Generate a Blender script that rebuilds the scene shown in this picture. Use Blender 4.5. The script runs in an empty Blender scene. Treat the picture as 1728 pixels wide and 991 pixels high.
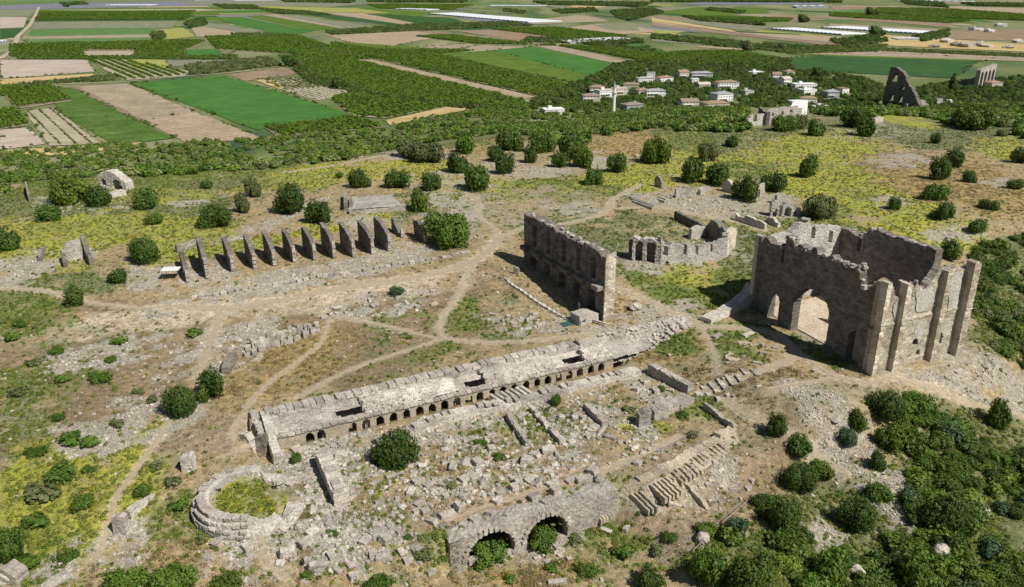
import bpy, bmesh, math, random
import numpy as np
from mathutils import Vector, Matrix
random.seed(7); RS = np.random.RandomState(7)
S = bpy.context.scene
# ---------------------------------------------------------------- camera, sky, sun
PITCH = math.radians(21.3); FOC = 1370.0; CH = 66.8
cd = bpy.data.cameras.new('camera'); cam = bpy.data.objects.new('camera', cd); S.collection.objects.link(cam)
cam.location = (0, 0, CH); cam.rotation_euler = (math.pi/2 - PITCH, 0, 0)
cd.sensor_width = 36; cd.lens = 36*FOC/1728; cd.clip_start = 1; cd.clip_end = 30000
S.camera = cam
SUN_EL = math.radians(50); sx, sy = 0.78, -0.63
w = bpy.data.worlds.new('World'); S.world = w; w.use_nodes = True
nt = w.node_tree; sk = nt.nodes.new('ShaderNodeTexSky'); sk.sky_type = 'NISHITA'; sk.sun_disc = False
sk.sun_elevation = SUN_EL; sk.sun_rotation = math.atan2(sx, sy); sk.dust_density = 0.6
bg = nt.nodes['Background']; bg.inputs[1].default_value = 0.05
nt.links.new(sk.outputs[0], bg.inputs[0])
sd = bpy.data.lights.new('sun', 'SUN'); sd.energy = 5.0; sd.angle = math.radians(0.5); sd.color = (1, .955, .88)
so = bpy.data.objects.new('sun', sd); S.collection.objects.link(so); so.location = (60, -60, 150)
so.rotation_euler = Vector((sx*math.cos(SUN_EL), sy*math.cos(SUN_EL), math.sin(SUN_EL))).to_track_quat('Z', 'Y').to_euler()
S.view_settings.view_transform = 'Standard'; S.view_settings.look = 'None'
S.view_settings.exposure = 0.0; S.view_settings.gamma = 1.0
S.cycles.max_bounces = 4; S.cycles.diffuse_bounces = 2; S.cycles.transmission_bounces = 2; S.cycles.transparent_max_bounces = 4

# ---------------------------------------------------------------- measuring helpers
cs, sn = math.cos(PITCH), math.sin(PITCH)
def uv_of(x, y): return (x-A0[0])*UX[0]+(y-A0[1])*UX[1], (x-A0[0])*VX[0]+(y-A0[1])*VX[1]
def xy_of(u, v): return A0[0]+u*UX[0]+v*VX[0], A0[1]+u*UX[1]+v*VX[1]
def ray(px, py):                       # direction of the sight line through a point of the photograph
    a = (px-864)/FOC; b = (495.5-py)/FOC
    return np.array([a, cs+b*sn, -sn+b*cs])
def onz(px, py, z): r = ray(px, py); t = (z-CH)/r[2]; return r[0]*t, r[1]*t
A0 = np.array(onz(418, 698.5, 0)); UX = np.array(onz(989, 572, 0))-A0; UX = UX/np.hypot(*UX); VX = np.array([-UX[1], UX[0]])
def proj(x, y, z):
    h = z-CH; D = y*cs-h*sn; D = np.where(D < 1, 1, D); return 864+FOC*x/D, 495.5-FOC*(y*sn+h*cs)/D
def sst(t): t = np.clip(t, 0, 1); return t*t*(3-2*t)
_edge = [onz(px, py, 2.5) for px, py in [(-400, 330), (0, 316), (220, 300), (430, 290), (650, 262), (840, 236), (1000, 232), (1250, 205), (1450, 200), (1728, 205), (2200, 215)]]
_ex = np.array([p[0] for p in _edge]); _ey = np.array([p[1] for p in _edge])
PLAIN = -35.0
_lat = np.random.RandomState(3).rand(64, 64)
def vnoise(x, y):
    xi = np.floor(x).astype(int); yi = np.floor(y).astype(int); fx = x-xi; fy = y-yi
    fx = fx*fx*(3-2*fx); fy = fy*fy*(3-2*fy); a = _lat
    g = lambda i, j: a[i % 64, j % 64]
    return (g(xi, yi)*(1-fx)+g(xi+1, yi)*fx)*(1-fy)+(g(xi, yi+1)*(1-fx)+g(xi+1, yi+1)*fx)*fy
def fbm(x, y, o=4):
    r = 0; a = .5; t = 0
    for k in range(o): r = r+a*vnoise(x*2**k+17*k, y*2**k+31*k); t += a; a *= .55
    return r/t
LV = 40.7; LU0, LU1 = 18.6, 45.5
def zg(x, y, cut=False):
    x = np.asarray(x, float); y = np.asarray(y, float)
    u, v = uv_of(x, y)
    z = 3.4*sst((y-150)/34)*(1-.8*sst((x-30)/25)*(1-sst((y-195)/60)))
    ye = np.interp(x, _ex, _ey); 
    z = z-(PLAIN*-1+3.6)*np.clip((y-ye)/(38.6/(0.83*(63.4/ye))), 0, 1)
    step = sst((-v-.3)/.9)*sst((u+1.5)/1.5)*(1-sst((u-73)/14))
    z = z-4.0*step
    s2 = sst((-v-LV+1.4)/1.0)*sst((u-LU0+1.2)/1.0)*(1-sst((u-LU1+2)/8))
    if cut: s2 = np.maximum(s2, 1.0*((v < -LV+9) & (v > -LV-.5) & (u > LU0+1) & (u < LU1-1.2)))
    z = z-5.3*s2
    z = z-3.2*sst((-v-38)/16)*(1-sst((u-LU0+1.2)/1.))*sst((u+20)/20)
    z = z-2.6*sst((-v-41)/6)*sst((u-LU1+2)/8)-2.*sst((-v-34)/20)*sst((u-60)/20)
    z = z-0.07*np.clip(125-y, 0, 60)*(1-sst((u+2)/3)) - 1.2*sst((-v-12)/10)*(1-sst((u+2)/3))
    z = z-0.16*np.clip((x-52)*.55-(y-120)*.8, 0, 200)*sst((x-25)/30)
    z = z-0.28*np.clip(x-92-(y-140)*.22, 0, 160)*(1-sst((y-190)/40))
    amp = sst((x*0+400-y)/50)*(.25+.9*sst((x-40)/20)*sst((135-y)/20))
    inside = sst((v-1)/2)*(1-sst((v-70)/10))*sst((u-5)/5)*(1-sst((u-85)/5))
    z = z+(fbm(x/9+5, y/9, 3)-.5)*amp*(1-.7*inside)+(fbm(x/2.2, y/2.2+9, 2)-.5)*.22*amp
    if cut: z = np.where((v < -2.2) & (v > -5.9) & (u > 1.5) & (u < 70.5), -7.6, z)
    return np.maximum(z, PLAIN)
def G(px, py):                         # where that sight line meets the ground
    r = ray(px, py); t = 40.0; st = 2.0
    while t < 6000:
        z = CH+r[2]*t
        if z < float(zg(r[0]*t, r[1]*t)): break
        t += st*(1+t/200)
    lo, hi = t-st*(1+t/200)*1.1, t
    for _ in range(18):
        m = (lo+hi)/2
        if CH+r[2]*m < float(zg(r[0]*m, r[1]*m)): hi = m
        else: lo = m
    return np.array([r[0]*hi, r[1]*hi, CH+r[2]*hi])
def depth_at(p): return p[1]*cs-(p[2]-CH)*sn
def inpoly(poly, x, y):
    x = np.asarray(x, float); y = np.asarray(y, float); c = np.zeros(x.shape, bool); n = len(poly)
    for i in range(n):
        x1, y1 = poly[i]; x2, y2 = poly[(i+1) % n]
        if y1 == y2: continue
        k = ((y1 > y) != (y2 > y)) & (x < (x2-x1)*(y-y1)/(y2-y1)+x1); c ^= k
    return c
def segdist(pts, x, y):
    d = np.full(np.shape(x), 1e9)
    for (x1, y1), (x2, y2) in zip(pts[:-1], pts[1:]):
        L = (x2-x1)**2+(y2-y1)**2+1e-9; t = np.clip(((x-x1)*(x2-x1)+(y-y1)*(y2-y1))/L, 0, 1)
        d = np.minimum(d, np.hypot(x-x1-t*(x2-x1), y-y1-t*(y2-y1)))
    return d

# ---------------------------------------------------------------- object helpers
COL = S.collection
def mesh(name, V, F, uv=None, smooth=False):
    me = bpy.data.meshes.new(name); me.from_pydata([tuple(map(float, v)) for v in V], [], [tuple(map(int, f)) for f in F])
    if uv is not None:
        l = me.uv_layers.new(name='UVMap'); li = np.zeros(len(me.loops), int); me.loops.foreach_get('vertex_index', li)
        l.data.foreach_set('uv', np.asarray(uv, float)[li].ravel())
    if smooth: me.polygons.foreach_set('use_smooth', [True]*len(me.polygons))
    return me
def fixn(me):
    bm = bmesh.new(); bm.from_mesh(me); bmesh.ops.recalc_face_normals(bm, faces=bm.faces); bm.to_mesh(me); bm.free()
def link(name, me, mat=None, parent=None, label=None, cat=None, group=None, kind=None, loc=None):
    o = bpy.data.objects.new(name, me); COL.objects.link(o)
    if mat is not None and me is not None and not me.materials: me.materials.append(mat)
    if parent is not None: o.parent = parent
    if loc is not None: o.location = loc
    if label: o['label'] = label
    if cat: o['category'] = cat
    if group: o['group'] = group
    if kind: o['kind'] = kind
    return o
def thing(name, label, cat, loc=(0, 0, 0), group=None, rz=0):
    o = link(name, None, label=label, cat=cat, group=group, loc=tuple(map(float, loc))); o.rotation_euler.z = rz; o.empty_display_size = .5; return o
def box(V, F, c, s, rz=0, ux=None, jit=0, R=None):   # centre, half sizes
    n = len(V); ca, sa = math.cos(rz), math.sin(rz)
    if ux is not None: ca, sa = ux[0], ux[1]
    for k in range(8):
        x = s[0]*(1 if k & 1 else -1); y = s[1]*(1 if k & 2 else -1); z = s[2]*(1 if k & 4 else -1)
        if jit: x += (random.random()-.5)*jit; y += (random.random()-.5)*jit; z += (random.random()-.5)*jit
        V.append((c[0]+x*ca-y*sa, c[1]+x*sa+y*ca, c[2]+z))
    F += [(n+a, n+b, n+c_, n+d) for a, b, c_, d in ((0, 2, 3, 1), (4, 5, 7, 6), (0, 1, 5, 4), (2, 6, 7, 3), (0, 4, 6, 2), (1, 3, 7, 5))]
def boxobj(name, c, s, mat, parent=None, rz=0, ux=None, jit=0, **k):
    V, F = [], []; box(V, F, c, s, rz, ux, jit); me = mesh(name, V, F); return link(name, me, mat, parent, **k)
def cyl(V, F, p, q, r, n=8, r2=None):
    p = Vector(p); q = Vector(q); d = (q-p).normalized(); a = d.orthogonal().normalized(); b = d.cross(a); o = len(V); r2 = r if r2 is None else r2
    for P, rr in ((p, r), (q, r2)):
        for i in range(n): t = 2*math.pi*i/n; V.append(tuple(P+a*rr*math.cos(t)+b*rr*math.sin(t)))
    for i in range(n): F.append((o+i, o+(i+1) % n, o+n+(i+1) % n, o+n+i))
    F.append(tuple(o+i for i in reversed(range(n)))); F.append(tuple(o+n+i for i in range(n)))

# ---------------------------------------------------------------- materials
def mat(name): 
    m = bpy.data.materials.new(name); m.use_nodes = True; b = m.node_tree.nodes['Principled BSDF']
    b.inputs['Roughness'].default_value = .9; b.inputs['Specular IOR Level'].default_value = .15
    return m, m.node_tree, b
def N(t, k, **a):
    n = t.nodes.new(k)
    for x, y in a.items(): setattr(n, x, y)
    return n
def noise(t, scale, detail=4, rough=.6, vec=None):
    n = N(t, 'ShaderNodeTexNoise'); n.inputs['Scale'].default_value = scale; n.inputs['Detail'].default_value = detail; n.inputs['Roughness'].default_value = rough
    if vec is not None: t.links.new(vec, n.inputs['Vector'])
    return n
def ramp(t, fac, stops):
    r = N(t, 'ShaderNodeValToRGB'); e = r.color_ramp.elements
    while len(e) < len(stops): e.new(.5)
    for i, (p, c) in enumerate(stops):
        e[i].position = p; e[i].color = (*c, 1) if not isinstance(c, (int, float)) else (c, c, c, 1)
    t.links.new(fac, r.inputs[0]); return r
def mix(t, mode, f, a, b):
    m = N(t, 'ShaderNodeMix', data_type='RGBA', blend_type=mode)
    for sck, v in ((m.inputs[0], f), (m.inputs[6], a), (m.inputs[7], b)):
        if isinstance(v, (int, float)): sck.default_value = v
        elif isinstance(v, tuple): sck.default_value = (*v, 1)
        else: t.links.new(v, sck)
    return m.outputs[2]
def bump(t, b, h, strength=.5, dist=.1):
    u = N(t, 'ShaderNodeBump'); u.inputs['Strength'].default_value = strength; u.inputs['Distance'].default_value = dist
    t.links.new(h, u.inputs['Height']); t.links.new(u.outputs[0], b.inputs['Normal'])
def stone(name, c1, c2, bw=0, bh=.5, stain=(.12, .105, .09), st=.55, scale=1.0, joint=.5, pits=.35):
    m, t, b = mat(name); g = N(t, 'ShaderNodeTexCoord'); geo = N(t, 'ShaderNodeNewGeometry')
    P = geo.outputs['Position']
    n1 = noise(t, .9*scale, 6, .65, P); n2 = noise(t, .22*scale, 6, .7, P); n3 = noise(t, 5*scale, 4, .7, P)
    c = ramp(t, n1.outputs[0], [(.3, c1), (.7, c2)]).outputs[0]
    k = ramp(t, n2.outputs[0], [(.44, 0.), (.60, 1.)]).outputs[0]
    kk = mix(t, 'MULTIPLY', 1., k, (st, st, st)); c = mix(t, 'MIX', kk, c, stain)
    d = ramp(t, n3.outputs[0], [(.3, .62), (.6, 1.12)]).outputs[0]; c = mix(t, 'MULTIPLY', 1., c, d)
    v = N(t, 'ShaderNodeTexVoronoi'); v.inputs['Scale'].default_value = 1.7*scale; t.links.new(P, v.inputs['Vector'])
    pv = ramp(t, v.outputs['Distance'], [(.05, 1-pits), (.2, 1.)]).outputs[0]; c = mix(t, 'MULTIPLY', 1., c, pv)
    r = N(t, 'ShaderNodeObjectInfo'); rr = ramp(t, r.outputs['Random'], [(0., .74), (1., 1.16)]).outputs[0]; c = mix(t, 'MULTIPLY', 1., c, rr)
    h = n3.outputs[0]
    if not bw:
        wv = N(t, 'ShaderNodeVectorMath', operation='MULTIPLY_ADD'); t.links.new(n1.outputs['Color'], wv.inputs[0]); wv.inputs[1].default_value = (.5, .5, .5); t.links.new(P, wv.inputs[2])
        ve = N(t, 'ShaderNodeTexVoronoi', feature='DISTANCE_TO_EDGE'); ve.inputs['Scale'].default_value = 1.35*scale; t.links.new(wv.outputs[0], ve.inputs['Vector']); cr = ramp(t, ve.outputs['Distance'], [(.0, .55), (.07, 1.)]).outputs[0]; c = mix(t, 'MULTIPLY', .9, c, cr); h = mix(t, 'MULTIPLY', .8, h, cr)
    if bw:
        br = N(t, 'ShaderNodeTexBrick'); t.links.new(g.outputs['UV'], br.inputs['Vector'])
        br.inputs['Scale'].default_value = 1; br.inputs['Brick Width'].default_value = bw; br.inputs['Row Height'].default_value = bh
        br.inputs['Mortar Size'].default_value = .035; br.inputs['Mortar Smooth'].default_value = .6; br.inputs['Bias'].default_value = 0
        br.inputs['Color1'].default_value = (.55, .55, .55, 1); br.inputs['Color2'].default_value = (1.32, 1.28, 1.22, 1); br.inputs['Mortar'].default_value = (joint, joint, joint, 1)
        wz = noise(t, .5, 2, .5, g.outputs['UV']); 
        c = mix(t, 'MULTIPLY', .8, c, br.outputs['Color']); h = mix(t, 'MULTIPLY', .7, h, br.outputs['Color'])
    t.links.new(c, b.inputs['Base Color']); bump(t, b, h, .8, .12); return m
def plain(name, c, rough=.8, var=.12, scale=2., spec=.2):
    m, t, b = mat(name); geo = N(t, 'ShaderNodeNewGeometry'); n = noise(t, scale, 5, .6, geo.outputs['Position'])
    c1 = tuple(x*(1-var*1.5) for x in c); c2 = tuple(min(1, x*(1+var)) for x in c)
    t.links.new(ramp(t, n.outputs[0], [(.3, c1), (.7, c2)]).outputs[0], b.inputs['Base Color']); b.inputs['Roughness'].default_value = rough
    b.inputs['Specular IOR Level'].default_value = spec; return m
def leafmat(name, c1, c2, yel=(.2, .26, .035)):
    m, t, b = mat(name); a = N(t, 'ShaderNodeAttribute', attribute_name='shade'); ti = N(t, 'ShaderNodeAttribute', attribute_name='tint', attribute_type='INSTANCER')
    oi = N(t, 'ShaderNodeObjectInfo'); sp = N(t, 'ShaderNodeSeparateXYZ'); t.links.new(ti.outputs['Vector'], sp.inputs[0])
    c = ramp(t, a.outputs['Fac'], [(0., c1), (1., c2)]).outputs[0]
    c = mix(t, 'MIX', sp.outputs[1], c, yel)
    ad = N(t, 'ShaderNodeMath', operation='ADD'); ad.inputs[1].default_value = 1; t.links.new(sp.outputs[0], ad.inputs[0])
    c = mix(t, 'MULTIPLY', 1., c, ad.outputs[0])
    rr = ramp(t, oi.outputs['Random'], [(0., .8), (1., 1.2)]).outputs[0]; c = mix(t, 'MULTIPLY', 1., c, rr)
    t.links.new(c, b.inputs['Base Color']); b.inputs['Roughness'].default_value = .55; b.inputs['Specular IOR Level'].default_value = .3
    tr = N(t, 'ShaderNodeBsdfTranslucent'); t.links.new(c, tr.inputs[0]); ms = N(t, 'ShaderNodeMixShader'); ms.inputs[0].default_value = .28
    out = t.nodes['Material Output']; t.links.new(b.outputs[0], ms.inputs[1]); t.links.new(tr.outputs[0], ms.inputs[2]); t.links.new(ms.outputs[0], out.inputs[0])
    return m
M = {}
LM = []
def place_words(x, y, z, lms, far=60):
    px, py = [float(q) for q in proj(x, y, z)]; b_ = min(lms, key=lambda l: math.hypot(px-l[0], (py-l[1])*1.6)); dx = px-b_[0]; dy = py-b_[1]; r_ = math.hypot(dx, dy)
    if r_ < 12: return 'right at '+b_[2]
    h = '' if abs(dx) < abs(dy)*.45 else ('left' if dx < 0 else 'right'); v = '' if abs(dy) < abs(dx)*.45 else ('above' if dy < 0 else 'below')
    w_ = {'': '', 'above': 'above', 'below': 'below'}[v]; s_ = (h+' and '+w_) if h and w_ else (h+' of' if h else w_)
    return ('close ' if r_ < far*.5 else ('' if r_ < far else 'well '))+s_+' '+b_[2]
M['arc'] = stone('pale_limestone', (.52, .47, .405), (.76, .70, .61), 0, stain=(.34, .30, .25), st=.6)
M['cop'] = stone('coping_stone', (.45, .40, .34), (.68, .615, .53), 0, stain=(.28, .24, .20), st=.5)
M['wall'] = stone('grey_rubble_wall', (.30, .27, .23), (.45, .405, .345), .9, .45, st=.5)
M['dark'] = stone('weathered_shaded_stone', (.17, .16, .145), (.31, .29, .26), 1.3, .6, stain=(.17, .125, .09), st=.45)  # weathered stone, colour darkened to carry the shade of unlit walls
M['warm'] = stone('sunlit_ashlar', (.62, .54, .43), (.82, .75, .63), 1.25, .62, stain=(.34, .27, .19), st=.6, joint=.55)  # paler, warmer copy of the stone: sunlight on lit walls put into the colour
M['plas'] = stone('pale_plaster_core', (.50, .465, .41), (.70, .65, .58), 0, stain=(.3, .27, .23), st=.5)
M['sand'] = stone('excavated_sandstone', (.50, .42, .31), (.66, .57, .44), 0, stain=(.42, .34, .24), st=.5, pits=.15)
M['rock'] = stone('loose_rock', (.46, .415, .35), (.70, .635, .54), 0, stain=(.28, .25, .205), st=.5, pits=.2)
M['white'] = plain('white_render', (.78, .77, .74), .7, .06)
M['cream'] = plain('cream_render', (.55, .5, .42), .8, .1)
M['grey'] = plain('grey_render', (.36, .36, .36), .8, .1)
M['tile'] = plain('terracotta_tiles', (.36, .24, .17), .85, .25, 3)
M['tile2'] = plain('brown_tiles', (.30, .25, .2), .85, .25, 3)
M['glass'] = plain('window_glass', (.04, .05, .06), .2, .1, 1, .5)
M['gh'] = plain('greenhouse_film', (.78, .8, .83), .45, .1, .2, .4)
M['ghside'] = plain('greenhouse_side', (.35, .38, .4), .5, .2, .3)
M['bark'] = plain('bark', (.13, .1, .075), .9, .25, 8)
M['wood'] = plain('weathered_wood', (.4, .36, .3), .85, .15, 6)
M['metal'] = plain('dark_metal', (.12, .12, .12), .6, .1, 6)
M['water'] = plain('green_water', (.05, .14, .11), .1, .15, 1, .6)
M['leafD'] = leafmat('dark_leaves', (.04, .08, .014), (.12, .195, .03))
M['leafG'] = leafmat('green_leaves', (.055, .115, .014), (.15, .235, .032))
M['leafY'] = leafmat('yellow_green_leaves', (.07, .115, .014), (.16, .22, .03))
M['leafO'] = leafmat('olive_leaves', (.10, .125, .04), (.20, .225, .085))
M['leafB'] = leafmat('blue_green_leaves', (.05, .10, .04), (.12, .19, .09))
M['citrus'] = leafmat('citrus_leaves', (.075, .15, .014), (.19, .29, .03))
M['gtop'] = plain('trodden_terrace', (.38, .29, .19), .95, .4, 1.2)
M['gfill'] = plain('weedy_earth', (.30, .27, .13), .95, .4, 1.2)
M['scrub'] = leafmat('green_scrub', (.12, .165, .03), (.24, .28, .06), yel=(.36, .36, .05))
M['dry'] = leafmat('dry_grass', (.25, .18, .085), (.42, .32, .17), yel=(.2, .22, .06))
# ---------------------------------------------------------------- the ground (one sheet out to the horizon)
PATHS = [  # traced along the photograph: points, half width in metres
 ([(0,487),(70,490),(150,510),(230,520),(300,517),(370,522)], .7),
 ([(300,518),(370,520),(470,508),(560,490),(640,478),(700,468),(760,455),(800,440),(828,420),(845,398)], 1.6),
 ([(842,393),(834,385),(809,365),(808,342),(785,322),(750,306)], .7),
 ([(480,291),(560,280),(610,270),(650,262)], .8),
 ([(845,400),(886,384),(938,380),(996,368),(1025,353),(1040,333),(1083,312)], .9),
 ([(1025,353),(1071,350),(1110,350),(1170,362),(1230,372),(1290,388)], .8),
 ([(800,445),(782,475),(775,500),(750,530),(742,558),(760,573),(830,578),(900,575),(960,568),(1010,562)], .7),
 ([(370,522),(470,520),(555,532),(640,548),(740,572)], .6),
 ([(745,573),(690,590),(600,620),(540,650),(500,672)], .5),
 ([(556,538),(540,580),(490,620),(450,650),(405,705),(394,730),(396,748)], .5),
 ([(372,524),(365,550),(350,590),(335,640)], 1.0),
 ([(290,705),(270,735),(225,800),(197,838),(186,880),(160,945)], .45),
 ([(1027,480),(1065,496),(1100,510),(1150,535),(1185,551),(1250,554),(1310,565),(1336,588),(1330,608),(1290,624),(1240,640),(1185,662)], 1.0),
 ([(1180,552),(1197,575),(1208,610),(1210,632)], .6),
 ([(1336,590),(1370,610),(1410,635),(1470,646),(1500,636),(1560,650),(1640,682),(1728,704)], .8),
 ([(1410,637),(1350,648),(1290,664)], .5),
 ([(1225,672),(1260,700),(1330,730),(1380,770),(1430,800)], .8),
 ([(740,884),(830,852),(900,830),(1000,800),(1090,766),(1150,735)], .6),
 ([(380,770),(420,750),(436,738)], .5),
 ([(445,880),(440,910),(452,950),(490,978)], .6),
]
PW = []
for pts, hw in PATHS:
    P = [G(*p) for p in pts]; Q = []
    for i in range(len(P)-1):
        p0 = P[max(i-1, 0)]; p1 = P[i]; p2 = P[i+1]; p3 = P[min(i+2, len(P)-1)]
        n = max(2, int(np.hypot(*(p2-p1)[:2])/.7))
        for k in range(n):
            t = k/n; Q.append(.5*((2*p1)+(-p0+p2)*t+(2*p0-5*p1+4*p2-p3)*t*t+(-p0+3*p1-3*p2+p3)*t**3))
    Q.append(P[-1]); PW.append((np.array(Q)[:, :2], hw))
# land cover, as blobs of the photograph: x, y, rx, ry, angle, cover, strength
C = dict(dry=(.365,.285,.165), brown=(.245,.185,.11), gold=(.37,.28,.12), yel=(.35,.35,.06), grn=(.15,.20,.045), dgr=(.16,.18,.075),
         rub=(.40,.36,.295), pale=(.52,.44,.32), dirt=(.33,.26,.175), gg=(.18,.20,.10), tan=(.33,.28,.18))
BL = [
 (864,600,1200,420,0,'dry',1),(150,620,260,140,0,'brown',.6),(620,560,260,90,-14,'brown',.75),(480,620,120,55,-25,'gold',.55),(560,505,260,22,-8,'pale',.6),(250,540,200,22,-8,'pale',.7),(80,560,120,22,-5,'pale',.5),
 (130,345,300,28,0,'gg',.9),(300,305,330,30,-3,'grn',.7),(200,385,200,26,0,'yel',.8),(80,400,110,28,0,'yel',.75),(330,325,200,14,-6,'yel',.55),(400,310,120,14,-5,'gg',.6),(60,440,110,26,0,'yel',.6),(330,420,60,14,0,'yel',.9),(60,530,90,40,0,'grn',.55),
 (90,478,150,16,0,'gg',.8),(600,290,180,18,-5,'yel',.6),(480,400,220,10,-12,'yel',.75),(740,300,130,22,0,'yel',.5),(860,320,160,22,0,'yel',.65),(960,320,130,26,0,'grn',.6),(1060,300,90,22,0,'yel',.7),(760,350,120,36,0,'gg',.5),(900,345,140,36,0,'tan',.5),
 (1250,260,260,55,0,'yel',.62),(1250,230,330,28,0,'gg',.6),(1330,300,90,24,0,'gg',.7),(1150,240,60,16,0,'grn',.6),(1260,290,60,14,0,'grn',.6),(1480,290,60,18,0,'grn',.5),(1500,215,260,26,0,'gg',.8),(1560,205,90,12,8,'yel',1.),(1390,250,120,30,0,'yel',.6),(1450,320,150,40,10,'yel',.85),(1400,400,200,60,0,'grn',.5),(1640,235,140,22,0,'gg',.7),
 (1560,385,130,34,8,'yel',.6),(1600,300,130,36,6,'gold',.85),(1680,335,120,32,6,'gold',.8),(1500,270,80,18,0,'brown',.5),(1050,245,75,26,0,'gold',.9),(820,240,50,20,0,'gold',.7),(1690,250,60,16,0,'yel',.6),
 (1010,385,150,30,0,'gg',.55),(1100,420,120,40,0,'gg',.6),(1140,490,90,40,20,'grn',.8),(1190,470,80,26,15,'yel',.6),(1260,450,50,60,0,'grn',.7),(1040,520,60,26,0,'dry',.5),(1260,425,40,40,0,'gg',.9),
 (1130,590,110,24,-12,'gold',.5),(1145,578,40,20,0,'grn',.7),(1240,600,60,28,10,'grn',.5),(1240,560,80,16,0,'grn',.55),(1260,650,120,40,0,'dry',.8),(1400,600,90,16,20,'grn',.5),(1400,680,180,40,0,'tan',.6),
 (1620,610,90,60,30,'tan',.6),(1200,800,120,70,-20,'dirt',1.),(1130,840,90,60,-20,'dirt',.9),(1290,760,60,40,0,'dirt',.7),(1450,820,200,120,20,'brown',.5),(1560,760,120,60,20,'gg',.4),
 (660,575,60,34,-5,'gg',.4),(730,595,70,24,0,'grn',.3),(700,545,110,24,10,'grn',.35),(785,530,22,36,20,'grn',.8),(860,540,70,40,10,'gg',.4),
 (420,520,60,20,0,'pale',.5),(80,650,110,46,0,'grn',.6),(60,740,130,70,0,'gg',.6),(150,730,100,60,0,'grn',.55),(260,740,26,60,40,'yel',.9),(110,860,130,110,0,'yel',.75),(230,800,60,90,25,'yel',.65),(60,940,90,50,0,'grn',.6),(300,880,60,50,0,'grn',.6),(310,930,60,30,0,'gold',.7),
 (150,700,90,60,0,'brown',.5),(330,740,80,40,-20,'dirt',.6),(430,820,60,26,0,'yel',.9),(430,860,50,14,0,'gold',.5),(440,920,80,50,0,'pale',.5),(560,930,80,60,0,'tan',.5),
 (600,820,160,80,0,'gg',.5),(560,850,70,50,0,'dry',.6),(760,800,200,60,-14,'dry',.5),(980,720,160,50,-10,'brown',.45),(1080,720,40,14,0,'yel',.9),(870,730,120,40,-10,'grn',.4),(830,840,150,26,-15,'dirt',.8),(900,820,160,30,-18,'dirt',.5),
 (1180,690,40,20,0,'grn',.6),(1000,930,120,60,0,'grn',.5),(880,960,140,40,0,'gold',.5),(700,930,80,50,0,'grn',.4),(640,600,30,14,0,'brown',.5),(1160,900,60,80,0,'dirt',.8),
 (40,255,260,12,0,'gold',.5),(300,240,260,40,0,'dgr',.7),(640,230,420,30,-4,'dgr',.7),(1180,205,260,16,0,'dgr',.6),(1700,500,60,110,0,'dgr',.9),(1600,900,260,140,0,'dgr',.95),(1640,760,120,80,20,'dgr',.8),(1280,950,140,60,0,'dgr',.8),(1660,200,120,18,0,'dgr',.6),
]
RUB = [(300,470,90,26,0,.9),(100,430,60,14,0,.5),(30,460,70,26,-10,1.),(420,485,180,16,-13,1.),(560,460,180,14,-13,1.),(650,440,80,20,-12,.9),(470,370,90,10,-20,.9),(600,375,70,10,0,.6),(310,343,36,9,0,1.),(130,345,80,12,0,.5),(190,600,130,22,-10,.7),(120,605,50,10,0,.9),
 (300,640,100,50,-20,.5),(300,700,70,16,-45,1.),(230,720,120,26,-18,1.),(150,735,90,16,0,.6),(400,560,80,28,-20,.7),(400,600,50,30,-20,.7),(650,510,110,20,-8,.7),(880,540,70,24,8,.5),(1000,510,20,30,0,.4),(1085,545,110,24,-14,1.),
 (560,770,150,30,-14,.75),(760,715,150,24,-16,.7),(690,800,220,60,-12,.45),(930,760,120,40,-20,.3),(1090,650,60,26,30,.9),(1030,700,130,16,30,.6),(470,800,40,40,0,.8),(560,820,50,50,20,.7),(600,930,130,50,0,.8),(440,940,120,50,0,.7),(180,930,130,34,-20,.8),(880,930,60,20,-15,.9),(940,930,40,30,0,.6),
 (1150,820,90,40,-20,.5),(1370,660,60,18,10,.7),(1560,640,150,16,15,.8),(1660,640,100,40,25,.8),(1430,760,70,50,40,.8),(1500,810,60,24,30,.7),(1520,880,80,24,30,.5),(1380,900,60,30,0,.4),(1430,960,50,30,0,.5),(1390,700,50,40,0,.6),
 (700,262,60,10,5,.8),(790,300,60,14,0,.7),(960,285,110,8,-8,1.),(880,290,80,16,0,.6),(1010,275,40,14,0,.7),(980,355,50,16,0,.6),(900,355,120,20,0,.3),(740,330,60,20,20,.7),(1180,345,120,18,8,.9),(1290,350,60,26,0,.8),(1140,430,100,26,0,.6),(1070,500,40,20,0,.4),(1620,395,60,10,0,.8),(1500,345,40,10,0,.6),(1510,272,50,12,0,.8),(1690,310,40,10,0,.8),(1470,225,120,14,0,.3),(760,360,50,50,0,.7),(1210,420,60,20,0,.6),(1390,575,80,20,25,.4),(1300,420,60,40,0,.3)]
def blob(px, py, cx, cy, rx, ry, ang):
    a = math.radians(ang); dx = px-cx; dy = py-cy; u = (dx*math.cos(a)+dy*math.sin(a))/rx; v = (-dx*math.sin(a)+dy*math.cos(a))/ry
    return u*u+v*v
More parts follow.
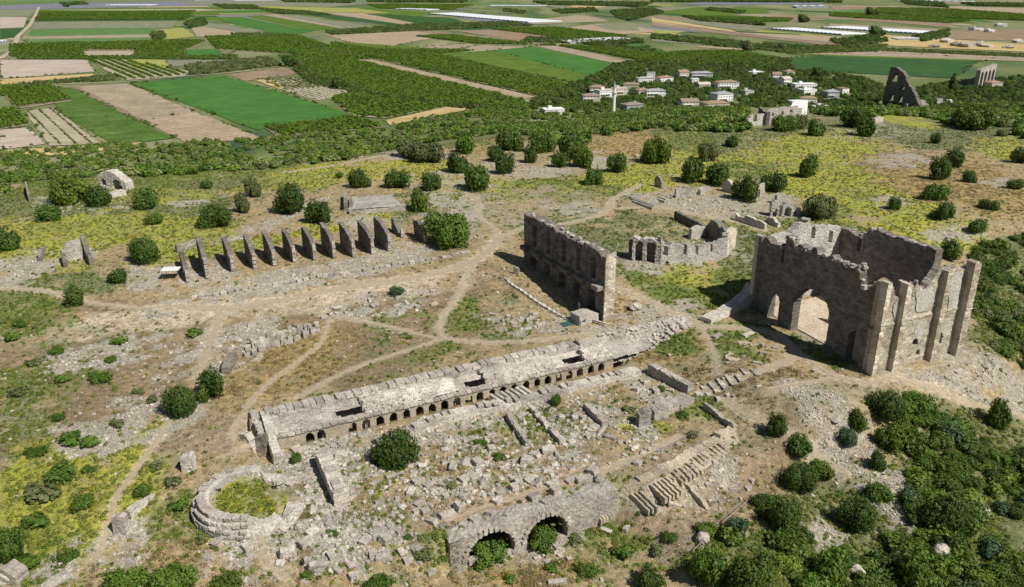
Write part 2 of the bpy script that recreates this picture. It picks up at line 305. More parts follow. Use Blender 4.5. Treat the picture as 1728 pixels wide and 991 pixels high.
def cover(x, y, z):
    px, py = proj(x, y, z); px = px+(fbm(x/7, y/7, 3)-.5)*50; py = py+(fbm(x/7+40, y/7+40, 3)-.5)*26
    col = np.zeros(x.shape+(3,)); col[:] = C['dry']
    n1 = fbm(x/5.5, y/5.5+70, 4); n2 = fbm(x/1.9+11, y/1.9, 3); n3 = fbm(x/16+3, y/16, 3); yw = np.zeros(x.shape); gw = np.zeros(x.shape); dw = np.zeros(x.shape)
    for cx, cy, rx, ry, ang, k, st in BL[1:]:
        q = blob(px, py, cx, cy, rx, ry, ang); f = np.clip(1.5-q, 0, 1)*st
        wv = np.clip((f*1.25+(n1-.5)*1.7+(n2-.5)*.7-.25)*2.2, 0, 1)*np.clip(f*3, 0, 1)
        col = col*(1-wv[..., None])+np.array(C[k])*wv[..., None]
        yw = yw*(1-wv)+(k == 'yel')*wv; gw = gw*(1-wv)+(k in ('grn', 'gg', 'dgr'))*wv; dw = dw*(1-wv)+(k in ('gold', 'dry'))*wv
    mw = np.clip((n3-.5)*5, 0, 1)*np.clip((n2-.35)*3, 0, 1)*.55*(1-dw*.6); col = col*(1-mw[..., None])+np.array(C['gg'])*mw[..., None]; gw = np.maximum(gw, mw*.6); bw = np.clip((n1-.56)*6, 0, 1)*.4; col = col*(1-bw[..., None])+np.array(C['brown'])*bw[..., None]
    rb = np.zeros(x.shape)
    for cx, cy, rx, ry, ang, st in RUB:
        q = blob(px, py, cx, cy, rx, ry, ang); f = np.clip(1.6-q, 0, 1)*st
        rb = np.maximum(rb, np.clip((f*1.0+(n2-.5)*2.0+(n1-.5)*2.0-.36)*2.2, 0, 1)*np.clip(f*3, 0, 1))
    col = col*(1-rb[..., None]*.85)+np.array(C['rub'])*rb[..., None]*.85
    far = np.clip((z-4+2)/-20, 0, 1)
    return col, rb, yw*(1-rb), gw*(1-rb), dw*(1-rb)
def grow(lo, hi, f0, f1, st, out):
    a = list(np.arange(f0, f1+st/2, st)); s = st; x = f1
    while x < hi: s = min(s*1.12, out); x += s; a.append(x)
    s = st; x = f0
    while x > lo: s = min(s*1.12, out); x -= s; a.insert(0, x)
    return np.array(a)
gx = grow(-7000, 7000, -150, 190, .9, 400); gy = grow(-100, 12000, 74, 330, .85, 500)
GX, GY = np.meshgrid(gx, gy); GZ = zg(GX, GY, True)
nx_, ny_ = len(gx), len(gy)
V = np.stack([GX, GY, GZ], -1).reshape(-1, 3); idx = np.arange(nx_*ny_).reshape(ny_, nx_)
F = np.stack([idx[:-1, :-1], idx[:-1, 1:], idx[1:, 1:], idx[1:, :-1]], -1).reshape(-1, 4)
me = bpy.data.meshes.new('ground'); me.vertices.add(len(V)); me.vertices.foreach_set('co', V.ravel()); me.loops.add(F.size); me.loops.foreach_set('vertex_index', F.ravel())
me.polygons.add(len(F)); me.polygons.foreach_set('loop_start', np.arange(len(F))*4); me.polygons.foreach_set('loop_total', np.full(len(F), 4)); me.update(calc_edges=True)
me.polygons.foreach_set('use_smooth', [True]*len(F))
col, rb, yw, gw, dw = cover(GX, GY, GZ)
plc = np.array([.17, .20, .08])+(fbm(GX/60, GY/160, 4)[..., None]-.5)*np.array([.42, .3, .3])
farw = np.clip((-GZ-1)/8, 0, 1)*(GY > 200); col = col*(1-farw[..., None])+np.array([.20, .22, .10])*farw[..., None]
col = np.where((GZ < -34.7)[..., None], np.clip(plc, .05, .5), col)
pm = np.zeros(GX.shape)
near = (GY > 60) & (GY < 420) & (np.abs(GX) < 260)
for Q, hw in PW: 
    q = Q[::3] if len(Q) > 6 else Q
    d = np.full(GX.shape, 1e9); d[near] = segdist([tuple(a) for a in q], GX[near], GY[near])
    pm = np.maximum(pm, np.clip(1.3-(d-hw*.6)/(hw*1.1)+(fbm(GX, GY, 2)-.5)*1.2, 0, 1)*.75)
pm *= (rb < 2); col = col*(1-pm[..., None])+np.array(C['pale'])*pm[..., None]; rbv = rb*(1-pm)
ca = me.color_attributes.new('cover', 'FLOAT_COLOR', 'POINT'); ca.data.foreach_set('color', np.concatenate([col, np.clip(rbv, 0, 1)[..., None]], -1).reshape(-1, 4).astype(np.float32).ravel())
m, t, b = mat('ground_cover'); at = N(t, 'ShaderNodeAttribute', attribute_name='cover'); geo = N(t, 'ShaderNodeNewGeometry'); P = geo.outputs['Position']
n1 = noise(t, 1.1, 6, .7, P); n2 = noise(t, 6, 4, .7, P); n3 = noise(t, .25, 4, .65, P)
c = mix(t, 'MULTIPLY', 1., at.outputs['Color'], ramp(t, n1.outputs[0], [(.3, .5), (.68, 1.45)]).outputs[0])
c = mix(t, 'MULTIPLY', .8, c, ramp(t, n2.outputs[0], [(.34, .4), (.62, 1.35)]).outputs[0])
c = mix(t, 'MULTIPLY', .55, c, ramp(t, n3.outputs[0], [(.35, (.72, .8, .75)), (.65, (1.25, 1.15, 1.1))]).outputs[0])
vo = N(t, 'ShaderNodeTexVoronoi'); vo.inputs['Scale'].default_value = 2.6; t.links.new(P, vo.inputs['Vector'])
sp = N(t, 'ShaderNodeSeparateXYZ'); t.links.new(vo.outputs['Color'], sp.inputs[0])
al = N(t, 'ShaderNodeMath', operation='MULTIPLY_ADD'); t.links.new(at.outputs['Alpha'], al.inputs[0]); al.inputs[1].default_value = .55; al.inputs[2].default_value = .1
gt = N(t, 'ShaderNodeMath', operation='LESS_THAN'); t.links.new(sp.outputs[0], gt.inputs[0]); t.links.new(al.outputs[0], gt.inputs[1])
dd = ramp(t, vo.outputs['Distance'], [(.22, 1.), (.36, 0.)]).outputs[0]
mk = N(t, 'ShaderNodeMath', operation='MULTIPLY'); t.links.new(gt.outputs[0], mk.inputs[0]); t.links.new(dd, mk.inputs[1])
c = mix(t, 'MIX', mk.outputs[0], c, (.54, .49, .41))
t.links.new(c, b.inputs['Base Color']); hh = N(t, 'ShaderNodeMath', operation='ADD'); t.links.new(n2.outputs[0], hh.inputs[0]); t.links.new(mk.outputs[0], hh.inputs[1]); bump(t, b, hh.outputs[0], .9, .16)
MG = m; ground = link('ground', me, m, kind='structure')
# trodden paths laid over it
m, t, b = mat('trodden_earth'); geo = N(t, 'ShaderNodeNewGeometry'); P = geo.outputs['Position']; n1 = noise(t, 1.4, 6, .7, P); n2 = noise(t, 7, 3, .7, P)
c = mix(t, 'MULTIPLY', .7, ramp(t, n1.outputs[0], [(.3, (.33, .26, .17)), (.68, (.50, .42, .30))]).outputs[0], ramp(t, n2.outputs[0], [(.35, .65), (.6, 1.1)]).outputs[0])
t.links.new(c, b.inputs['Base Color']); bump(t, b, n2.outputs[0], .5, .06)
for Q, hw in PW:
    V = []; F = []; n = len(Q)
    for i in range(n):
        a = Q[min(i+1, n-1)]-Q[max(i-1, 0)]; a = a/(np.hypot(*a)+1e-9); nrm = np.array([-a[1], a[0]])
        wl = hw*.62*(.55+.9*random.random())*(1 if 0 < i < n-1 else .3); wr = hw*.62*(.55+.9*random.random())*(1 if 0 < i < n-1 else .3)
        for o_ in (-wl, -wl*.33, wr*.33, wr):
            p = Q[i]+nrm*o_; V.append((p[0], p[1], float(zg(p[0], p[1]))+.035))
    for i in range(n-1):
        for k in range(3): F.append((4*i+k, 4*i+k+1, 4*i+5+k, 4*i+4+k))
    link('dirt_path', mesh('dirt_path', V, F, smooth=True), m, kind='structure')
# ---------------------------------------------------------------- ruined walls
def interp(pts, s):
    a = np.array(sorted(pts)); return np.interp(s, a[:, 0], a[:, 1])
def onwall(p0, p1, px, py):            # a point of the photograph on the upright plane over p0-p1: (distance along, height)
    r = ray(px, py); d = np.array(p1[:2])-np.array(p0[:2]); L = np.hypot(*d); d /= L
    # r.xy*t = p0 + s*d
    Amat = np.array([[r[0], -d[0]], [r[1], -d[1]]]); t, s = np.linalg.solve(Amat, np.array(p0[:2], float)); return s, CH+r[2]*t
def hsh(i, j, k=0):
    x = math.sin(i*12.9898+j*78.233+k*37.719)*43758.5453; return x-math.floor(x)
def wall(name, p0, p1, T, top, mt, parent=None, zb=None, cell=.3, holes=(), rag=.35, jit=.07, off=None, topback=None, batter=0, ext=None, **kw):
    """upright ruined wall from p0 to p1 (front face on that line, the body behind it on the left), ragged top, real openings"""
    p0 = np.array(p0[:2], float); p1 = np.array(p1[:2], float); d = p1-p0; L = np.hypot(*d); d /= L; nr = np.array([d[1], -d[0]])
    if ext: p0 = p0-d*ext[0]; L += ext[0]+ext[1]; holes = [[(a+ext[0], b_) for a, b_ in h] for h in holes]; top = [(a+ext[0], b_) for a, b_ in top] if not callable(top) else top
    if zb is None: zb = min(float(zg(*(p0+d*L*k/6-nr*T*j))) for k in range(7) for j in (0, 1))-.4
    tf = top if callable(top) else (lambda s: float(interp(top, s)))
    nx = max(2, int(round(L/cell))); cw = L/nx; zmax = max(tf(L*k/40) for k in range(41))+rag; nz = max(1, int((zmax-zb)/cell)+1)
    sc = (np.arange(nx)+.5)*cw; zc = zb+(np.arange(nz)+.5)*cell
    SS, ZZ = np.meshgrid(sc, zc); seed = random.random()*100
    tp = np.array([tf(s)+rag*((float(vnoise(np.array(s*.45+seed), np.array(3.)))-.5)*1.7+(float(vnoise(np.array(s*1.5+seed), np.array(9.)))-.5)*1.0) for s in sc])
    fill = ZZ < tp[None, :]
    for h in holes: fill &= ~inpoly(h, SS, ZZ)
    V = []; F = []; UVs = []; vid = {}
    def v(i, j, k):
        key = (i, j, k)
        if key in vid: return vid[key]
        s = i*cw; z = zb+j*cell; tz = (tp[max(0, i-1)]+tp[min(nx-1, i)])/2; z = tz if abs(z-tz) < cell*1.3 and (k, 1) and (z > tz-cell*1.05) else z; jx = (hsh(i, j, k+seed)-.5)*2*jit; jz = (hsh(i, j, k+5+seed)-.5)*2*jit; jn = (hsh(i, j, k+9+seed)-.5)*2*jit
        if i in (0, nx): jx *= .8
        dep = (0 if k == 0 else T) ; o = -dep+jn*(1 if k == 0 else 1)
        if k == 0 and off: o += off(s, z)
        if batter: o += (batter if k == 0 else -batter)*(1-(z-zb)/(nz*cell))
        p = p0+d*(s+jx)+nr*o; vid[key] = len(V); V.append((p[0], p[1], z+jz)); UVs.append((s+(0 if k == 0 else 50.3), z)); return vid[key]
    jj, ii = np.nonzero(fill); fs = set(zip(ii.tolist(), jj.tolist()))
    for i, j in fs:
        F.append((v(i, j, 0), v(i+1, j, 0), v(i+1, j+1, 0), v(i, j+1, 0))); F.append((v(i, j, 1), v(i, j+1, 1), v(i+1, j+1, 1), v(i+1, j, 1)))
        if (i-1, j) not in fs: F.append((v(i, j, 0), v(i, j+1, 0), v(i, j+1, 1), v(i, j, 1)))
        if (i+1, j) not in fs: F.append((v(i+1, j, 0), v(i+1, j, 1), v(i+1, j+1, 1), v(i+1, j+1, 0)))
        if (i, j+1) not in fs: F.append((v(i, j+1, 0), v(i+1, j+1, 0), v(i+1, j+1, 1), v(i, j+1, 1)))
        if (i, j-1) not in fs and j > 0: F.append((v(i, j, 0), v(i, j, 1), v(i+1, j, 1), v(i+1, j, 0)))
    me = mesh(name, V, F, UVs); return link(name, me, mt, parent, **kw)
def arch(s0, s1, z0, zs, n=10, pt=1.0):  # opening: jambs from z0 to springing zs, then a round head
    r = (s1-s0)/2; c = (s0+s1)/2
    return [(s0, z0), (s0, zs)]+[(c-r*math.cos(math.pi*k/n), zs+r*pt*math.sin(math.pi*k/n)) for k in range(1, n)]+[(s1, zs), (s1, z0)]
def pxtop(p0, p1, pts): return [onwall(p0, p1, *p) for p in pts]
def rocks(n_, r, seed=0):              # an irregular block mesh
    rs = np.random.RandomState(seed); bm = bmesh.new(); bmesh.ops.create_cube(bm, size=2)
    bmesh.ops.bevel(bm, geom=list(bm.edges), offset=r, segments=1, affect='EDGES')
    for q in bm.verts: q.co += Vector(rs.uniform(-1, 1, 3)*n_)
    me = bpy.data.meshes.new('rock'); bm.to_mesh(me); bm.free(); return me
RK = [rocks(.10, .12, 1), rocks(.14, .2, 2), rocks(.2, .3, 3), rocks(.26, .42, 4), rocks(.3, .5, 5)]
for r_ in RK: r_.materials.append(M['rock'])
BK = [rocks(.045, .06, 11), rocks(.07, .09, 12), rocks(.06, .07, 13), rocks(.09, .12, 14)]
for r_ in BK: r_.materials.append(M['cop'])
def stoneobj(name, c, half, mesh_, rz=0, tilt=(0, 0), parent=None, **k):
    o = link(name, mesh_, None, parent, **k); o.location = c; o.scale = half; o.rotation_euler = (tilt[0], tilt[1], rz); return o
SITE = math.atan2(UX[1], UX[0])
BO = []
for k in range(3):
    bm = bmesh.new(); bmesh.ops.create_icosphere(bm, subdivisions=3, radius=1)
    for q in bm.verts:
        n_ = q.co.copy(); f_ = float(fbm(np.array(n_.x*1.7+n_.z*1.3+9*k), np.array(n_.y*1.7-n_.z+5), 4)); q.co = n_*(.72+.62*f_); q.co.z = max(q.co.z, -.5)
    me = bpy.data.meshes.new('rock'); bm.to_mesh(me); bm.free(); me.materials.append(M['rock']); BO.append(me)

# --- the tall columned facade (nymphaeum), dark side towards the camera
nb0 = G(884, 441); nb1 = G(1018, 543); 
ny = thing('monumental_facade', 'tall dark two-storey ruined facade wall standing alone with a pale narrow end', 'ruined wall', nb1)
ny.location = (0, 0, 0)
L = np.hypot(*(nb1-nb0)[:2]); TN = 2.4
ntop = pxtop(nb0, nb1, [(888, 363), (905, 372), (930, 384), (960, 400), (990, 414), (1010, 426), (1020, 436)])
nz0 = nb1[2]
def lin(a, b, f): return a+(b-a)*f
HN = ntop[0][1]
nich = [.14, .32, .515, .69, .86]
def noff(s, z):
    f = s/L; base = lin(nb0[2], nb1[2], f); o = 0
    for q in nich:
        cx = q*L; 
        if abs(s-cx) < 1.35 and z < 6.2+.3: 
            if (s-cx)**2+max(0, z-4.9)**2 < 1.35**2 or z < 4.9: o = -1.35
        if abs(s-cx-.3) < .75 and 8.6 < z < 13.3: o = -.9
    for q in (.05, .23, .42, .60, .775, .95):
        if abs(s-q*L) < .8 and z > 7.6: o = .25
    if 6.9 < z < 7.5: o = .4
    return o
door = arch(L*.515-.35, L*.515+.4, nb1[2]-1, 5.2)
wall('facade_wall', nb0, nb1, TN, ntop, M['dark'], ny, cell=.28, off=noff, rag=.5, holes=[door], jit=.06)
dn = (nb1-nb0)[:2]/L; nn = np.array([dn[1], -dn[0]])
for k, q in enumerate((.055, .23, .42, .60, .775, .955)):
    p = nb0[:2]+dn*L*q+nn*.75
    boxobj('entablature_block', (p[0], p[1], 7.45), (1.15, .8, .42), M['cop'] if k == 5 else M['wall'], ny, ux=dn, jit=.15)
    boxobj('console', (p[0]-nn[0]*.2, p[1]-nn[1]*.2, 6.7), (.5, .45, .4), M['wall'], ny, ux=dn, jit=.1)
for k in range(26):
    f = .02+.95*k/25; p = nb0[:2]+dn*L*f-nn*random.uniform(.5, 2.0); z = float(interp(ntop, f*L))
    stoneobj('stone', (p[0], p[1], z+random.uniform(-.2, .25)), (random.uniform(.3, .6), random.uniform(.25, .45), random.uniform(.2, .35)), RK[k % 4], random.random()*3, parent=ny)
qe = nb1[:2]+dn*.12-nn*-.05; wall('sunlit_end_facing', qe, qe-nn*(TN+.1), .3, [(0, HN-.6), (TN, HN-.2)], M['warm'], ny, cell=.25, rag=.5, zb=nb1[2]-.5)  # thin pale facing added over the end, its colour carrying the sunlight
# end face details: two small arched recesses seen on the pale end, and rubble core of a lost return wall
pe = nb1[:2]-nn*1.2
for z in (2.1, 3.6):
    V, F = [], []; rr = .5
    for k in range(9): a = math.pi*k/8; V += [tuple((*(pe+dn*.05-nn*rr*math.cos(a)), z+rr*math.sin(a)+nz0)), tuple((*(pe+dn*.2-nn*(rr+.15)*math.cos(a)), z+(rr+.15)*math.sin(a)+nz0))]
    F = [(2*k, 2*k+1, 2*k+3, 2*k+2) for k in range(8)]; link('arch_ring', mesh('arch_ring', V, F), M['warm'], ny)
# stage platform rubble in the shadow at its foot
pf = thing('fallen_platform', 'low broken stone platform with dark hollow at the near foot of the tall facade', 'ruin', G(985, 530))
pf.location = (0, 0, 0)
a = G(978, 551); bq = G(1010, 541)
wall('platform_wall', a, bq, 3.2, [(0, a[2]+2.), (2.5, a[2]+2.3), (5, a[2]+1.8)], M['plas'], pf, cell=.3, rag=.3, holes=[[(0.6, a[2]+.4), (.6, a[2]+1.1), (1.5, a[2]+1.1), (1.5, a[2]+.4)]])
p = G(962, 546); boxobj('pool', (p[0], p[1], p[2]+.06), (2.0, 1.0, .05), M['water'], pf, ux=UX)
p = G(977, 530); boxobj('standing_slab', (p[0], p[1], p[2]+1.3), (.18, .4, 1.3), M['plas'], pf)
p = G(1012, 548); o = boxobj('leaning_slab', (p[0], p[1], p[2]+.6), (.2, 1.6, .15), M['rock'], pf, rz=.9); 
# fallen column-arch fragment by the fence
t0 = thing('broken_arch_fragment', 'small white hooked stone fragment standing in the shadow at far end of the wire fence', 'stone', (0, 0, 0))
wall('arch_fragment', G(866, 462), G(875, 464), .4, [(0, G(866, 462)[2]+1.9), (1.3, G(866, 462)[2]+1.6)], M['arc'], t0, cell=.15, rag=.1)
# wire fence
fn = thing('wire_fence', 'long low wire fence on thin dark posts in front of the tall facade', 'fence')
fp = [(849, 470), (862, 483), (877, 492), (892, 503), (908, 514), (924, 524), (940, 533), (956, 541), (972, 549), (988, 553)]
FP = []
for a_, b_ in zip(fp[:-1], fp[1:]):
    for k in range(2): FP.append(G(lin(a_[0], b_[0], k/2), lin(a_[1], b_[1], k/2)))
for p in FP:
    V, F = [], []; cyl(V, F, p-np.array([0, 0, .2]), p+np.array([0, 0, 1.5]), .045, 5); link('fence_post', mesh('fence_post', V, F), M['metal'], fn)
V, F = [], []
for a_, b_ in zip(FP[:-1], FP[1:]):
    for h in (.3, .8, 1.3): cyl(V, F, a_+np.array([0, 0, h]), b_+np.array([0, 0, h]), .015, 3)
link('wire', mesh('wire', V, F), M['metal'], fn)
V, F = [], []
for a_, b_ in zip(FP[:-1], FP[1:]):
    m_ = (a_+b_)/2; dd_ = (b_-a_)[:2]; l_ = np.hypot(*dd_); box(V, F, (m_[0]+.3, m_[1]+.4, m_[2]+.12), (l_/2, .35, .22), ux=dd_/l_, jit=.15)
link('kerb_stones', mesh('kerb_stones', V, F), M['arc'], fn)

# --- market hall: cross walls in a row
piers = [((298, 423), (313, 476), 4.6, 'first and lowest cross wall, beside the white canopy, leftmost of the row'), ((336, 405), (346, 470), 6.3, 'second cross wall from the white canopy, with a long shadow inside the small room'),
 ((371, 402), (389, 459), 6.2, 'third cross wall from the white canopy in the row of stone fins'), ((406, 397), (426, 454), 6.2, 'fourth cross wall from the white canopy in the row of stone fins'),
 ((441, 394), (459, 449), 6.2, 'fifth cross wall from the white canopy, slim grey stone fin'), ((476, 389), (493, 443), 6.2, 'sixth cross wall from the white canopy, slim grey stone fin'),
 ((508, 384), (527, 439), 6.3, 'seventh cross wall counting from the white canopy, middle of the row'), ((540, 378), (560, 436), 6.4, 'eighth cross wall from the white canopy, left of the sandy bays'),
 ((571, 375), (593, 434), 6.5, 'ninth cross wall from the white canopy, between two sandy bays'), ((603, 373), (625, 429), 6.5, 'tenth cross wall from the white canopy, in the sandy bays'),
 ((633, 369), (653, 424), 6.4, 'last tall cross wall on the right end of the unbroken row'), ((661, 367), (675, 401), 3.6, 'broken narrow stump of a cross wall in the rubble'),
 ((692, 369), (714, 410), 5.2, 'short wide cross wall standing alone beside the big round green tree')]
for k, ((bx, by), (fx, fy), hh, lab) in enumerate(piers):
    pfk = G(fx, fy); sref = ray(bx, by)
    # back end lies on the axis of the walls; find it from its top
    dv = VX*np.array([1., 1.]); dv = np.array([-.435, .90]) ; Ls = [10.5, 11.5, 10.4, 10.4, 10.4, 10.4, 10.4, 10.5, 10.5, 10.5, 10.4, 7, 7.][k]
    pb = pfk[:2]+dv*Ls*np.array([1, 1])
    s_, ztb = onwall(pfk, (*pb, 0), bx, by); zt = max(pfk[2]+hh*.9, min(pfk[2]+hh*1.04, ztb)) if abs(s_) < 40 else pfk[2]+hh
    tops = [(0, zt), (Ls*.35, zt-.1), (Ls*.7, zt-.5), (Ls*.9, zt-1.2), (Ls, zt-1.9)] if k not in (11, 12) else ([(0, zt-.2), (2, zt), (3, zt-1.5), (6.5, zt-2.8)] if k == 11 else [(0, zt-.4), (3, zt), (6, zt-.6)])
    pw_ = thing('cross_wall', lab, 'wall', (0, 0, 0), group='cross walls of the ruined market hall')
    wall('wall_body', pb, pfk, 1.0, tops, M['dark'], pw_, cell=.28, rag=.25)  # darkened stone puts the shade of the unlit side into the colour
    for j in range(7):
        z = pfk[2]+.5+j*(zt-1.9-pfk[2])/7; p = pfk[:2]+np.array([.5, .25])+dv*random.uniform(-.35, .05)
        stoneobj('stone', (p[0], p[1], z), (.4, random.uniform(.25, .45), .28), BK[j % 4], SITE+random.uniform(-.1, .1), parent=pw_)
rm = thing('ruined_room', 'low back wall and stone threshold closing the small room beside the white canopy', 'wall', (0, 0, 0))
wall('back_wall', G(300, 427), G(338, 415), .9, [(0, G(300, 420)[2]+2.), (6, G(300, 420)[2]+1.8)], M['wall'], rm, rag=.4)
wall('threshold', G(312, 470), G(345, 462), .7, [(0, G(312, 470)[2]+.5), (6, G(345, 462)[2]+.3)], M['arc'], rm, rag=.2)
# stone terrace edge in front of them
te = thing('terrace_edge', 'long low line of kerb stones in front of the row of cross walls', 'stone kerb', (0, 0, 0))
ep = [G(*p) for p in [(322, 503), (372, 497), (430, 486), (500, 476), (545, 466), (610, 458), (680, 447), (745, 436), (800, 424)]]
kk = 0
for a_, b_ in zip(ep[:-1], ep[1:]):
    l_ = np.hypot(*(b_-a_)[:2]); n = int(l_/1.25)
    for i in range(n):
        if random.random() < .12: continue
        p = a_+(b_-a_)*(i+.5)/n; dd_ = (b_-a_)[:2]/l_
        stoneobj('kerb_stone', (p[0]+random.uniform(-.1, .1), p[1]+random.uniform(-.15, .15), p[2]+.12), (.62, random.uniform(.4, .65), random.uniform(.25, .48)), BK[kk % 4], math.atan2(dd_[1], dd_[0])+random.uniform(-.08, .08), parent=te); kk += 1
wc = thing('white_canopy', 'small bright white canopy on thin poles beside the first cross wall', 'canopy', G(291, 470))
boxobj('canopy_roof', (0, 0, 2.3), (1.9, 1.3, .06), M['white'], wc, rz=.1)
for sx_, sy_ in ((-1, -1), (1, -1), (1, 1), (-1, 1)):
    V, F = [], []; cyl(V, F, (sx_*1.7, sy_*1.1, -.2), (sx_*1.7, sy_*1.1, 2.25), .05, 6); link('pole', mesh('pole', V, F), M['metal'], wc)
# podium platform behind
pd = thing('stone_podium', 'big pale flat rectangular stone podium behind the row of cross walls', 'ruin', (0, 0, 0))
a_ = G(588, 358); b_ = G(684, 350); zt = a_[2]+1.5; f0 = onz(589, 354.5, zt-.1); f1 = onz(684.5, 347.5, zt-.1)
wall('front_face', f0, f1, 2.5, [(0, zt-.08), (15, zt-.1)], M['arc'], pd, rag=.2)
tc = [onz(588, 330, zt), onz(640, 321, zt), onz(672, 334, zt), onz(684, 347, zt), onz(590, 354, zt)]
nb = 14; V = []; F = []
for i in range(nb+1):
    for j in range(9):
        f = i/nb; g_ = j/8; p = (1-f)*(1-g_)*np.array(tc[4])+f*(1-g_)*np.array(tc[3])+(1-f)*g_*np.array(tc[0])+f*g_*np.array(onz(660, 326, zt))
        p2 = p+RS.uniform(-.2, .2, 2); V.append((p2[0], p2[1], zt+.15*random.random()-.05-(.8*(abs(f-.5) > .49 or g_ == 1))))
F = [(i*9+j, (i+1)*9+j, (i+1)*9+j+1, i*9+j+1) for i in range(nb) for j in range(8)]
link('platform_top', mesh('platform_top', V, F), M['arc'], pd)
a_ = G(585, 345); wall('side_wall', G(586, 356), np.array(G(586, 334)), .9, [(0, zt+.6), (9, zt+.8)], M['wall'], pd, rag=.4)

# --- the long arcade with its vaulted roof: runs along U, the terrace drop on its near side
ar = thing('long_arcade', 'long pale arcade with a row of small arches under a broken vaulted roof', 'arcade ruin', (0, 0, 0))
def UV(u, v, z): x, y = xy_of(u, v); return np.array([x, y, z])
def front_v(px, py, z): x, y = onz(px, py, z); return uv_of(x, y)
# coping stones along the top edge: each a part
def U_(px, py, v=-3.5, z=-1.): return onwall(UV(0, v, z), UV(70, v, z), px, py)[0]
u = 0.2; k = 0
while u < U_(989, 572):
    l_ = random.uniform(1.05, 1.75)
    zz = float(zg(*xy_of(u, .6)))
    c_ = UV(u+l_/2, -.95+random.uniform(-.12, .12), .12+random.uniform(-.14, .1)+.0*zz)
    stoneobj('coping_stone', tuple(c_), (l_/2-.05, .98+random.uniform(-.08, .08), .34), BK[k % 4], SITE+random.uniform(-.025, .025), (random.uniform(-.09, .09), random.uniform(-.06, .06)), ar); u += l_+(random.random() < .06)*random.uniform(.4, 1.2); k += 1
def strip(name, u0, u1, prof, mt, parent=ar, step=.45, amp=.07, endcap=True, pitf=None):
    n = max(2, int((u1-u0)/step)); V = []; F = []; mP = []
    for (v0, z0), (v1, z1) in zip(prof[:-1], prof[1:]):
        m_ = max(1, int(math.hypot(v1-v0, z1-z0)/step)); mP += [(lin(v0, v1, k/m_), lin(z0, z1, k/m_)) for k in range(m_)]
    mP.append(prof[-1]); q = len(mP)
    for i in range(n+1):
        uu = lin(u0, u1, i/n)
        for j, (v_, z_) in enumerate(mP):
            jn = amp; e = .6 if i in (0, n) else 1
            dz = pitf(uu, v_, z_) if pitf else 0
            p = UV(uu+random.uniform(-1, 1)*amp*(1 if 0 < i < n else 4), v_+random.uniform(-1, 1)*jn, z_+random.uniform(-1, 1)*jn+dz); V.append(tuple(p))
    F = [(i*q+j, (i+1)*q+j, (i+1)*q+j+1, i*q+j+1) for i in range(n) for j in range(q-1)]
    if endcap: F += [tuple(range(q)), tuple(n*q+j for j in reversed(range(q)))]
    return link(name, mesh(name, V, F), mt, parent)
# closed body under the coping
UE = U_(1020, 600)
strip('retaining_wall', 0, UE, [(0.2, -.15), (-1.95, -.15), (-2.0, -4.6), (.2, -4.6)], M['arc'], amp=.05)
b1, b2, b3, b4, b5, b6 = U_(539, 700), U_(612, 680), U_(762, 640), U_(816, 628), U_(928, 602), U_(981, 592)
hi = [(0.6, b1), (b2, b3), (b4, b5), (b6, UE)]
lo = [(b1, b2), (b3, b4), (b5, b6)]
HOL = []
for a_, b_ in hi:
    for uu in np.arange(a_+1.8, b_-.8, 2.05):
        HOL.append((uu, -4.5)); HOL.append((uu+.5, -5.4))
for (a_, b_) in hi:                    # standing stretches of the vault, each with small square vent holes cut in
    L_ = b_-a_; p0 = UV(a_, -6.05, 0); p1 = UV(b_, -6.05, 0)
    n = int(L_/.3); prof = [(-1.9, -.42), (-3.0, -.42), (-4.1, -.8), (-5.2, -1.25), (-6.0, -1.6)]
    mP = []
    for (v0, z0), (v1, z1) in zip(prof[:-1], prof[1:]): mP += [(lin(v0, v1, k/4), lin(z0, z1, k/4)) for k in range(4)]
    mP.append(prof[-1]); q = len(mP); V = []; F = []
    ends = [(random.uniform(-.35, .35), random.uniform(-.35, .35)) for _ in range(q)]
    for i in range(n+1):
        f = i/n
        for j, (v_, z_) in enumerate(mP):
            uu = a_+L_*f+(ends[j][0]*(1-f)**12+ends[j][1]*f**12)*1.6+random.uniform(-.05, .05)
            V.append(tuple(UV(uu, v_+random.uniform(-.07, .07), z_+.28*math.exp(-((v_+4)/1.3)**2)+random.uniform(-.08, .08)+.75*(float(fbm(np.array(uu/2.3), np.array(v_/2.3+7), 3))-.5))))
    hole = set()
    for hu, hv in HOL:
        i = int((hu-a_)/L_*n)
        j = int(np.argmin([abs(p[0]-hv) for p in mP]))
        if 2 < i < n-3 and random.random() < .85: hole.add((i, j)); hole.add((i+1, j))
    F = [(i*q+j, (i+1)*q+j, (i+1)*q+j+1, i*q+j+1) for i in range(n) for j in range(q-1) if (i, j) not in hole]
    n0 = len(V); 
    for i, j in hole:                  # dark shafts under the vents
        c4 = [i*q+j, (i+1)*q+j, (i+1)*q+j+1, i*q+j+1]; b0 = len(V)
        for c_ in c4: V.append((V[c_][0], V[c_][1], V[c_][2]-1.2))
        F += [(c4[k], c4[(k+1) % 4], b0+(k+1) % 4, b0+k) for k in range(4)]+[(b0, b0+1, b0+2, b0+3)]
    # broken ends go down to the floor
    for i in (0, n):
        b0 = len(V)
        for j in range(q): V.append((V[i*q+j][0]+(random.uniform(0, .3)), V[i*q+j][1], -7.2))
        F += [(i*q+j, i*q+j+1, b0+j+1, b0+j) for j in range(q-1)]
    link('vault_roof', mesh('vault_roof', V, F), M['arc'], ar)
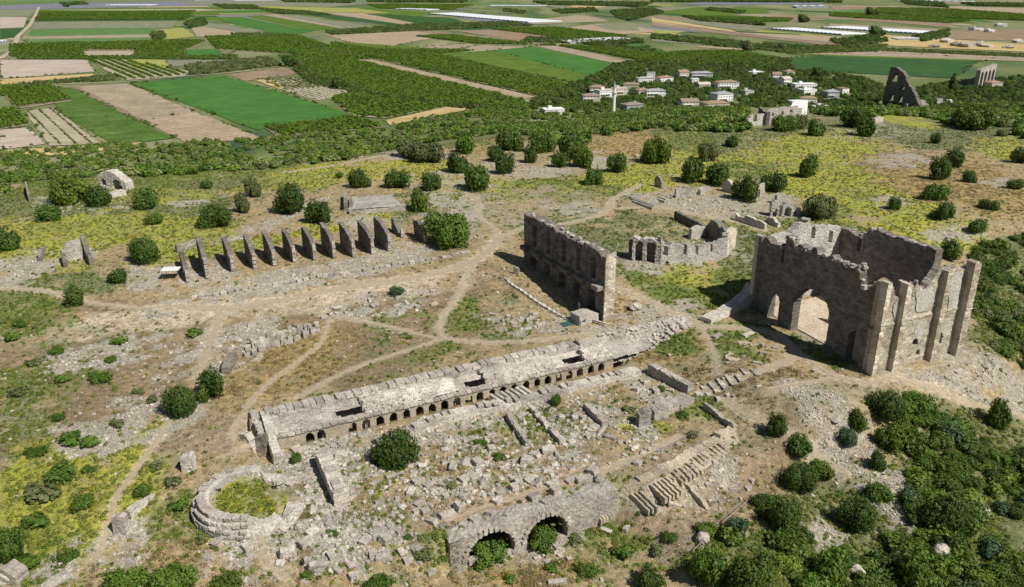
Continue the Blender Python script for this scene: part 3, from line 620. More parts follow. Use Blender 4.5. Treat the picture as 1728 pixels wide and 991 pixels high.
for a_, b_ in lo:                      # collapsed stretches: roof lid, shaped to keep the hollow beside it in shade
    V = []; F = []; n = 14
    for i in range(n+1):
        f = i/n
        for j in range(8):
            v_ = lin(-1.9, -6.0, j/7); z_ = lin(-1.0, -1.75, j/7); V.append(tuple(UV(lin(a_-.2, b_+.2, f)+random.uniform(-.08, .08), v_, float(z_)+random.uniform(-.1, .1))))
    F = [(i*8+j, (i+1)*8+j, (i+1)*8+j+1, i*8+j+1) for i in range(n) for j in range(7) if j < 3 or i < n*(.30+.05*(j % 3)) or j == 6]
    link('vault_lid', mesh('vault_lid', V, F), M['arc'], ar)
# ledge stones above the arches
u = 1.2; k = 0
while u < UE:
    l_ = random.uniform(.9, 1.5); c_ = UV(u+l_/2, -6.35, -1.78+random.uniform(-.04, .04))
    stoneobj('ledge_stone', tuple(c_), (l_/2-.04, .5, .17), BK[k % 4], SITE, (0, random.uniform(-.03, .03)), ar); u += l_; k += 1
# the arcade wall itself
ax = [523, 543, 569, 588, 621, 641, 664, 684, 706, 727, 748, 770, 790, 810, 829, 849, 868, 887, 906, 925, 943, 962, 980, 1001, 1014]
aw0 = UV(1.0, -6.6, 0); aw1 = UV(UE, -6.6, 0); HL = []
ax = [(523, 742), (542, 737), (595, 718), (618, 713), (641, 707), (664, 700), (686, 694), (708, 689), (729, 683), (750, 677), (771, 672), (791, 667), (810, 661), (830, 655), (849, 651), (868, 646), (888, 641), (907, 636), (925, 633), (943, 629), (961, 625), (979, 620), (998, 616), (1015, 613)]
for px, py in ax:
    s_, z_ = onwall(aw0, aw1, px, py-3); HL.append(arch(s_-.68, s_+.68, -4.6, -2.95-.1*random.random(), 8))
wall('arch_wall', aw0, aw1, .75, lambda s: -1.86, M['sand'], ar, zb=-4.5, cell=.155, holes=HL, rag=.02, jit=.012)
V, F = [], []
# rubble ramp where the arcade top runs out to the path
V = []; F = []; n = 40; uz = U_(1165, 548)
for i in range(n+1):
    f = i/n
    for j in range(13):
        g_ = j/12; w_ = lin(7.2, 3.0, f); x_, y_ = xy_of(lin(UE-.5, uz, f), .6-g_*w_); zz = float(zg(x_, y_)); hh_ = .75*math.sin(math.pi*min(1, g_*1.15+.02))*(1-f*.7)
        V.append((x_+random.uniform(-.2, .2), y_+random.uniform(-.2, .2), max(zz-.1, lin(-.35-1.3*g_, zz, min(1, f*1.6)))+hh_*.5+random.uniform(-.14, .14)))
F = [(i*13+j, (i+1)*13+j, (i+1)*13+j+1, i*13+j+1) for i in range(n) for j in range(12)]
link('rubble_ramp', mesh('rubble_ramp', V, F), M['arc'], ar)
V, F = [], []
for k in range(1500):
    uu = random.uniform(.8, uz); a_ = random.uniform(-6.0, -1.9) if uu < UE else random.uniform(-5, .3)
    if any(q0 < uu < q1 for q0, q1 in lo): continue
    f = (-a_-1.9)/4.1; z_ = (-.42-1.15*max(0, f)**1.2+.2*math.exp(-((a_+4)/1.3)**2)) if uu < UE else float(zg(*xy_of(uu, a_)))+.15
    s_ = random.uniform(.12, .34); c_ = UV(uu, a_, z_+.03); box(V, F, tuple(c_), (s_*random.uniform(1, 1.8), s_, s_*.5), ux=(math.cos(SITE+random.uniform(-.4, .4)), math.sin(SITE+random.uniform(-.4, .4))), jit=.1)
o = link('roof_stones', mesh('roof_stones', V, F), M['arc'], ar, kind='stuff')
# second wall line, lower, broken
w2 = thing('second_wall', 'broad low second wall running parallel in front of the arched openings', 'ruined wall', (0, 0, 0))
def pl2(pts, z): return [uv_of(*onz(px, py, z)) for px, py in pts]
line2 = pl2([(640, 757), (700, 735), (760, 712), (880, 686), (960, 664), (1020, 650), (1082, 634)], -4.0)
for (u0, v0), (u1, v1) in zip(line2[:-1], line2[1:]):
    wall('wall_core', UV(u0, v0, 0), UV(u1, v1, 0), 2.1, [(0, -3.0), (99, -3.0)], M['arc'], w2, zb=-4.7, cell=.3, rag=.3, jit=.06)
    l_ = u1-u0; n = int(l_/1.3)
    for i in range(n):
        if random.random() < .42: continue
        uu = lin(u0, u1, (i+.5)/n); vv = lin(v0, v1, (i+.5)/n)
        stoneobj('cap_stone', tuple(UV(uu, vv+1.1, -2.75+random.uniform(-.1, .1))), (random.uniform(.4, .62), random.uniform(.45, .9), .22), BK[i % 4], SITE+random.uniform(-.2, .2), (random.uniform(-.08, .08), random.uniform(-.08, .08)), w2)
pv = thing('collapsed_paving_slabs', 'row of thin tilted slabs lying side by side between the arches and the second wall', 'stone slabs', (0, 0, 0))
for i in range(7):
    p = G(836+i*8.5, 680-i*2.4); stoneobj('slab', (p[0], p[1], p[2]+.9), (.33, 1.25, .22), BK[i % 4], SITE+.45, (.25, .1), pv)
# west end of the arcade: a thick cross wall and a tall slab standing at the corner
ew = thing('arcade_end_wall', 'thick broken end wall with shadowed gaps at the left end of the long arcade', 'ruined wall', (0, 0, 0))
wall('end_wall', UV(1.8, -.2, 0), UV(1.6, -10.8, 0), 1.3, [(0, .1), (3, 0.2), (5, -.6), (7, -1.2), (9.6, -2.)], M['arc'], ew, zb=-5.2, rag=.5)
wall('outer_wall', UV(-2.9, -4.2, 0), UV(-1.2, -7.4, 0), 1.2, [(0, -1.), (3, -.4), (4, -1.6)], M['arc'], ew, zb=-5.6, rag=.7)
a_ = G(433, 769); b_ = G(449, 772)
wall('corner_pillar', a_, b_, 1.3, [(0, a_[2]+3.4), (1.5, a_[2]+3.7)], M['wall'], ew, rag=.4)

# --- courtyard cross walls
for (pa, pb_, T, h, lab) in [((565, 858), (533, 783), 2.2, 2.2, 'long thick straight wall with deep black shadow beside it, right of the round tower base'),
        ((887, 757), (853, 706), 1.0, .9, 'thin slanting low wall with a narrow shadow, left of two similar ones in the upper courtyard'), ((945, 752), (893, 694), 1.0, .8, 'thin slanting low wall in the middle of the upper courtyard'),
        ((1016, 722), (984, 690), 1.1, 1.0, 'thin low wall ending at a heap of large tilted slabs'), ((1237, 728), (1186, 690), .8, 1.1, 'dark-sided low retaining wall at the edge of the bare excavated earth'),
        ((1160, 665), (1092, 632), 1.5, 1.8, 'crumbling low wall of dark rubble along the sunken pit')]:
    A_ = G(*pa); B_ = G(*pb_); o = thing('low_wall', lab, 'wall', (0, 0, 0)); l_ = np.hypot(*(B_-A_)[:2])
    # body lies to the right of the traced line
    wall('wall_body', B_, A_, -0.0+T, [(0, B_[2]+h), (l_*.5, (A_[2]+B_[2])/2+h), (l_, A_[2]+h*.85)], M['cop'], o, rag=.35, cell=.28)
    n = int(l_/1.2)
    for i in range(n):
        p = B_+(A_-B_)*(i+.5)/n; dd_ = (A_-B_)[:2]/l_
        if random.random() < .3: continue
        stoneobj('stone', (p[0]-dd_[1]*T*.45+random.uniform(-.2, .2), p[1]+dd_[0]*T*.45+random.uniform(-.2, .2), p[2]+h*.95), (.52, T*.33, .2), BK[i % 4], math.atan2(dd_[1], dd_[0])+random.uniform(-.1, .1), parent=o)
# --- thick broken foundation on the east side
ef = thing('broken_foundation', 'massive grey broken foundation blocks with deep shadows at the right end of the courtyard', 'ruin', (0, 0, 0))
for (a_, b_, T, h) in [((1104, 711), (1128, 706), 2., 2.1), ((1120, 703), (1150, 692), 2.6, 1.8), ((1078, 722), (1098, 720), 1.8, 2.6), ((1148, 694), (1172, 680), 2.8, 1.2)]:
    A_, B_ = G(*a_), G(*b_); wall('foundation_block', A_, B_, T, [(0, A_[2]+h*.8), (1, A_[2]+h), (9, B_[2]+h*.8)], M['cop'], ef, rag=.6, cell=.3)
rd = thing('stone_paved_strip', 'straight strip of old flat paving slabs crossing the dry grass towards the big hall', 'paving', (0, 0, 0))
a_, b_ = G(1180, 664), G(1300, 622); l_ = np.hypot(*(b_-a_)[:2]); dd_ = (b_-a_)[:2]/l_; nn_ = np.array([-dd_[1], dd_[0]])
for i in range(int(l_/1.5)):
    for j in (-1, 0, 1):
        if random.random() < .3: continue
        p = a_[:2]+dd_*(i*1.5)+nn_*j*1.15; stoneobj('paving_slab', (p[0], p[1], float(zg(*p))+.02), (.7, .55, .08), BK[(i+j) % 4], math.atan2(dd_[1], dd_[0])+random.uniform(-.05, .05), parent=rd)

# --- lower terrace wall with two great vault openings
lw = thing('vaulted_terrace_wall', 'grey terrace wall with two great dark arched vaults along the bottom of the site', 'terrace wall', (0, 0, 0))
l0 = UV(LU0, -LV, 0); l1 = UV(LU1, -LV, 0)
def lwp(px, py): return onwall(l0, l1, px, py)
sA0, _ = lwp(788, 940); sA1, zA = lwp(868, 945); _, zt1 = lwp(833, 897); sB0, _ = lwp(888, 915); sB1, _ = lwp(957, 905); _, zt2 = lwp(935, 868)
H1 = arch(sA0, sA1, -11, zt1-(sA1-sA0)/2, 16); H2 = arch(sB0, sB1, -11, zt2-(sB1-sB0)/2, 16)
ltop = [(0, -4.3), (3, -3.9), (14, -3.8), (22, -3.7), (LU1-LU0, -4.1)]
wall('wall_face', l0, l1, 1.4, ltop, M['cop'], lw, zb=-11, cell=.25, holes=[H1, H2], rag=.25, jit=.07)
wall('return_wall', UV(LU0+.1, -LV+7, 0), UV(LU0+.1, -LV, 0), 1.2, [(0, -4.), (5, -4.2)], M['wall'], lw, zb=-11, rag=.3)
for s0, s1, zt in ((sA0, sA1, zt1), (sB0, sB1, zt2)):   # voussoirs and the vault behind
    c0 = (s0+s1)/2; r_ = (s1-s0)/2; zc = zt-r_
    for k in range(15):
        a = math.pi*(k+.5)/15; p = UV(LU0+c0-math.cos(a)*(r_+.38), -LV-.05, zc+math.sin(a)*(r_+.38))
        o = stoneobj('arch_stone', tuple(p), (.36, .2, .3), BK[k % 4], SITE, parent=lw); o.rotation_euler = (0, -(a-math.pi)+0, SITE)
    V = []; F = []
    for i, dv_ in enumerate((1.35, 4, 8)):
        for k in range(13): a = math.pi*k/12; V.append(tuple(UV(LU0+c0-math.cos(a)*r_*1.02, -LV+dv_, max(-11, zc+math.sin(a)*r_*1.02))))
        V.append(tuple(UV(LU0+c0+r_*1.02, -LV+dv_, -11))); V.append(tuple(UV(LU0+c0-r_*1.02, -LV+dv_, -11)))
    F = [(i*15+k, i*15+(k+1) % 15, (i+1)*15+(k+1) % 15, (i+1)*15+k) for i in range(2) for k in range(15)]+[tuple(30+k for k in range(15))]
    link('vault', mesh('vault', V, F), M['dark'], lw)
zl = float(zg(*xy_of(30, -34)))
for k in range(9):
    p = G(795+k*9, 950-k*2); stoneobj('sill_stone', (p[0], p[1], p[2]+.35), (.5, .4, .45), BK[k % 4], SITE+random.uniform(-.2, .2), parent=lw)
strip('wall_top_masonry', LU0+.2, LU1-.2, [(-LV+.1, -3.95), (-LV+1.4, -3.8), (-LV+2.9, -3.95), (-LV+4.0, -4.12)], M['cop'], lw, amp=.09, step=.5)
strip('earth_cover', LU0-.6, LU1+1, [(-LV+3.6, -4.06), (-LV+8, -3.96), (-LV+10.5, -4.2)], M['gtop'], lw, amp=.03, step=.6, endcap=False)
# continuation with pale stepped tiers
st = thing('stepped_tiers', 'pale sandy excavated bank cut with rows of narrow steps and dark slots', 'steps', (0, 0, 0))
def tier(px0, py0, px1, py1, n, wid, dx=0):
    A_ = G(px0, py0); B_ = G(px1, py1)
    for i in range(n):
        p = A_+(B_-A_)*i/max(1, n-1); V, F = [], []
        q = p[:2]; d_ = np.array([.50, -.866])
        for j, (o1, zz) in enumerate(((0, .36), (wid*.33, .2), (wid*.66, .04))):
            c_ = q+d_*(o1+wid/6); box(V, F, (c_[0], c_[1], p[2]+zz-.3), (wid/6+.02, .2, .45), ux=d_, jit=.07)
        link('step', mesh('step', V, F), M['sand'], st)
tier(1066, 838, 1080, 833, 3, 4.2); tier(1098, 822, 1124, 810, 5, 3.6); tier(1134, 800, 1168, 784, 6, 2.4); tier(1150, 792, 1166, 778, 3, 2.2); tier(1172, 775, 1212, 752, 7, 2.3); tier(1008, 872, 1022, 865, 4, 1.2)
V = []; F = []; cor = [(1035, 842), (1250, 722), (1262, 740), (1215, 775), (1160, 815), (1105, 868), (1050, 868), (1010, 868)]
sp_ = [(0, (1030, 845), (1020, 868)), (1, (1080, 820), (1085, 868)), (2, (1130, 795), (1125, 835)), (3, (1175, 765), (1180, 800)), (4, (1215, 742), (1225, 768)), (5, (1240, 728), (1248, 745))]
m_ = 10; nseg = 40
for i in range(nseg+1):
    f = i/nseg*5; k = min(4, int(f)); f -= k; a_ = np.array(sp_[k][1])*(1-f)+np.array(sp_[k+1][1])*f; b_ = np.array(sp_[k][2])*(1-f)+np.array(sp_[k+1][2])*f
    for j in range(m_+1): q = a_+(b_-a_)*j/m_; p = G(*q); V.append((p[0], p[1], float(zg(p[0], p[1]))+.14*(1 if 0 < j < m_ else -1)+random.uniform(-.04, .04)))
F = [(i*(m_+1)+j, (i+1)*(m_+1)+j, (i+1)*(m_+1)+j+1, i*(m_+1)+j+1) for i in range(nseg) for j in range(m_)]
link('sandy_bank', mesh('sandy_bank', V, F), M['sand'], st)
tp2 = [G(*p) for p in [(1037, 846), (1080, 822), (1130, 797), (1175, 768), (1215, 744), (1240, 729)]]
for a_, b_ in zip(tp2[:-1], tp2[1:]): wall('bank_wall', a_, b_, 1.3, [(0, a_[2]+.8), (float(np.hypot(*(b_-a_)[:2])), b_[2]+.7)], M['sand'], st, rag=.4, cell=.3)
wl = thing('excavated_footing', 'thin dug-out wall footing of loose blocks in the bare excavation', 'wall', (0, 0, 0))
for a_, b_, h in [((1150, 812), (1193, 862), .6), ((1136, 816), (1152, 804), .9), ((1128, 858), (1150, 862), .5), ((1118, 850), (1135, 838), .8)]:
    A_, B_ = G(*a_), G(*b_); wall('footing', A_, B_, .7, [(0, A_[2]+h*.7), (float(np.hypot(*(B_-A_)[:2])), B_[2]+h*.7)], M['sand'], wl, rag=.5, cell=.25)

# --- round tower base
tb = thing('round_tower_base', 'broad round hollow tower base of pale stone with yellow weeds inside, lower left', 'tower ruin', (0, 0, 0))
tcx, tcy = onz(420, 832, -1.4); tcx, tcy = float(tcx), float(tcy); R1 = 7.7; R0 = 5.3; ztp = -1.0
zgb = min(float(zg(tcx+R1*math.cos(a), tcy+R1*math.sin(a))) for a in np.linspace(0, 6.28, 24))-.5
V = []; F = []; na = 110; prof = [(R0, -2.9), (R0, ztp), (R1-.9, ztp+.1), (R1-.8, ztp-.5), (R1-.45, ztp-.55), (R1-.4, ztp-1.3), (R1-.1, ztp-1.35), (R1, zgb)]
a0, a1 = math.radians(62), math.radians(62+300)
for i in range(na+1):
    a = lin(a0, a1, i/na); er = 1-.8*sst(np.array((i/na-.70)/.14))-.6*sst(np.array((.26-i/na)/.16)); er = float(er)
    for r_, z_ in prof:
        r2 = r_+random.uniform(-.1, .1); z2 = lin(float(zg(tcx+r2*math.cos(a), tcy+r2*math.sin(a)))+.35, z_, er) if z_ > -5 else z_
        V.append((tcx+r2*math.cos(a), tcy+r2*math.sin(a), z2+random.uniform(-.08, .08)))
q = len(prof); F = [(i*q+j, (i+1)*q+j, (i+1)*q+j+1, i*q+j+1) for i in range(na) for j in range(q-1)]+[tuple(range(q)), tuple(na*q+j for j in reversed(range(q)))]
link('tower_wall', mesh('tower_wall', V, F), M['arc'], tb)
for ring, (r_, z_, wdt) in enumerate(((R1-1.3, ztp+.12, .55), (R1-.62, ztp-.6, .4), (R1-.22, ztp-1.4, .35), (R1-.08, ztp-2.1, .2), (R1-.05, ztp-2.8, .2))):
    n = int(2*math.pi*r_/1.25)
    for i in range(n):
        a = lin(a0, a1, (i+.5)/n+ring*.006)
        if random.random() < .28 or (i/n > .72) or i/n < .2: continue
        stoneobj('stone', (tcx+r_*math.cos(a), tcy+r_*math.sin(a), z_+random.uniform(-.06, .06)), (.55*300/360, wdt, .24), BK[i % 4], a+math.pi/2, (random.uniform(-.06, .06), random.uniform(-.06, .06)), tb)
V = [(tcx, tcy, -2.2)]; F = []
for i in range(40): a = 2*math.pi*i/40; x_, y_ = tcx+(R0+.3)*math.cos(a), tcy+(R0+.3)*math.sin(a); op = 1 if (a > math.radians(310) or a < math.radians(105)) else 0; V.append((x_, y_, (float(zg(x_, y_))-.15 if op else -2.4)+random.uniform(-.1, .1)))
F = [(0, i+1, (i+1) % 40+1) for i in range(40)]; link('earth_fill', mesh('earth_fill', V, F), M['gfill'] if 'gfill' in M else None, tb)
# info panel by the tower
ip = thing('information_panel', 'small grey sloping information panel standing inside the round tower base', 'sign', (float(onz(372, 830, -2.2)[0]), float(onz(372, 830, -2.2)[1]), -2.3))
boxobj('panel', (0, 0, .95), (.5, .35, .03), M['grey'], ip, rz=.5); V, F = [], []; cyl(V, F, (0, 0, -.2), (0, 0, .93), .05, 6); link('post', mesh('post', V, F), M['metal'], ip)

# --- single fragments on the left
A_, B_ = G(196, 935), G(219, 898)
o = thing('leaning_wall_fragment', 'tall leaning slab of wall with black shadow beside the path, lower left', 'ruined wall', (0, 0, 0))
wall('slab', G(192, 902), G(214, 905), 1.0, [(0, G(200, 905)[2]+2.6), (1.2, G(200, 905)[2]+3.), (2.5, G(200, 905)[2]+2.2)], M['cop'], o, rag=.3)
wall('rear_slab', G(214, 905), G(226, 890), .8, [(0, G(214, 905)[2]+2.2), (2, G(214, 905)[2]+1.6)], M['cop'], o, rag=.4)
wall('wall_run', G(222, 878), G(262, 838), 1.0, [(0, G(222, 878)[2]+1.5), (3, G(240, 860)[2]+.5), (8, G(262, 838)[2]+.4)], M['cop'], o, rag=.4)
A_ = G(312, 797); o = thing('standing_stump', 'single square stump of masonry standing alone above the round tower base', 'ruined wall', (0, 0, 0))
wall('stump', G(307, 798), G(328, 797), 1.5, [(0, A_[2]+2.2), (2, A_[2]+2.6)], M['arc'], o, rag=.35, cell=.25)
for (pa, pb2, T, h, lab, mm) in [((388, 632), (402, 606), 1.4, 2.2, 'dark stump of wall at the lower end of the stacked column drums', 'wall'), ((98, 450), (122, 447), 4.0, 3.2, '', None),
   ((0, 985), (30, 991), 2, 2., 'pale boulder outcrop cut by the left edge at bottom left', 'rock'),
   ((72, 442), (78, 425), .8, 2.2, 'small tilted wall fragment on the left, left of the two-legged ruin', 'wall'), ((153, 258+60), (156, 305), .8, 3., '', None),
   ((52, 340), (47, 318), .5, 3.4, 'thin upright needle of masonry at the far left edge of the plateau', 'wall'),
   ((150+1030-40, 335), (1175, 333), 1.2, 3.6, 'pale broken apse wall with a hollow left of the bright green bush', 'arc'), ((1104, 314), (1116, 318), .8, 3.4, 'narrow upright slab standing alone beside the path above the stone benches', 'wall'),
   ((1182, 330), (1200, 322), 1.0, 2.4, 'low ragged wall fragment right of the broken apse wall', 'arc'), ((1218, 322), (1236, 327), 1.2, 4.0, 'tall pale fragment left of the bright green bush', 'arc'),
   ((1282, 333), (1292, 322), .8, 3.6, 'thin hooked wall fragment just right of the bright green bush', 'arc'), ((1085, 272), (1097, 270), 1.6, 2.4, 'dark rock-like wall stump beside a conifer in the golden grass', 'wall'),
   ((1530, 184), (1541, 182), 2.0, 5., 'pale square stump in the scrub right of the tall tower ruin', 'arc'), ((1476, 208), (1490, 206), 1.2, 3.2, 'small pale stump at the edge of the scrub before the tall ruin', 'arc'),
   ((616, 315), (628, 312), .7, 2.6, 'small grey wall end partly behind a round bush above the podium', 'wall'), ((1195, 203+94), (1212, 300), .8, 1.4, 'pale rubble scrap between two dark bushes', 'arc')]:
    if not mm: continue
    A_, B_ = G(*pa), G(*pb2)
    o = thing('wall_fragment', lab, 'ruined wall', (0, 0, 0)); l_ = np.hypot(*(B_-A_)[:2]); wall('masonry', A_, B_, T, [(0, A_[2]+h*.7), (l_*.4, A_[2]+h), (l_, A_[2]+h*.6)], M[mm], o, rag=.5, cell=.25)
o = thing('two_legged_ruin', 'pale ruined gatehouse wall with two dark side walls beside the left path', 'ruined building', (0, 0, 0))
A_, B_ = G(108, 443), G(141, 437); l_ = np.hypot(*(B_-A_)[:2])
wall('front_wall', A_, B_, 1., [(0, A_[2]+2.6), (l_*.4, A_[2]+4.4), (l_*.8, A_[2]+4.6), (l_, A_[2]+4.2)], M['arc'], o, rag=.4); 
wall('side_wall', B_+np.array([-1.5, 3., 0]), G(152, 450), 1., [(0, B_[2]+4.8), (3, B_[2]+3.6), (6, B_[2]+2.)], M['wall'], o, rag=.4)
wall('left_side_wall', A_+np.array([-1.5, 2., 0]), G(108, 452), .9, [(0, A_[2]+2.6), (5, A_[2]+1.5)], M['wall'], o, rag=.4)
o = thing('arched_chamber_ruin', 'pale half-buried chamber ruin with a rounded arch at upper left', 'ruined building', (0, 0, 0))
A_, B_ = G(168, 318), G(214, 322); l_ = np.hypot(*(B_-A_)[:2]); zz = A_[2]
wall('arched_wall', A_, B_, 3.4, [(0, zz+4.5), (l_*.3, zz+6.0), (l_*.6, zz+5.6), (l_, zz+2.5)], M['arc'], o, rag=.6, holes=[arch(l_*.5, l_*.5+3.6, zz-2, zz+1.6), arch(l_*.1, l_*.1+2, zz+1, zz+2.4)])
wall('fallen_wall', G(190, 335), G(214, 330), 3, [(0, G(190, 335)[2]+1.6), (9, G(214, 330)[2]+1.)], M['arc'], o, rag=.6)
# stacked column drums / block rows in the left centre
cdp = thing('row_of_stacked_blocks', 'two-tier row of pale upright blocks lined up on the dry grass at left of centre', 'stone blocks', (0, 0, 0))
for r_, (a_, b_, n) in enumerate([((415, 602), (536, 562), 17), ((420, 590), (532, 552), 15), ((440, 582), (500, 560), 8)]):
    for i in range(n):
        q = (lin(a_[0], b_[0], i/(n-1))+random.uniform(-3, 3), lin(a_[1], b_[1], i/(n-1))+random.uniform(-2, 2)); p = G(*q); tall = random.uniform(.4, .9)*(1.3 if r_ else 1)
        stoneobj('block', (p[0], p[1], p[2]+tall*.7), (random.uniform(.42, .6), .5, tall), BK[i % 4], SITE+random.uniform(-.2, .2), (random.uniform(-.12, .12), random.uniform(-.12, .12)), cdp)
# --- the great hall (basilica tower) on the right
P0 = G(1271, 521); P1 = G(1466, 631); P2 = G(1612, 592)
dW = (P1-P0)[:2]; LW = np.hypot(*dW); dW /= LW; dS = (P2-P1)[:2]; LS = np.hypot(*dS); dS /= LS
nW = np.array([dW[1], -dW[0]]); nS = np.array([dS[1], -dS[0]])
gh = thing('great_hall_ruin', 'huge roofless hall ruin with arched dark front, tall buttressed lit side and ragged wall tops', 'ruined building', (0, 0, 0))
tW = pxtop(P0, P1, [(1271, 397), (1283, 397), (1294, 404), (1297, 412), (1321, 418), (1324, 402), (1337, 402), (1342, 416), (1367, 424), (1387, 432), (1409, 441), (1426, 445), (1437, 452), (1450, 449), (1452, 455)])
tW += pxtop(P0, P1, [(1453.5, 494), (1463, 489), (1470, 481), (1486, 478), (1492, 480)])
def sz(px, py): return onwall(P0, P1, px, py)
a1 = (sz(1296, 518)[0], sz(1315, 518)[0]); a2 = (sz(1337.5, 535)[0], sz(1402, 530)[0]); a3 = (sz(1429, 586)[0], sz(1452, 586)[0])
zA1 = sz(1305, 493)[1]; zA2 = sz(1364, 484)[1]; zA3 = sz(1439, 557)[1]
hW = [arch(*a1, -3, zA1-(a1[1]-a1[0])/2), arch(*a2, -3, zA2-(a2[1]-a2[0])/2, 18), arch(*a3, -3, zA3-(a3[1]-a3[0])/2)]
hW.append([(sz(1319, 430)[0], 30), (sz(1318, 430)[0], sz(1318, 440)[1]), (sz(1323, 430)[0], sz(1323, 446)[1]), (sz(1323, 430)[0], 30)])
def relW(s, z):
    o = (hsh(int(s/1.3+int(z/.62)*.5), int(z/.62), 3)-.5)*.07
    for k, (q0, q1) in enumerate((a1, a2, a3)):
        c = (q0+q1)/2; r = (q1-q0)/2+.7; zs = (zA1, zA2, zA3)[k]-(q1-q0)/2
        if abs(s-c) < r and (z < zs or (s-c)**2+(z-zs)**2 < r*r): o += .1
    if s < .9: o += .6
    if abs(z-8.6) < .25 and s < 99: o += .12
    return o
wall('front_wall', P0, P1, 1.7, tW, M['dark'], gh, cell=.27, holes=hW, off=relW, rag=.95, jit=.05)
tS = pxtop(P1, P2, [(1486, 480), (1497, 477), (1510, 487), (1519, 498), (1528, 506), (1531, 500), (1533, 474), (1549, 475), (1553, 490), (1562, 492), (1570, 482), (1579, 470), (1587, 472), (1588, 456), (1602, 455), (1626, 457), (1640, 452)])
def sq(px, py): return onwall(P1, P2, px, py)
hS = []
for (x0, x1, y0, y1) in [(1500, 1507, 585, 595), (1538, 1550, 574, 584), (1544, 1551, 593, 599), (1583, 1590, 562, 581), (1601, 1605, 464, 482)]:
    s0 = sq(x0, (y0+y1)/2)[0]; s1 = sq(x1, (y0+y1)/2)[0]; z1 = sq(x0, y0)[1]; z0 = sq(x0, y1)[1]; hS.append([(s0, z0), (s0+(s1-s0)*.1, z1), (s1*.7+s0*.3, z1+.25), (s1, z1-.1), (s1-.1, z0)])
def relS(s, z):
    return (hsh(int(s/1.25+int(z/.62)*.5), int(z/.62), 4)-.5)*.09+(.15 if abs(z-9.2) < .25 else 0)+(.1 if z < 9.2 else 0)
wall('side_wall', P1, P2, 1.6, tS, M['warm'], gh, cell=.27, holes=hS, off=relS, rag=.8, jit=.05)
# pale plaster core showing where the facing is lost
for (pp) in [[(1516, 500), (1528, 508), (1524, 545), (1508, 548), (1506, 520)], [(1545, 492), (1572, 486), (1576, 500), (1572, 520), (1545, 528)], [(1549, 540), (1560, 545), (1556, 565), (1549, 578), (1543, 562)], [(1601, 462), (1622, 462), (1615, 520), (1598, 525)], [(1590, 540), (1599, 540), (1594, 572), (1587, 560)], [(1510, 560), (1516, 565), (1512, 590), (1503, 600)]]:
    q = [sq(*p) for p in pp]; V = []; F = []
    poly = [(a+random.uniform(-.1, .1), b_) for a, b_ in q]; n = len(poly); c = (sum(p[0] for p in poly)/n, sum(p[1] for p in poly)/n); E = []
    for i in range(n):
        for t_ in range(5): a_ = poly[i]; b_ = poly[(i+1) % n]; E.append((lin(a_[0], b_[0], t_/5)+random.uniform(-.25, .25), lin(a_[1], b_[1], t_/5)+random.uniform(-.25, .25)))
    for (s_, z_) in [c]+E: p = P1[:2]+dS*s_+nS*(.21 if (s_, z_) == c else .14); V.append((p[0], p[1], z_))
    F = [(0, i+1, (i+1) % len(E)+1) for i in range(len(E))]; link('plaster_patch', mesh('plaster_patch', V, F), M['plas'], gh)
def buttress(px, py, ptx, pty, wd, dp, taper=0):
    g = G(px, py); c = g[:2]-nS*dp; s0 = float((c-P1[:2])@dS); q0 = P1[:2]+dS*s0+nS*dp; _, zt = onwall((*q0, 0), (*(q0+dS*5), 0), ptx, pty)
    o = wall('buttress', q0, q0+dS*wd, dp+.3, [(0, zt), (wd*.5, zt+.25), (wd, zt-.25)], M['warm'], gh, zb=g[2]-.8, cell=.27, rag=.3, jit=.05, off=lambda s, z: (hsh(int(s/1.1+int(z/.62)*.5), int(z/.62), 6)-.5)*.1+(.18 if abs(z-9.2) < .2 else 0))
    return s0
buttress(1473, 638, 1499, 479, 1.1, 1.1); buttress(1513, 634, 1543, 478, 1.3, 1.2); buttress(1568, 611, 1590, 464, 1.3, 1.3); buttress(1606, 598, 1634, 447, 1.8, 1.5)
q0 = P1[:2]+nS*.35; wall('corner_strip', q0-dS*.1, q0+dS*.75, .5, [(0, onwall(P1, P2, 1489, 479)[1]), (1, onwall(P1, P2, 1489, 480)[1])], M['warm'], gh, zb=P1[2]-.6, rag=.2)
LE = 33.0; E1 = P2[:2]; E0 = E1-dW*LE
tE = pxtop(E0, E1, [(1423, 385), (1433, 390), (1442, 397), (1451, 400), (1452.5, 392), (1459, 393), (1470, 386), (1486, 394), (1500, 401), (1522, 404), (1540, 411), (1556, 417), (1579, 423)])
hE_ = onwall(E0, E1, 1468, 484)[0], onwall(E0, E1, 1513, 484)[0]; zE = onwall(E0, E1, 1490, 467)[1]
slot = onwall(E0, E1, 1448, 410); slot2 = onwall(E0, E1, 1453, 418)
smx = onwall(E0, E1, 1579, 425)[0]
tE2 = tE+[(smx+.1, P2[2]+13.8), (LE, P2[2]+13.6)]
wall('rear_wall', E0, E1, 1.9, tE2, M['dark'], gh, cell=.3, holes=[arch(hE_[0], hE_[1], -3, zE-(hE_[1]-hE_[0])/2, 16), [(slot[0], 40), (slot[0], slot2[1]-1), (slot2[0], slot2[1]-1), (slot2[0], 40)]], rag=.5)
N0 = P0[:2]; N1 = E0
tN = pxtop(N0, N1, [(1284, 397), (1300, 402), (1320, 398), (1337, 396), (1350, 382), (1365, 380), (1373, 381), (1395, 386), (1410, 383), (1421, 381)])
def sN(px, py): return onwall(N0, N1, px, py)
hN = []
for x0, x1, y0, y1 in [(1367, 1375, 384, 403), (1396, 1404, 390, 411)]: hN.append([(sN(x0, y1)[0], sN(x0, y1)[1]), (sN(x0, y1)[0], sN(x0, y0)[1]), (sN(x1, y1)[0], sN(x1, y0)[1]), (sN(x1, y1)[0], sN(x1, y1)[1])])
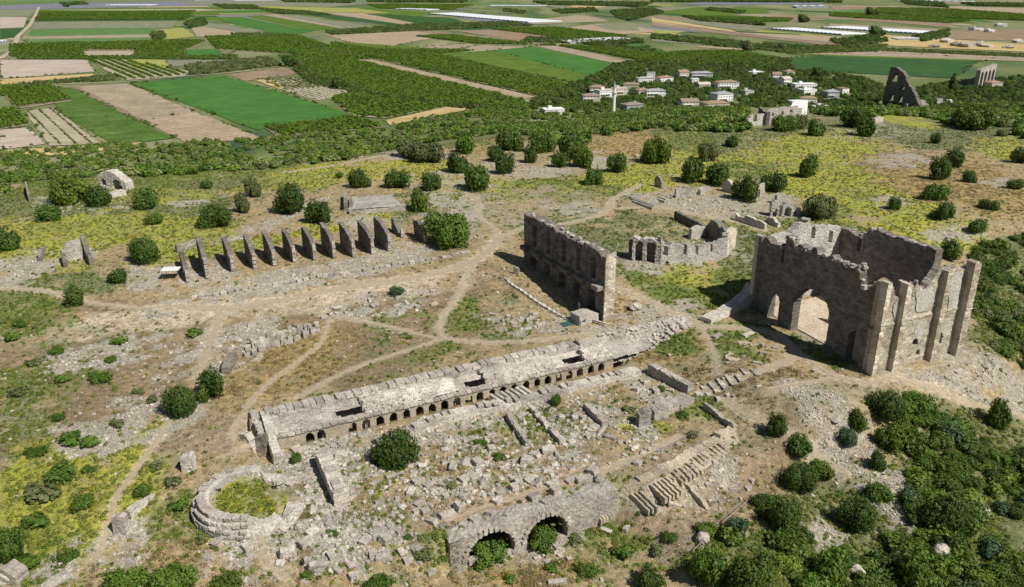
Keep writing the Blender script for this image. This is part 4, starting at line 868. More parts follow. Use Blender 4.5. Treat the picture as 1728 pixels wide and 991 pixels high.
wall('far_wall', N0, N1, 1.7, tN, M['plas'], gh, cell=.3, holes=hN, rag=.6)
# inner partition with the tall arch seen through the front, and low walls on the sandy floor

q = P0[:2]+dS*10+dW*12; wall('inner_low_wall', q, q+dW*9, .9, [(0, 2.2), (5, 1.6), (9, 1.2)], M['warm'], gh, rag=.5)
V = []; F = []
for i in range(13):
    for j in range(9): q = P0[:2]+dW*(1.5+(LW-3)*i/12)+dS*(1.5+(LS-3)*j/8); V.append((q[0], q[1], float(zg(*q))+.12+random.uniform(-.05, .25)))
F = [(i*9+j, (i+1)*9+j, (i+1)*9+j+1, i*9+j+1) for i in range(12) for j in range(8)]; link('sandy_floor', mesh('sandy_floor', V, F), M['sand'], gh)
for k in range(110):
    r_ = random.random(); 
    if r_ < .4: s_ = random.uniform(1, LW-1); q = P0[:2]+dW*s_-nW*random.uniform(.2, 1.4); z = float(interp(tW, s_))
    elif r_ < .7: s_ = random.uniform(.5, LS-.5); q = P1[:2]+dS*s_-nS*random.uniform(.2, 1.3); z = float(interp(tS, s_))
    else: s_ = random.uniform(2, smx-1); q = E0+dW*s_-nW*random.uniform(.2, 1.6); z = float(interp(tE, s_))
    stoneobj('stone', (q[0], q[1], z+random.uniform(-.2, .15)), (random.uniform(.3, .6), random.uniform(.25, .45), random.uniform(.2, .4)), RK[k % 5], random.random()*3, parent=gh)
rw = thing('ramp_wall', 'pale sloping rubble wall climbing to the left corner of the huge roofless hall', 'ruined wall', (0, 0, 0))
A_, B_ = G(1197, 547), G(1270, 514); l_ = np.hypot(*(B_-A_)[:2])
wall('wall_body', A_, B_, 2.0, [(0, A_[2]+.7), (l_*.5, A_[2]+1.6), (l_*.9, A_[2]+3.0), (l_, A_[2]+5.)], M['arc'], rw, rag=.3, batter=.4)
# council hall
ch = thing('small_hall_ruin', 'low ruined hall with two black doorways, between the tall facade and the great hall', 'ruined building', (0, 0, 0))
A_, B_ = G(1066, 440), G(1113, 447); tt = pxtop(A_, B_, [(1066, 399), (1080, 402), (1098, 404), (1114, 407)]); f_ = lambda x, y: onwall(A_, B_, x, y)
hh = [arch(f_(1071, 430)[0], f_(1084, 430)[0], f_(1074, 441)[1]-.6, f_(1078, 405)[1]-1), arch(f_(1090, 435)[0], f_(1105, 435)[0], f_(1095, 446)[1]-.6, f_(1098, 409)[1]-1.)]
wall('doorway_wall', A_, B_, 2.1, tt, M['plas'], ch, holes=hh, rag=.4, jit=.1)
wall('hall_back', A_+np.array([-.6, 2.2, 0]), B_+np.array([-.6, 2.2, 0]), 2.5, [(0, A_[2]+4.6), (9, A_[2]+4.4)], M['dark'], ch, rag=.3)
A2, B2 = B_, G(1224, 436); tt = pxtop(A2, B2, [(1114, 407), (1130, 410), (1150, 414), (1167, 414), (1185, 417), (1200, 412), (1215, 406), (1224, 402)])
f_ = lambda x, y: onwall(A2, B2, x, y); hh = []
for x0, x1, y0, y1 in [(1117, 1127, 412, 432), (1152, 1157, 408, 430), (1173, 1177, 412, 430), (1198, 1201, 414, 426), (1120, 1126, 440, 452)]: hh.append([(f_(x0, y1)[0], f_(x0, y1)[1]), (f_((x0+x1)/2, y0)[0], f_(x0, y0)[1]), (f_(x1, y1)[0], f_(x1, y0)[1]), (f_(x1, y1)[0], f_(x1, y1)[1])])
wall('front_wall', A2, B2, 1.5, tt, M['plas'], ch, holes=hh, rag=.8, jit=.12, batter=.3)
A_, B_ = G(1224, 436), G(1241, 415); wall('corner_wall', A_, B_, 1.4, pxtop(A_, B_, [(1224, 398), (1240, 388)]), M['warm'], ch, rag=.8, jit=.12)
A_, B_ = G(1137, 371), G(1189, 396); wall('far_wall', A_, B_, 1.1, pxtop(A_, B_, [(1138, 357), (1150, 362), (1165, 370), (1188, 381)]), M['dark'], ch, rag=.3)
A_, B_ = G(1166, 405), G(1190, 400); wall('cross_wall', A_, B_, 1.0, pxtop(A_, B_, [(1166, 386), (1190, 382)]), M['plas'], ch, rag=.4)
A_, B_ = G(1189, 396), G(1222, 420); wall('apse_wall', A_, B_, 1.6, pxtop(A_, B_, [(1190, 380), (1203, 374), (1212, 380), (1222, 392)]), M['dark'], ch, rag=.6)
bn = thing('stone_benches', 'set of long straight stone bench rows beside the path junction', 'bench', (0, 0, 0))
for (a_, b_) in [((1063, 334), (1105, 351)), ((1065, 337), (1103, 353)), ((1067, 341), (1101, 355)), ((1112, 335), (1124, 340)), ((1110, 338), (1122, 343))]:
    A_, B_ = G(*a_), G(*b_); m_ = (A_+B_)/2; d_ = (B_-A_)[:2]; l_ = np.hypot(*d_); boxobj('bench_row', (m_[0], m_[1], m_[2]+.3), (l_/2, .22, .4), M['arc'], bn, ux=d_/l_)
# niche ruin behind the great hall
nr_ = thing('niche_ruin', 'cluster of pale broken niches and piers behind the left corner of the great hall', 'ruined building', (0, 0, 0))
for (a_, b_, T, h) in [((1300, 366), (1314, 366), 1.5, 5.5), ((1319, 366), (1332, 362), 1.2, 4.2), ((1334, 366), (1350, 364), 1.8, 3.6), ((1292, 376), (1312, 384), 1.2, 1.6), ((1345, 378), (1362, 382), 2., 2.2), ((1310, 345), (1318, 343), 1., 3.)]:
    A_, B_ = G(*a_), G(*b_); l_ = np.hypot(*(B_-A_)[:2]); z_ = A_[2]
    wall('niche_wall', A_, B_, T, [(0, z_+h*.8), (l_*.4, z_+h), (l_, z_+h*.6)], M['plas'], nr_, rag=.9, jit=.1, holes=[arch(l_*.3, l_*.75, z_-.5, z_+h*.35)] if h > 3.3 else [])
A_, B_ = G(1240, 372), G(1290, 388); o = thing('long_low_wall', 'low crumbling wall beside the footpath between the small hall ruin and the great hall', 'wall', (0, 0, 0)); wall('wall_body', A_, B_, .9, [(0, A_[2]+1.6), (4, A_[2]+2.), (14, B_[2]+1.2)], M['plas'], o, rag=.6)
# ---------------------------------------------------------------- vegetation
def quads(P, D, size, rs, asp=1.0):    # one small leaf-sized quad per point
    n = len(P); a = np.cross(D, rs.normal(size=(n, 3))); a /= np.linalg.norm(a, axis=1, keepdims=True)+1e-9; b_ = np.cross(D, a); b_ /= np.linalg.norm(b_, axis=1, keepdims=True)+1e-9
    s = (size*rs.uniform(.6, 1.3, n))[:, None]; a = a*s*asp; b_ = b_*s
    V = np.stack([P-a*.9-b_*.4, P+a*.1-b_, P+a-b_*-.2, P-a*.1+b_], 1).reshape(-1, 3); F = np.arange(4*n).reshape(n, 4); return V, F
def crown(name, n, size, seed, mt, nl=7, flat=.8, lob=(.38, .62), spread=.55, cone=False, core=True):
    rs = np.random.RandomState(seed); LC = []
    for k in range(nl):
        a = 2*math.pi*k/nl+rs.uniform(-.5, .5); r = spread*rs.uniform(.45, 1.15) if k else 0; rr = rs.uniform(*lob)*(1 if k else 1.1); zc = flat*(.42+rs.uniform(-.15, .42))
        if cone: f = k/nl; r = .35*(1-f)*rs.uniform(.3, 1); rr = .45*(1-f*.75); zc = .3+1.5*f
        LC.append((r*math.cos(a), r*math.sin(a), zc, rr))
    LC = np.array(LC); per = n//nl*3; PP, DD, SH = [], [], []
    for k in range(nl):
        d = rs.normal(size=(per, 3)); d /= np.linalg.norm(d, axis=1, keepdims=True); r = LC[k, 3]*(1+rs.uniform(-.2, .12, per)+.2*np.sin(d[:, 0]*7+k)*np.sin(d[:, 1]*6+k*2)+.12*np.sin(d[:, 2]*13+k))
        p = LC[k, :3]+d*r[:, None]; ok = (p[:, 2] > .02) & (np.sin(d[:, 0]*9+k*1.7)*np.sin(d[:, 1]*9+k)*np.sin(d[:, 2]*8+2*k) > -.33)
        for j in range(nl):
            if j != k: ok &= np.linalg.norm(p-LC[j, :3], axis=1) > LC[j, 3]*.86
        PP.append(p[ok]); DD.append(d[ok]); SH.append(np.clip(.5+.24*rs.normal(size=ok.sum())+.6*(rs.rand()-.5), 0, 1))
    P = np.concatenate(PP); D = np.concatenate(DD); H = np.concatenate(SH); q = rs.permutation(len(P))[:n]; P, D, H = P[q], D[q], H[q]
    D = D+rs.normal(size=D.shape)*.45; D /= np.linalg.norm(D, axis=1, keepdims=True); D[:, 2] += .15
    V, F = quads(P, D, size, rs); sh = np.repeat(H, 4); V = V.tolist(); F = F.tolist(); sh = sh.tolist()
    if core:
        bm = bmesh.new()
        for k in range(nl): bmesh.ops.create_icosphere(bm, subdivisions=1, radius=LC[k, 3]*.74, matrix=Matrix.Translation(LC[k, :3]))
        o = len(V)
        for v in bm.verts: V.append((v.co.x, v.co.y, max(.02, v.co.z))); sh.append(.15)  # cores toned near the dark end, painting shade into the crown gaps
        bm.verts.index_update()
        for f in bm.faces: F.append([o+v.index for v in f.verts])
        bm.free()
    me = mesh(name, V, F); a = me.attributes.new('shade', 'FLOAT', 'POINT'); a.data.foreach_set('value', np.array(sh, np.float32)); me.materials.append(mt); return me
CR = {}
for key, mt in (('D', 'leafD'), ('G', 'leafG'), ('Y', 'leafY'), ('O', 'leafO'), ('B', 'leafB')):
    CR[key] = [crown('crown', 1700, .06, 10+i*37+ord(key), M[mt], 9+i, lob=(.27, .52), spread=.62) for i in range(3)]
CRH = crown('crown', 5200, .036, 77, M['leafD'], 13, .75, (.3, .48), .55); CRH2 = crown('crown', 4200, .04, 78, M['leafD'], 10, .8, (.34, .55), .5)
CRC = crown('crown', 900, .07, 81, M['leafD'], 7, cone=True); CRG = crown('crown', 4200, .04, 91, M['leafG'], 11, .7, (.3, .5), .6)
def trunkmesh(seed):
    rs = random.Random(seed); V, F = [], []; cyl(V, F, (0, 0, -.15), (.03, .02, .4), .06, 7, .045)
    for k in range(5): a = 2*math.pi*k/5+rs.random(); cyl(V, F, (.02, .02, .25+.05*k), (.4*math.cos(a), .4*math.sin(a), .6+.1*rs.random()), .03, 5, .012)
    me = mesh('trunk', V, F); me.materials.append(M['bark']); return me
TR = [trunkmesh(k) for k in range(3)]
CRL = {}
def clip_crown(me, seed): return me
def tree(cx, cy, wd, ht, kind, label, cat='tree', group=None, big=False, name=None, lift=0.0):
    """placed by its foot; widths and heights measured on the photograph and turned into metres"""
    p = G(cx, cy+ht*.36); D = depth_at(p); W = wd/FOC*D; d = math.hypot(p[0], p[1]); pxm = FOC*d/(D*D)   # pixels per metre of height
    depfor = FOC*(CH-p[2])/(D*D)*W*.75; H = max(W*.55, min(W*1.25, (ht-depfor*.55)/pxm))
    me = (CRH if kind == 'D' else CRG) if big and kind in 'DG' else (CRH2 if kind == 'D' and wd > 58 else (CRC if kind == 'C' else CR[kind][int(cx) % 3]))
    t = thing(name or ('bush' if H < 2.2 else 'tree'), label, cat if H >= 2.2 or cat != 'tree' else 'bush', tuple(p), group, rz=random.random()*6.28)
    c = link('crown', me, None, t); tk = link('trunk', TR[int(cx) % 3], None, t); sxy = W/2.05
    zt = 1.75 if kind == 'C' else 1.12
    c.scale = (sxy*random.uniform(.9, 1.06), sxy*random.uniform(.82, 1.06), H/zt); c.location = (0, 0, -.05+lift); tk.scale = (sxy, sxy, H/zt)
    return t
T = [
 (757,388,82,72,'G','huge round bright green bush next to the last cross wall, largest on the plateau','tree'),
 (667,751,88,78,'D','large round dark tree standing alone in the rubble courtyard below the arcade','tree'),
 (308,675,64,62,'D','left and larger of the two dark trees touching beside the pale rubble slope','tree'),(357,648,54,58,'D','right and smaller of the two dark trees touching beside the pale rubble slope','tree'),
 (130,498,38,42,'D','dark round tree with a brighter lobe where the thin left path begins','tree'),(200,464,36,30,'D','small round dark bush right below the two-legged ruin','bush'),
 (247,423,62,52,'D','broad dark bush directly above the white canopy','tree'),(14,402,52,52,'D','dark bush cut by the left edge, higher of the two on that edge','tree'),
 (364,366,60,44,'D','wide dark round bush left of centre behind the second to fourth cross walls','tree'),(490,339,60,56,'D','large dark tree with feathery crown behind the fifth and sixth cross walls','tree'),
 (538,359,46,46,'D','dark round tree immediately right of the feathery large one, behind the seventh cross wall','tree'),(262,368,34,24,'G','small low green bush between the dark tree and the wide bush at upper left','bush'),
 (248,337,44,40,'D','dark round tree right below the arched chamber ruin','tree'),(88,358,44,36,'D','dark low bush at far left among pale rocks','bush'),
 (168,331,48,42,'D','round dark bush touching the left side of the arched chamber ruin','tree'),(122,320,66,58,'Y','large yellow-green bush left of the arched chamber ruin','tree'),
 (429,316,38,42,'O','upper of two olive-grey trees standing together behind the fourth cross wall','tree'),(411,342,32,44,'O','lower of two olive-grey trees standing together behind the fourth cross wall','tree'),
 (606,303,40,36,'D','dark round bush above the left end of the stone podium','tree'),(670,303,48,36,'D','dark wide bush above the right end of the stone podium','tree'),
 (728,307,44,36,'D','smooth round dark bush right of the podium, left of the curling footpath','tree'),(709,339,38,46,'Y','bright yellow-green bush at the right corner of the podium','tree'),
 (803,301,54,52,'G','broad green double bush right of the top of the curling footpath','tree'),(850,279,32,40,'D','tall dark bush right of the broad double bush','tree'),
 (773,277,42,38,'D','dark bush standing in shade above the broad double bush','tree'),(895,264,28,30,'D','small dark round bush on the pale rubble near the hill edge','bush'),
 (943,271,28,30,'D','small dark bush in the middle of the pale rubble strip','bush'),(1041,277,36,36,'D','dark blue-green round bush at the foot of the golden grass','tree'),
 (1000,299,36,34,'G','round green bush left below the golden grass','tree'),(722,258,60,40,'O','dull olive bush at the left end of the clump above the upper path','tree'),(690,250,46,40,'O','second dull olive bush behind the upper path, at the clump left end','tree'),
 (784,245,36,36,'G','green bush left of the bare brown patch near the hill edge','tree'),(862,238,50,42,'G','leafy green tree right of the bare brown patch near the hill edge','tree'),(914,240,52,46,'G','leafy green tree in the middle of the grove on the hill edge','tree'),
 (962,250,54,50,'G','bigger green tree near the right end of the grove on the hill edge','tree'),(985,266,40,44,'G','last green tree at the right end of the grove, beside the golden grass','tree'),(838,262,30,28,'D','small dark bush above the tall dark bush near the hill edge','bush'),
 (1106,257,50,50,'Y','yellowish conifer beside the dark wall stump in golden grass','tree'),(1165,288,46,50,'G','rounded tree left of the wide one behind the broken apse wall','tree'),
 (1211,294,56,46,'G','wide grey-green tree behind the broken apse wall','tree'),(1257,319,50,50,'Y','bright yellow-green tree right of the broken apse wall','tree'),(1305,308,46,38,'D','dark tree to the right of the bright yellow-green one','tree'),
 (1192,257,38,38,'O','olive-grey tree alone in the yellow meadow top centre','tree'),(1234,240,26,22,'D','small dark round bush in the yellow meadow below the village ruin','bush'),
 (1322,208,42,36,'G','left half of the pair of round bushes right of the village ruin','tree'),(1348,206,30,30,'O','right half of the pair of round bushes right of the village ruin','tree'),(1376,217,34,32,'D','round dark bush third from the village ruin','tree'),
 (1460,215,38,40,'D','tall dark bush before the tall tower ruin on the meadow edge','tree'),(1437,200,44,40,'D','dark bush behind the tall dark one, before the tall tower ruin','tree'),
 (1360,283,36,44,'D','narrow upright tree alone in the yellow meadow centre right','tree'),(1382,349,56,54,'O','open feathery tree behind the great hall','tree'),
 (1578,234,20,22,'D','tiny round bush alone on the open grey-green meadow','bush'),(1612,267,34,38,'D','dark tree at the top of the line crossing the golden grass','tree'),(1585,286,36,48,'D','second tree down the line crossing the golden grass','tree'),
 (1577,323,42,38,'G','grey-green third tree of the line crossing the golden grass','tree'),(1590,356,38,38,'D','round lowest tree of the line crossing the golden grass','tree'),(1508,343,24,28,'D','small dark bush left of the golden grass, behind the great hall','bush'),
 (1645,381,36,32,'D','round dark bush beside pale rubble right of the great hall','tree'),(1635,298,26,26,'D','small dark bush in the middle of the golden grass','bush'),(1720,262,34,34,'D','dark tree cut by the right edge beside a shadow','tree'),
 (1714,309,30,24,'G','low green bush near the right edge above the golden grass','bush'),(1640,198,72,52,'Y','spreading yellow-green tree with dark shadow on the upper right meadow edge','tree'),(1667,345,34,20,'G','low spreading green shrub in the golden grass near the right edge','bush'),
 (1600,422,42,44,'D','dark tree just behind the right corner of the great hall','tree'),(1576,220,0,0,'',None,''),
 (1309,718,38,44,'D','lone dark tree with a long shadow right of the excavation','tree'),(1349,748,48,38,'D','dark bush touching the lone one right of the excavation','tree'),(1348,802,62,58,'D','big round dark tree at the right border of the excavation','tree'),
 (1386,788,48,36,'Y','yellowish spreading bush behind the big round tree of the excavation border','bush'),(1445,862,70,66,'D','large round dark bush in the lower right clearing','tree'),(1482,827,46,40,'G','smaller lighter bush just above the large round one, lower right','tree'),
 (1447,706,38,42,'Y','rounded yellow-green tree beside the small round stone basin','tree'),(1430,736,38,34,'B','bluish feathery shrub beside the rounded yellow-green tree','bush'),(1500,733,54,56,'Y','broad olive-yellow tree at the left edge of the right hand thicket','tree'),
 (1480,775,34,42,'D','dark tree below the broad olive-yellow one','tree'),(1496,680,76,60,'D','big dark tree at the top left of the right hand thicket','tree'),(1552,684,48,50,'G','green tree beside the big dark one at the top of the thicket','tree'),
 (1682,696,42,60,'D','dark upright tree standing apart beside the far right path','tree'),(1596,856,84,84,'D','huge dark tree in the lower right thicket','tree'),(1241,885,42,38,'B','bluish feathery bush at the lower fence line','bush'),
 (1322,872,62,70,'D','tall dark tree right of the bluish bush at the fence line','tree'),(1196,950,72,70,'G','bright green leafy tree below the round pale boulder at the bottom','tree'),(1265,960,80,80,'G','tree at the bottom edge right of the bright green leafy one','tree'),
 (1400,950,70,80,'G','tree at the bottom edge right of the pale boulder','tree'),(1538,960,70,90,'G','tree at the bottom edge below the grey rock','tree'),(1095,972,56,46,'D','dark bush at the bottom edge below the excavation','bush'),
 (292,972,84,52,'G','leafy green bush at the bottom edge, left one of a pair','bush'),(383,980,60,44,'Y','yellow-green bush at the bottom edge, right one of a pair','bush'),(18,912,54,72,'G','large green bush cut by the left edge near the bottom','tree'),
 (240,825,30,30,'G','small dark bush beside the low wall run, left of the round tower base','bush'),(220,975,70,40,'G','low green bush at the bottom edge left of the leafy pair','bush'),
 (823,930,62,44,'G','leafy bush filling the left great vault opening','bush'),(912,905,60,40,'G','leafy bush filling the right great vault opening','bush'),(938,674,22,24,'G','small bush on the second wall','bush'),
 (500,772,24,26,'G','tiny bright bush among fallen blocks below the arcade end','bush'),(670,490,26,20,'B','small blue-green bush in the pile of white stones','bush'),(1113,655,18,12,'G','tiny green plant in the sunken rubble pit','bush'),
 (130,700+0,0,0,'',None,''),(140,845,44,30,'G','low bright green shrub among yellow weeds, lower left','bush'),(75,800,0,0,'',None,''),(120,590,0,0,'',None,''),
]
T = [t_ for t_ in T if t_[5]]
for t_ in T:
    tree(*t_[:7], big=t_[2] >= 78)
# low-poly crowns for scattering; every prototype is itself a plant of the scene
PR = {}
for key, mt, n, sz_, nl in (('a', 'leafD', 150, .17, 4), ('b', 'leafG', 150, .17, 4), ('c', 'leafO', 150, .17, 5), ('d', 'leafY', 130, .17, 4)):
    PR[key] = crown('crown', n, sz_, 200+ord(key), M[mt], nl, .85)
PR['e'] = crown('crown', 800, .072, 301, M['leafG'], 9, .8, (.28, .5), .6); PR['f'] = crown('crown', 800, .072, 302, M['leafD'], 9, .8, (.28, .5), .6); PR['g'] = crown('crown', 640, .08, 303, M['leafO'], 6, .8); PR['h'] = crown('crown', 420, .1, 304, M['leafB'], 6, .8)
PR['cit'] = crown('crown', 90, .2, 211, M['citrus'], 3, .8, (.5, .62), .3)
def tuft(name, mt, n, w_, h_, seed):
    rs = np.random.RandomState(seed); V = []; F = []; sh = []
    for k in range(n):
        a = rs.rand()*6.28; r = rs.rand()**.5*.8; c = np.array([r*math.cos(a), r*math.sin(a), 0]); b_ = rs.rand()*6.28; t_ = np.array([math.cos(b_), math.sin(b_), 0])*w_; le = np.array([rs.uniform(-.4, .4), rs.uniform(-.4, .4), h_*rs.uniform(.5, 1)])
        o = len(V); V += [tuple(c-t_), tuple(c+t_), tuple(c+t_*.3+le)]; F.append((o, o+1, o+2)); s_ = rs.rand(); sh += [s_]*3
    me = mesh(name, V, F); a = me.attributes.new('shade', 'FLOAT', 'POINT'); a.data.foreach_set('value', np.array(sh, np.float32)); me.materials.append(mt); return me
PR['dry'] = tuft('grass', M['dry'], 22, .12, .9, 1); PR['scr'] = crown('crown', 42, .26, 5, M['scrub'], 3, .7, core=False)
PR['scr2'] = crown('crown', 60, .22, 6, M['leafG'], 3, .6, core=False)
def scatter(name, protos, X, Y, scl, rot, var, tint, Z=None, dz=0.0, **kw):
    n = len(X); me = bpy.data.meshes.new(name); me.vertices.add(n); Z = zg(X, Y) if Z is None else Z
    me.vertices.foreach_set('co', np.stack([X, Y, Z+dz], -1).astype(np.float32).ravel())
    a = me.attributes.new('scl', 'FLOAT_VECTOR', 'POINT'); a.data.foreach_set('vector', scl.astype(np.float32).ravel())
    a = me.attributes.new('rot', 'FLOAT_VECTOR', 'POINT'); a.data.foreach_set('vector', rot.astype(np.float32).ravel())
    a = me.attributes.new('vari', 'INT', 'POINT'); a.data.foreach_set('value', var.astype(np.int32))
    a = me.attributes.new('tint', 'FLOAT_VECTOR', 'POINT'); a.data.foreach_set('vector', tint.astype(np.float32).ravel())
    o = link(name, me, kind='stuff', **kw); g = bpy.data.node_groups.new(name+'_scatter', 'GeometryNodeTree')
    g.interface.new_socket('Geometry', in_out='INPUT', socket_type='NodeSocketGeometry'); g.interface.new_socket('Geometry', in_out='OUTPUT', socket_type='NodeSocketGeometry')
    gi = N(g, 'NodeGroupInput'); go = N(g, 'NodeGroupOutput'); jn = N(g, 'GeometryNodeJoinGeometry')
    def attr(nm, ty): q = N(g, 'GeometryNodeInputNamedAttribute', data_type=ty); q.inputs[0].default_value = nm; return q.outputs[0]
    for k, pr in enumerate(protos):
        ip_ = N(g, 'GeometryNodeInstanceOnPoints'); ob = N(g, 'GeometryNodeObjectInfo'); ob.inputs['Object'].default_value = pr; ob.inputs['As Instance'].default_value = True
        cmp = N(g, 'FunctionNodeCompare', data_type='INT', operation='EQUAL'); g.links.new(attr('vari', 'INT'), cmp.inputs[2]); cmp.inputs[3].default_value = k
        g.links.new(gi.outputs[0], ip_.inputs['Points']); g.links.new(cmp.outputs[0], ip_.inputs['Selection']); g.links.new(ob.outputs['Geometry'], ip_.inputs['Instance'])
        g.links.new(attr('rot', 'FLOAT_VECTOR'), ip_.inputs['Rotation']); g.links.new(attr('scl', 'FLOAT_VECTOR'), ip_.inputs['Scale']); g.links.new(ip_.outputs[0], jn.inputs[0])
    g.links.new(jn.outputs[0], go.inputs[0]); md = o.modifiers.new('scatter', 'NODES'); md.node_group = g; return o
def one(name, me, px, py, s, label, cat, z=None, **k):
    p = G(px, py) if z is None else np.array([*onz(px, py, z), z]); o = link(name, me, None, label=label, cat=cat, loc=tuple(p), **k); o.scale = (s, s, s) if np.isscalar(s) else s; o.rotation_euler.z = random.random()*6; return o
pa = one('bush', PR['a'], 352, 318, 2.2, 'small dark bush in the yellow-green meadow, upper left', 'bush'); pb_ = one('bush', PR['b'], 572, 300, 1.8, 'small green bush between the arched chamber meadow and the podium', 'bush')
pc = one('bush', PR['c'], 60, 300, 2.5, 'olive-grey bush in the scrub at the far left hill edge', 'bush'); pd_ = one('bush', PR['d'], 690, 572, .7, 'low yellowish weed clump by the path in the dry square', 'bush')
pe_ = one('bush', PR['e'], 1660, 470, 3, 'green bush in the lush scrub right of the great hall', 'bush'); pf_ = one('bush', PR['f'], 1690, 560, 3, 'dark bush in the lush scrub below right of the great hall', 'bush')
pg = one('bush', PR['g'], 1690, 230, 2.6, 'olive-grey bush on the meadow at upper right', 'bush'); ph = one('bush', PR['h'], 1600, 740, 2.4, 'bluish shrub inside the right hand thicket', 'bush')
pcit = one('citrus_tree', PR['cit'], 40, 163, (3.2, 3.2, 3.4), 'small clipped citrus tree in the orchard at the left edge of the plain', 'tree', z=PLAIN)
pdry = one('grass_tuft', PR['dry'], 600, 640, .5, 'dry straw coloured grass tuft on the open square', 'grass'); psc = one('weed', PR['scr'], 430, 815, .5, 'yellow flowering weed inside the round tower base', 'weed'); psc2 = one('weed', PR['scr2'], 790, 520, .6, 'green weed clump in the strip beside the forked path', 'weed')
prk = [one('loose_stone', RK[k], *q, .35, lb, 'stone') for k, (q, lb) in enumerate([((702, 545), 'single loose stone on the dry square left of the path fork'), ((850, 455), 'single loose stone right of the wide dirt road'), ((1220, 640), 'single loose stone on the grass beside the paved strip'), ((1130, 600), 'single loose stone on the lawn at the arcade right end'), ((560, 520), 'single loose stone left of the white stone pile')])]
def ptsin(polys, n, rs=RS, zp=None):
    """random ground points whose place lies inside the given outlines (outlines traced on the photograph)"""
    out = []
    for poly in polys:
        W_ = np.array([(G(*p)[:2] if zp is None else onz(*p, zp)) for p in poly]); out.append(W_)
    return out
def areapoly(W_): x, y = W_[:, 0], W_[:, 1]; return .5*abs(np.dot(x, np.roll(y, 1))-np.dot(y, np.roll(x, 1)))
def fillpoly(W_, dens, rs=RS, cap=20000):
    lo = W_.min(0); hi = W_.max(0); n = int(min(cap, dens*(hi-lo).prod())); X = rs.uniform(lo[0], hi[0], n); Y = rs.uniform(lo[1], hi[1], n); k = inpoly(W_.tolist(), X, Y); return X[k], Y[k]
def rnd3(n, lo, hi, zl, zh, rs=RS): s = rs.uniform(lo, hi, n); return np.stack([s, s*rs.uniform(.85, 1.15, n), s*rs.uniform(zl, zh, n)], -1)
def zrot(n, t=0, rs=RS): return np.stack([rs.uniform(-t, t, n), rs.uniform(-t, t, n), rs.uniform(0, 6.28, n)], -1)
def tints(n, b_=.25, y=.0, ys=.3, rs=RS): return np.stack([rs.uniform(-b_, b_, n), np.clip(rs.normal(y, ys, n), 0, 1), np.zeros(n)], -1)
# maquis on the hill's far slope and on the right
def shrubland(name, polys, dens, lo, hi, pv, label, protos=None, zl=.7, zh=1.1, cap=9000, hole=None):
    XX, YY = [], []; hole = (.40 if 'hillside' in name else .38) if hole is None else hole
    for W_ in ptsin(polys, 0): x, y = fillpoly(W_, dens, cap=cap); k = fbm(x/11, y/11+3, 3) > hole; XX.append(x[k]); YY.append(y[k])
    X = np.concatenate(XX); Y = np.concatenate(YY); n = len(X); pr = protos or [pa, pb_, pc, pd_]
    return scatter(name, pr, X, Y, rnd3(n, lo, hi, zl, zh), zrot(n), RS.choice(len(pr), n, p=pv), tints(n, .35, .05, .2)+np.array([(.35 if 'hillside' in name else -.02), 0, 0]), label=label, cat='shrubs'), n
shrubland('hillside_scrub', [[(-60,262),(0,258),(190,246),(300,240),(440,236),(560,222),(650,218),(652,255),(600,268),(500,280),(420,288),(330,294),(210,302),(130,300),(0,340),(-60,345)]], .10, 1.1, 2.9, [.22,.26,.36,.16], 'dense grey-green scrub covering the far slope of the hill on the left')
shrubland('hillside_scrub', [[(650,218),(760,196),(900,185),(1100,182),(1260,186),(1262,225),(1180,222),(1090,222),(1000,232),(990,250),(930,245),(850,225),(800,232),(700,240),(655,255)]], .09, 1.3, 3.2, [.3,.35,.25,.1], 'dense green scrub covering the hill edge below the village')
shrubland('hillside_scrub', [[(1370,188),(1480,178),(1740,172),(1740,240),(1700,225),(1600,210),(1500,195),(1470,205),(1380,200)]], .05, 1.5, 3.6, [.4,.3,.2,.1], 'dark green scrub along the meadow edge at upper right')
shrubland('lush_thicket', [[(1645,425),(1690,405),(1740,400),(1800,640),(1728,628),(1690,600),(1645,560)]], .36, 1.1, 2.3, [.36,.40,.14,.1], 'lush green thicket behind and right of the great hall', [pe_, pf_, pg, pd_])
shrubland('lush_thicket', [[(1540,665),(1600,690),(1650,735),(1740,760),(1760,850),(1640,835),(1570,800),(1530,760),(1510,720)]], .36, .9, 2.2, [.38,.42,.03,.17], 'green thicket below the far right footpath', [pe_, pf_, ph, pd_])
shrubland('lush_thicket', [[(1640,860),(1740,860),(1760,1010),(1500,1010),(1470,930),(1540,900),(1620,905)],[(1640,850),(1760,850),(1780,1020),(1480,1020),(1560,930)],[(1180,900),(1300,850),(1350,900),(1410,960),(1410,1010),(1170,1010)],[(1395,920),(1450,935),(1500,1010),(1400,1010)],[(1530,800),(1620,810),(1650,880),(1600,910),(1530,880)]], .36, .8, 2.1, [.38,.42,.03,.17], 'green thicket filling the bottom right corner of the hillside', [pe_, pf_, ph, pd_])
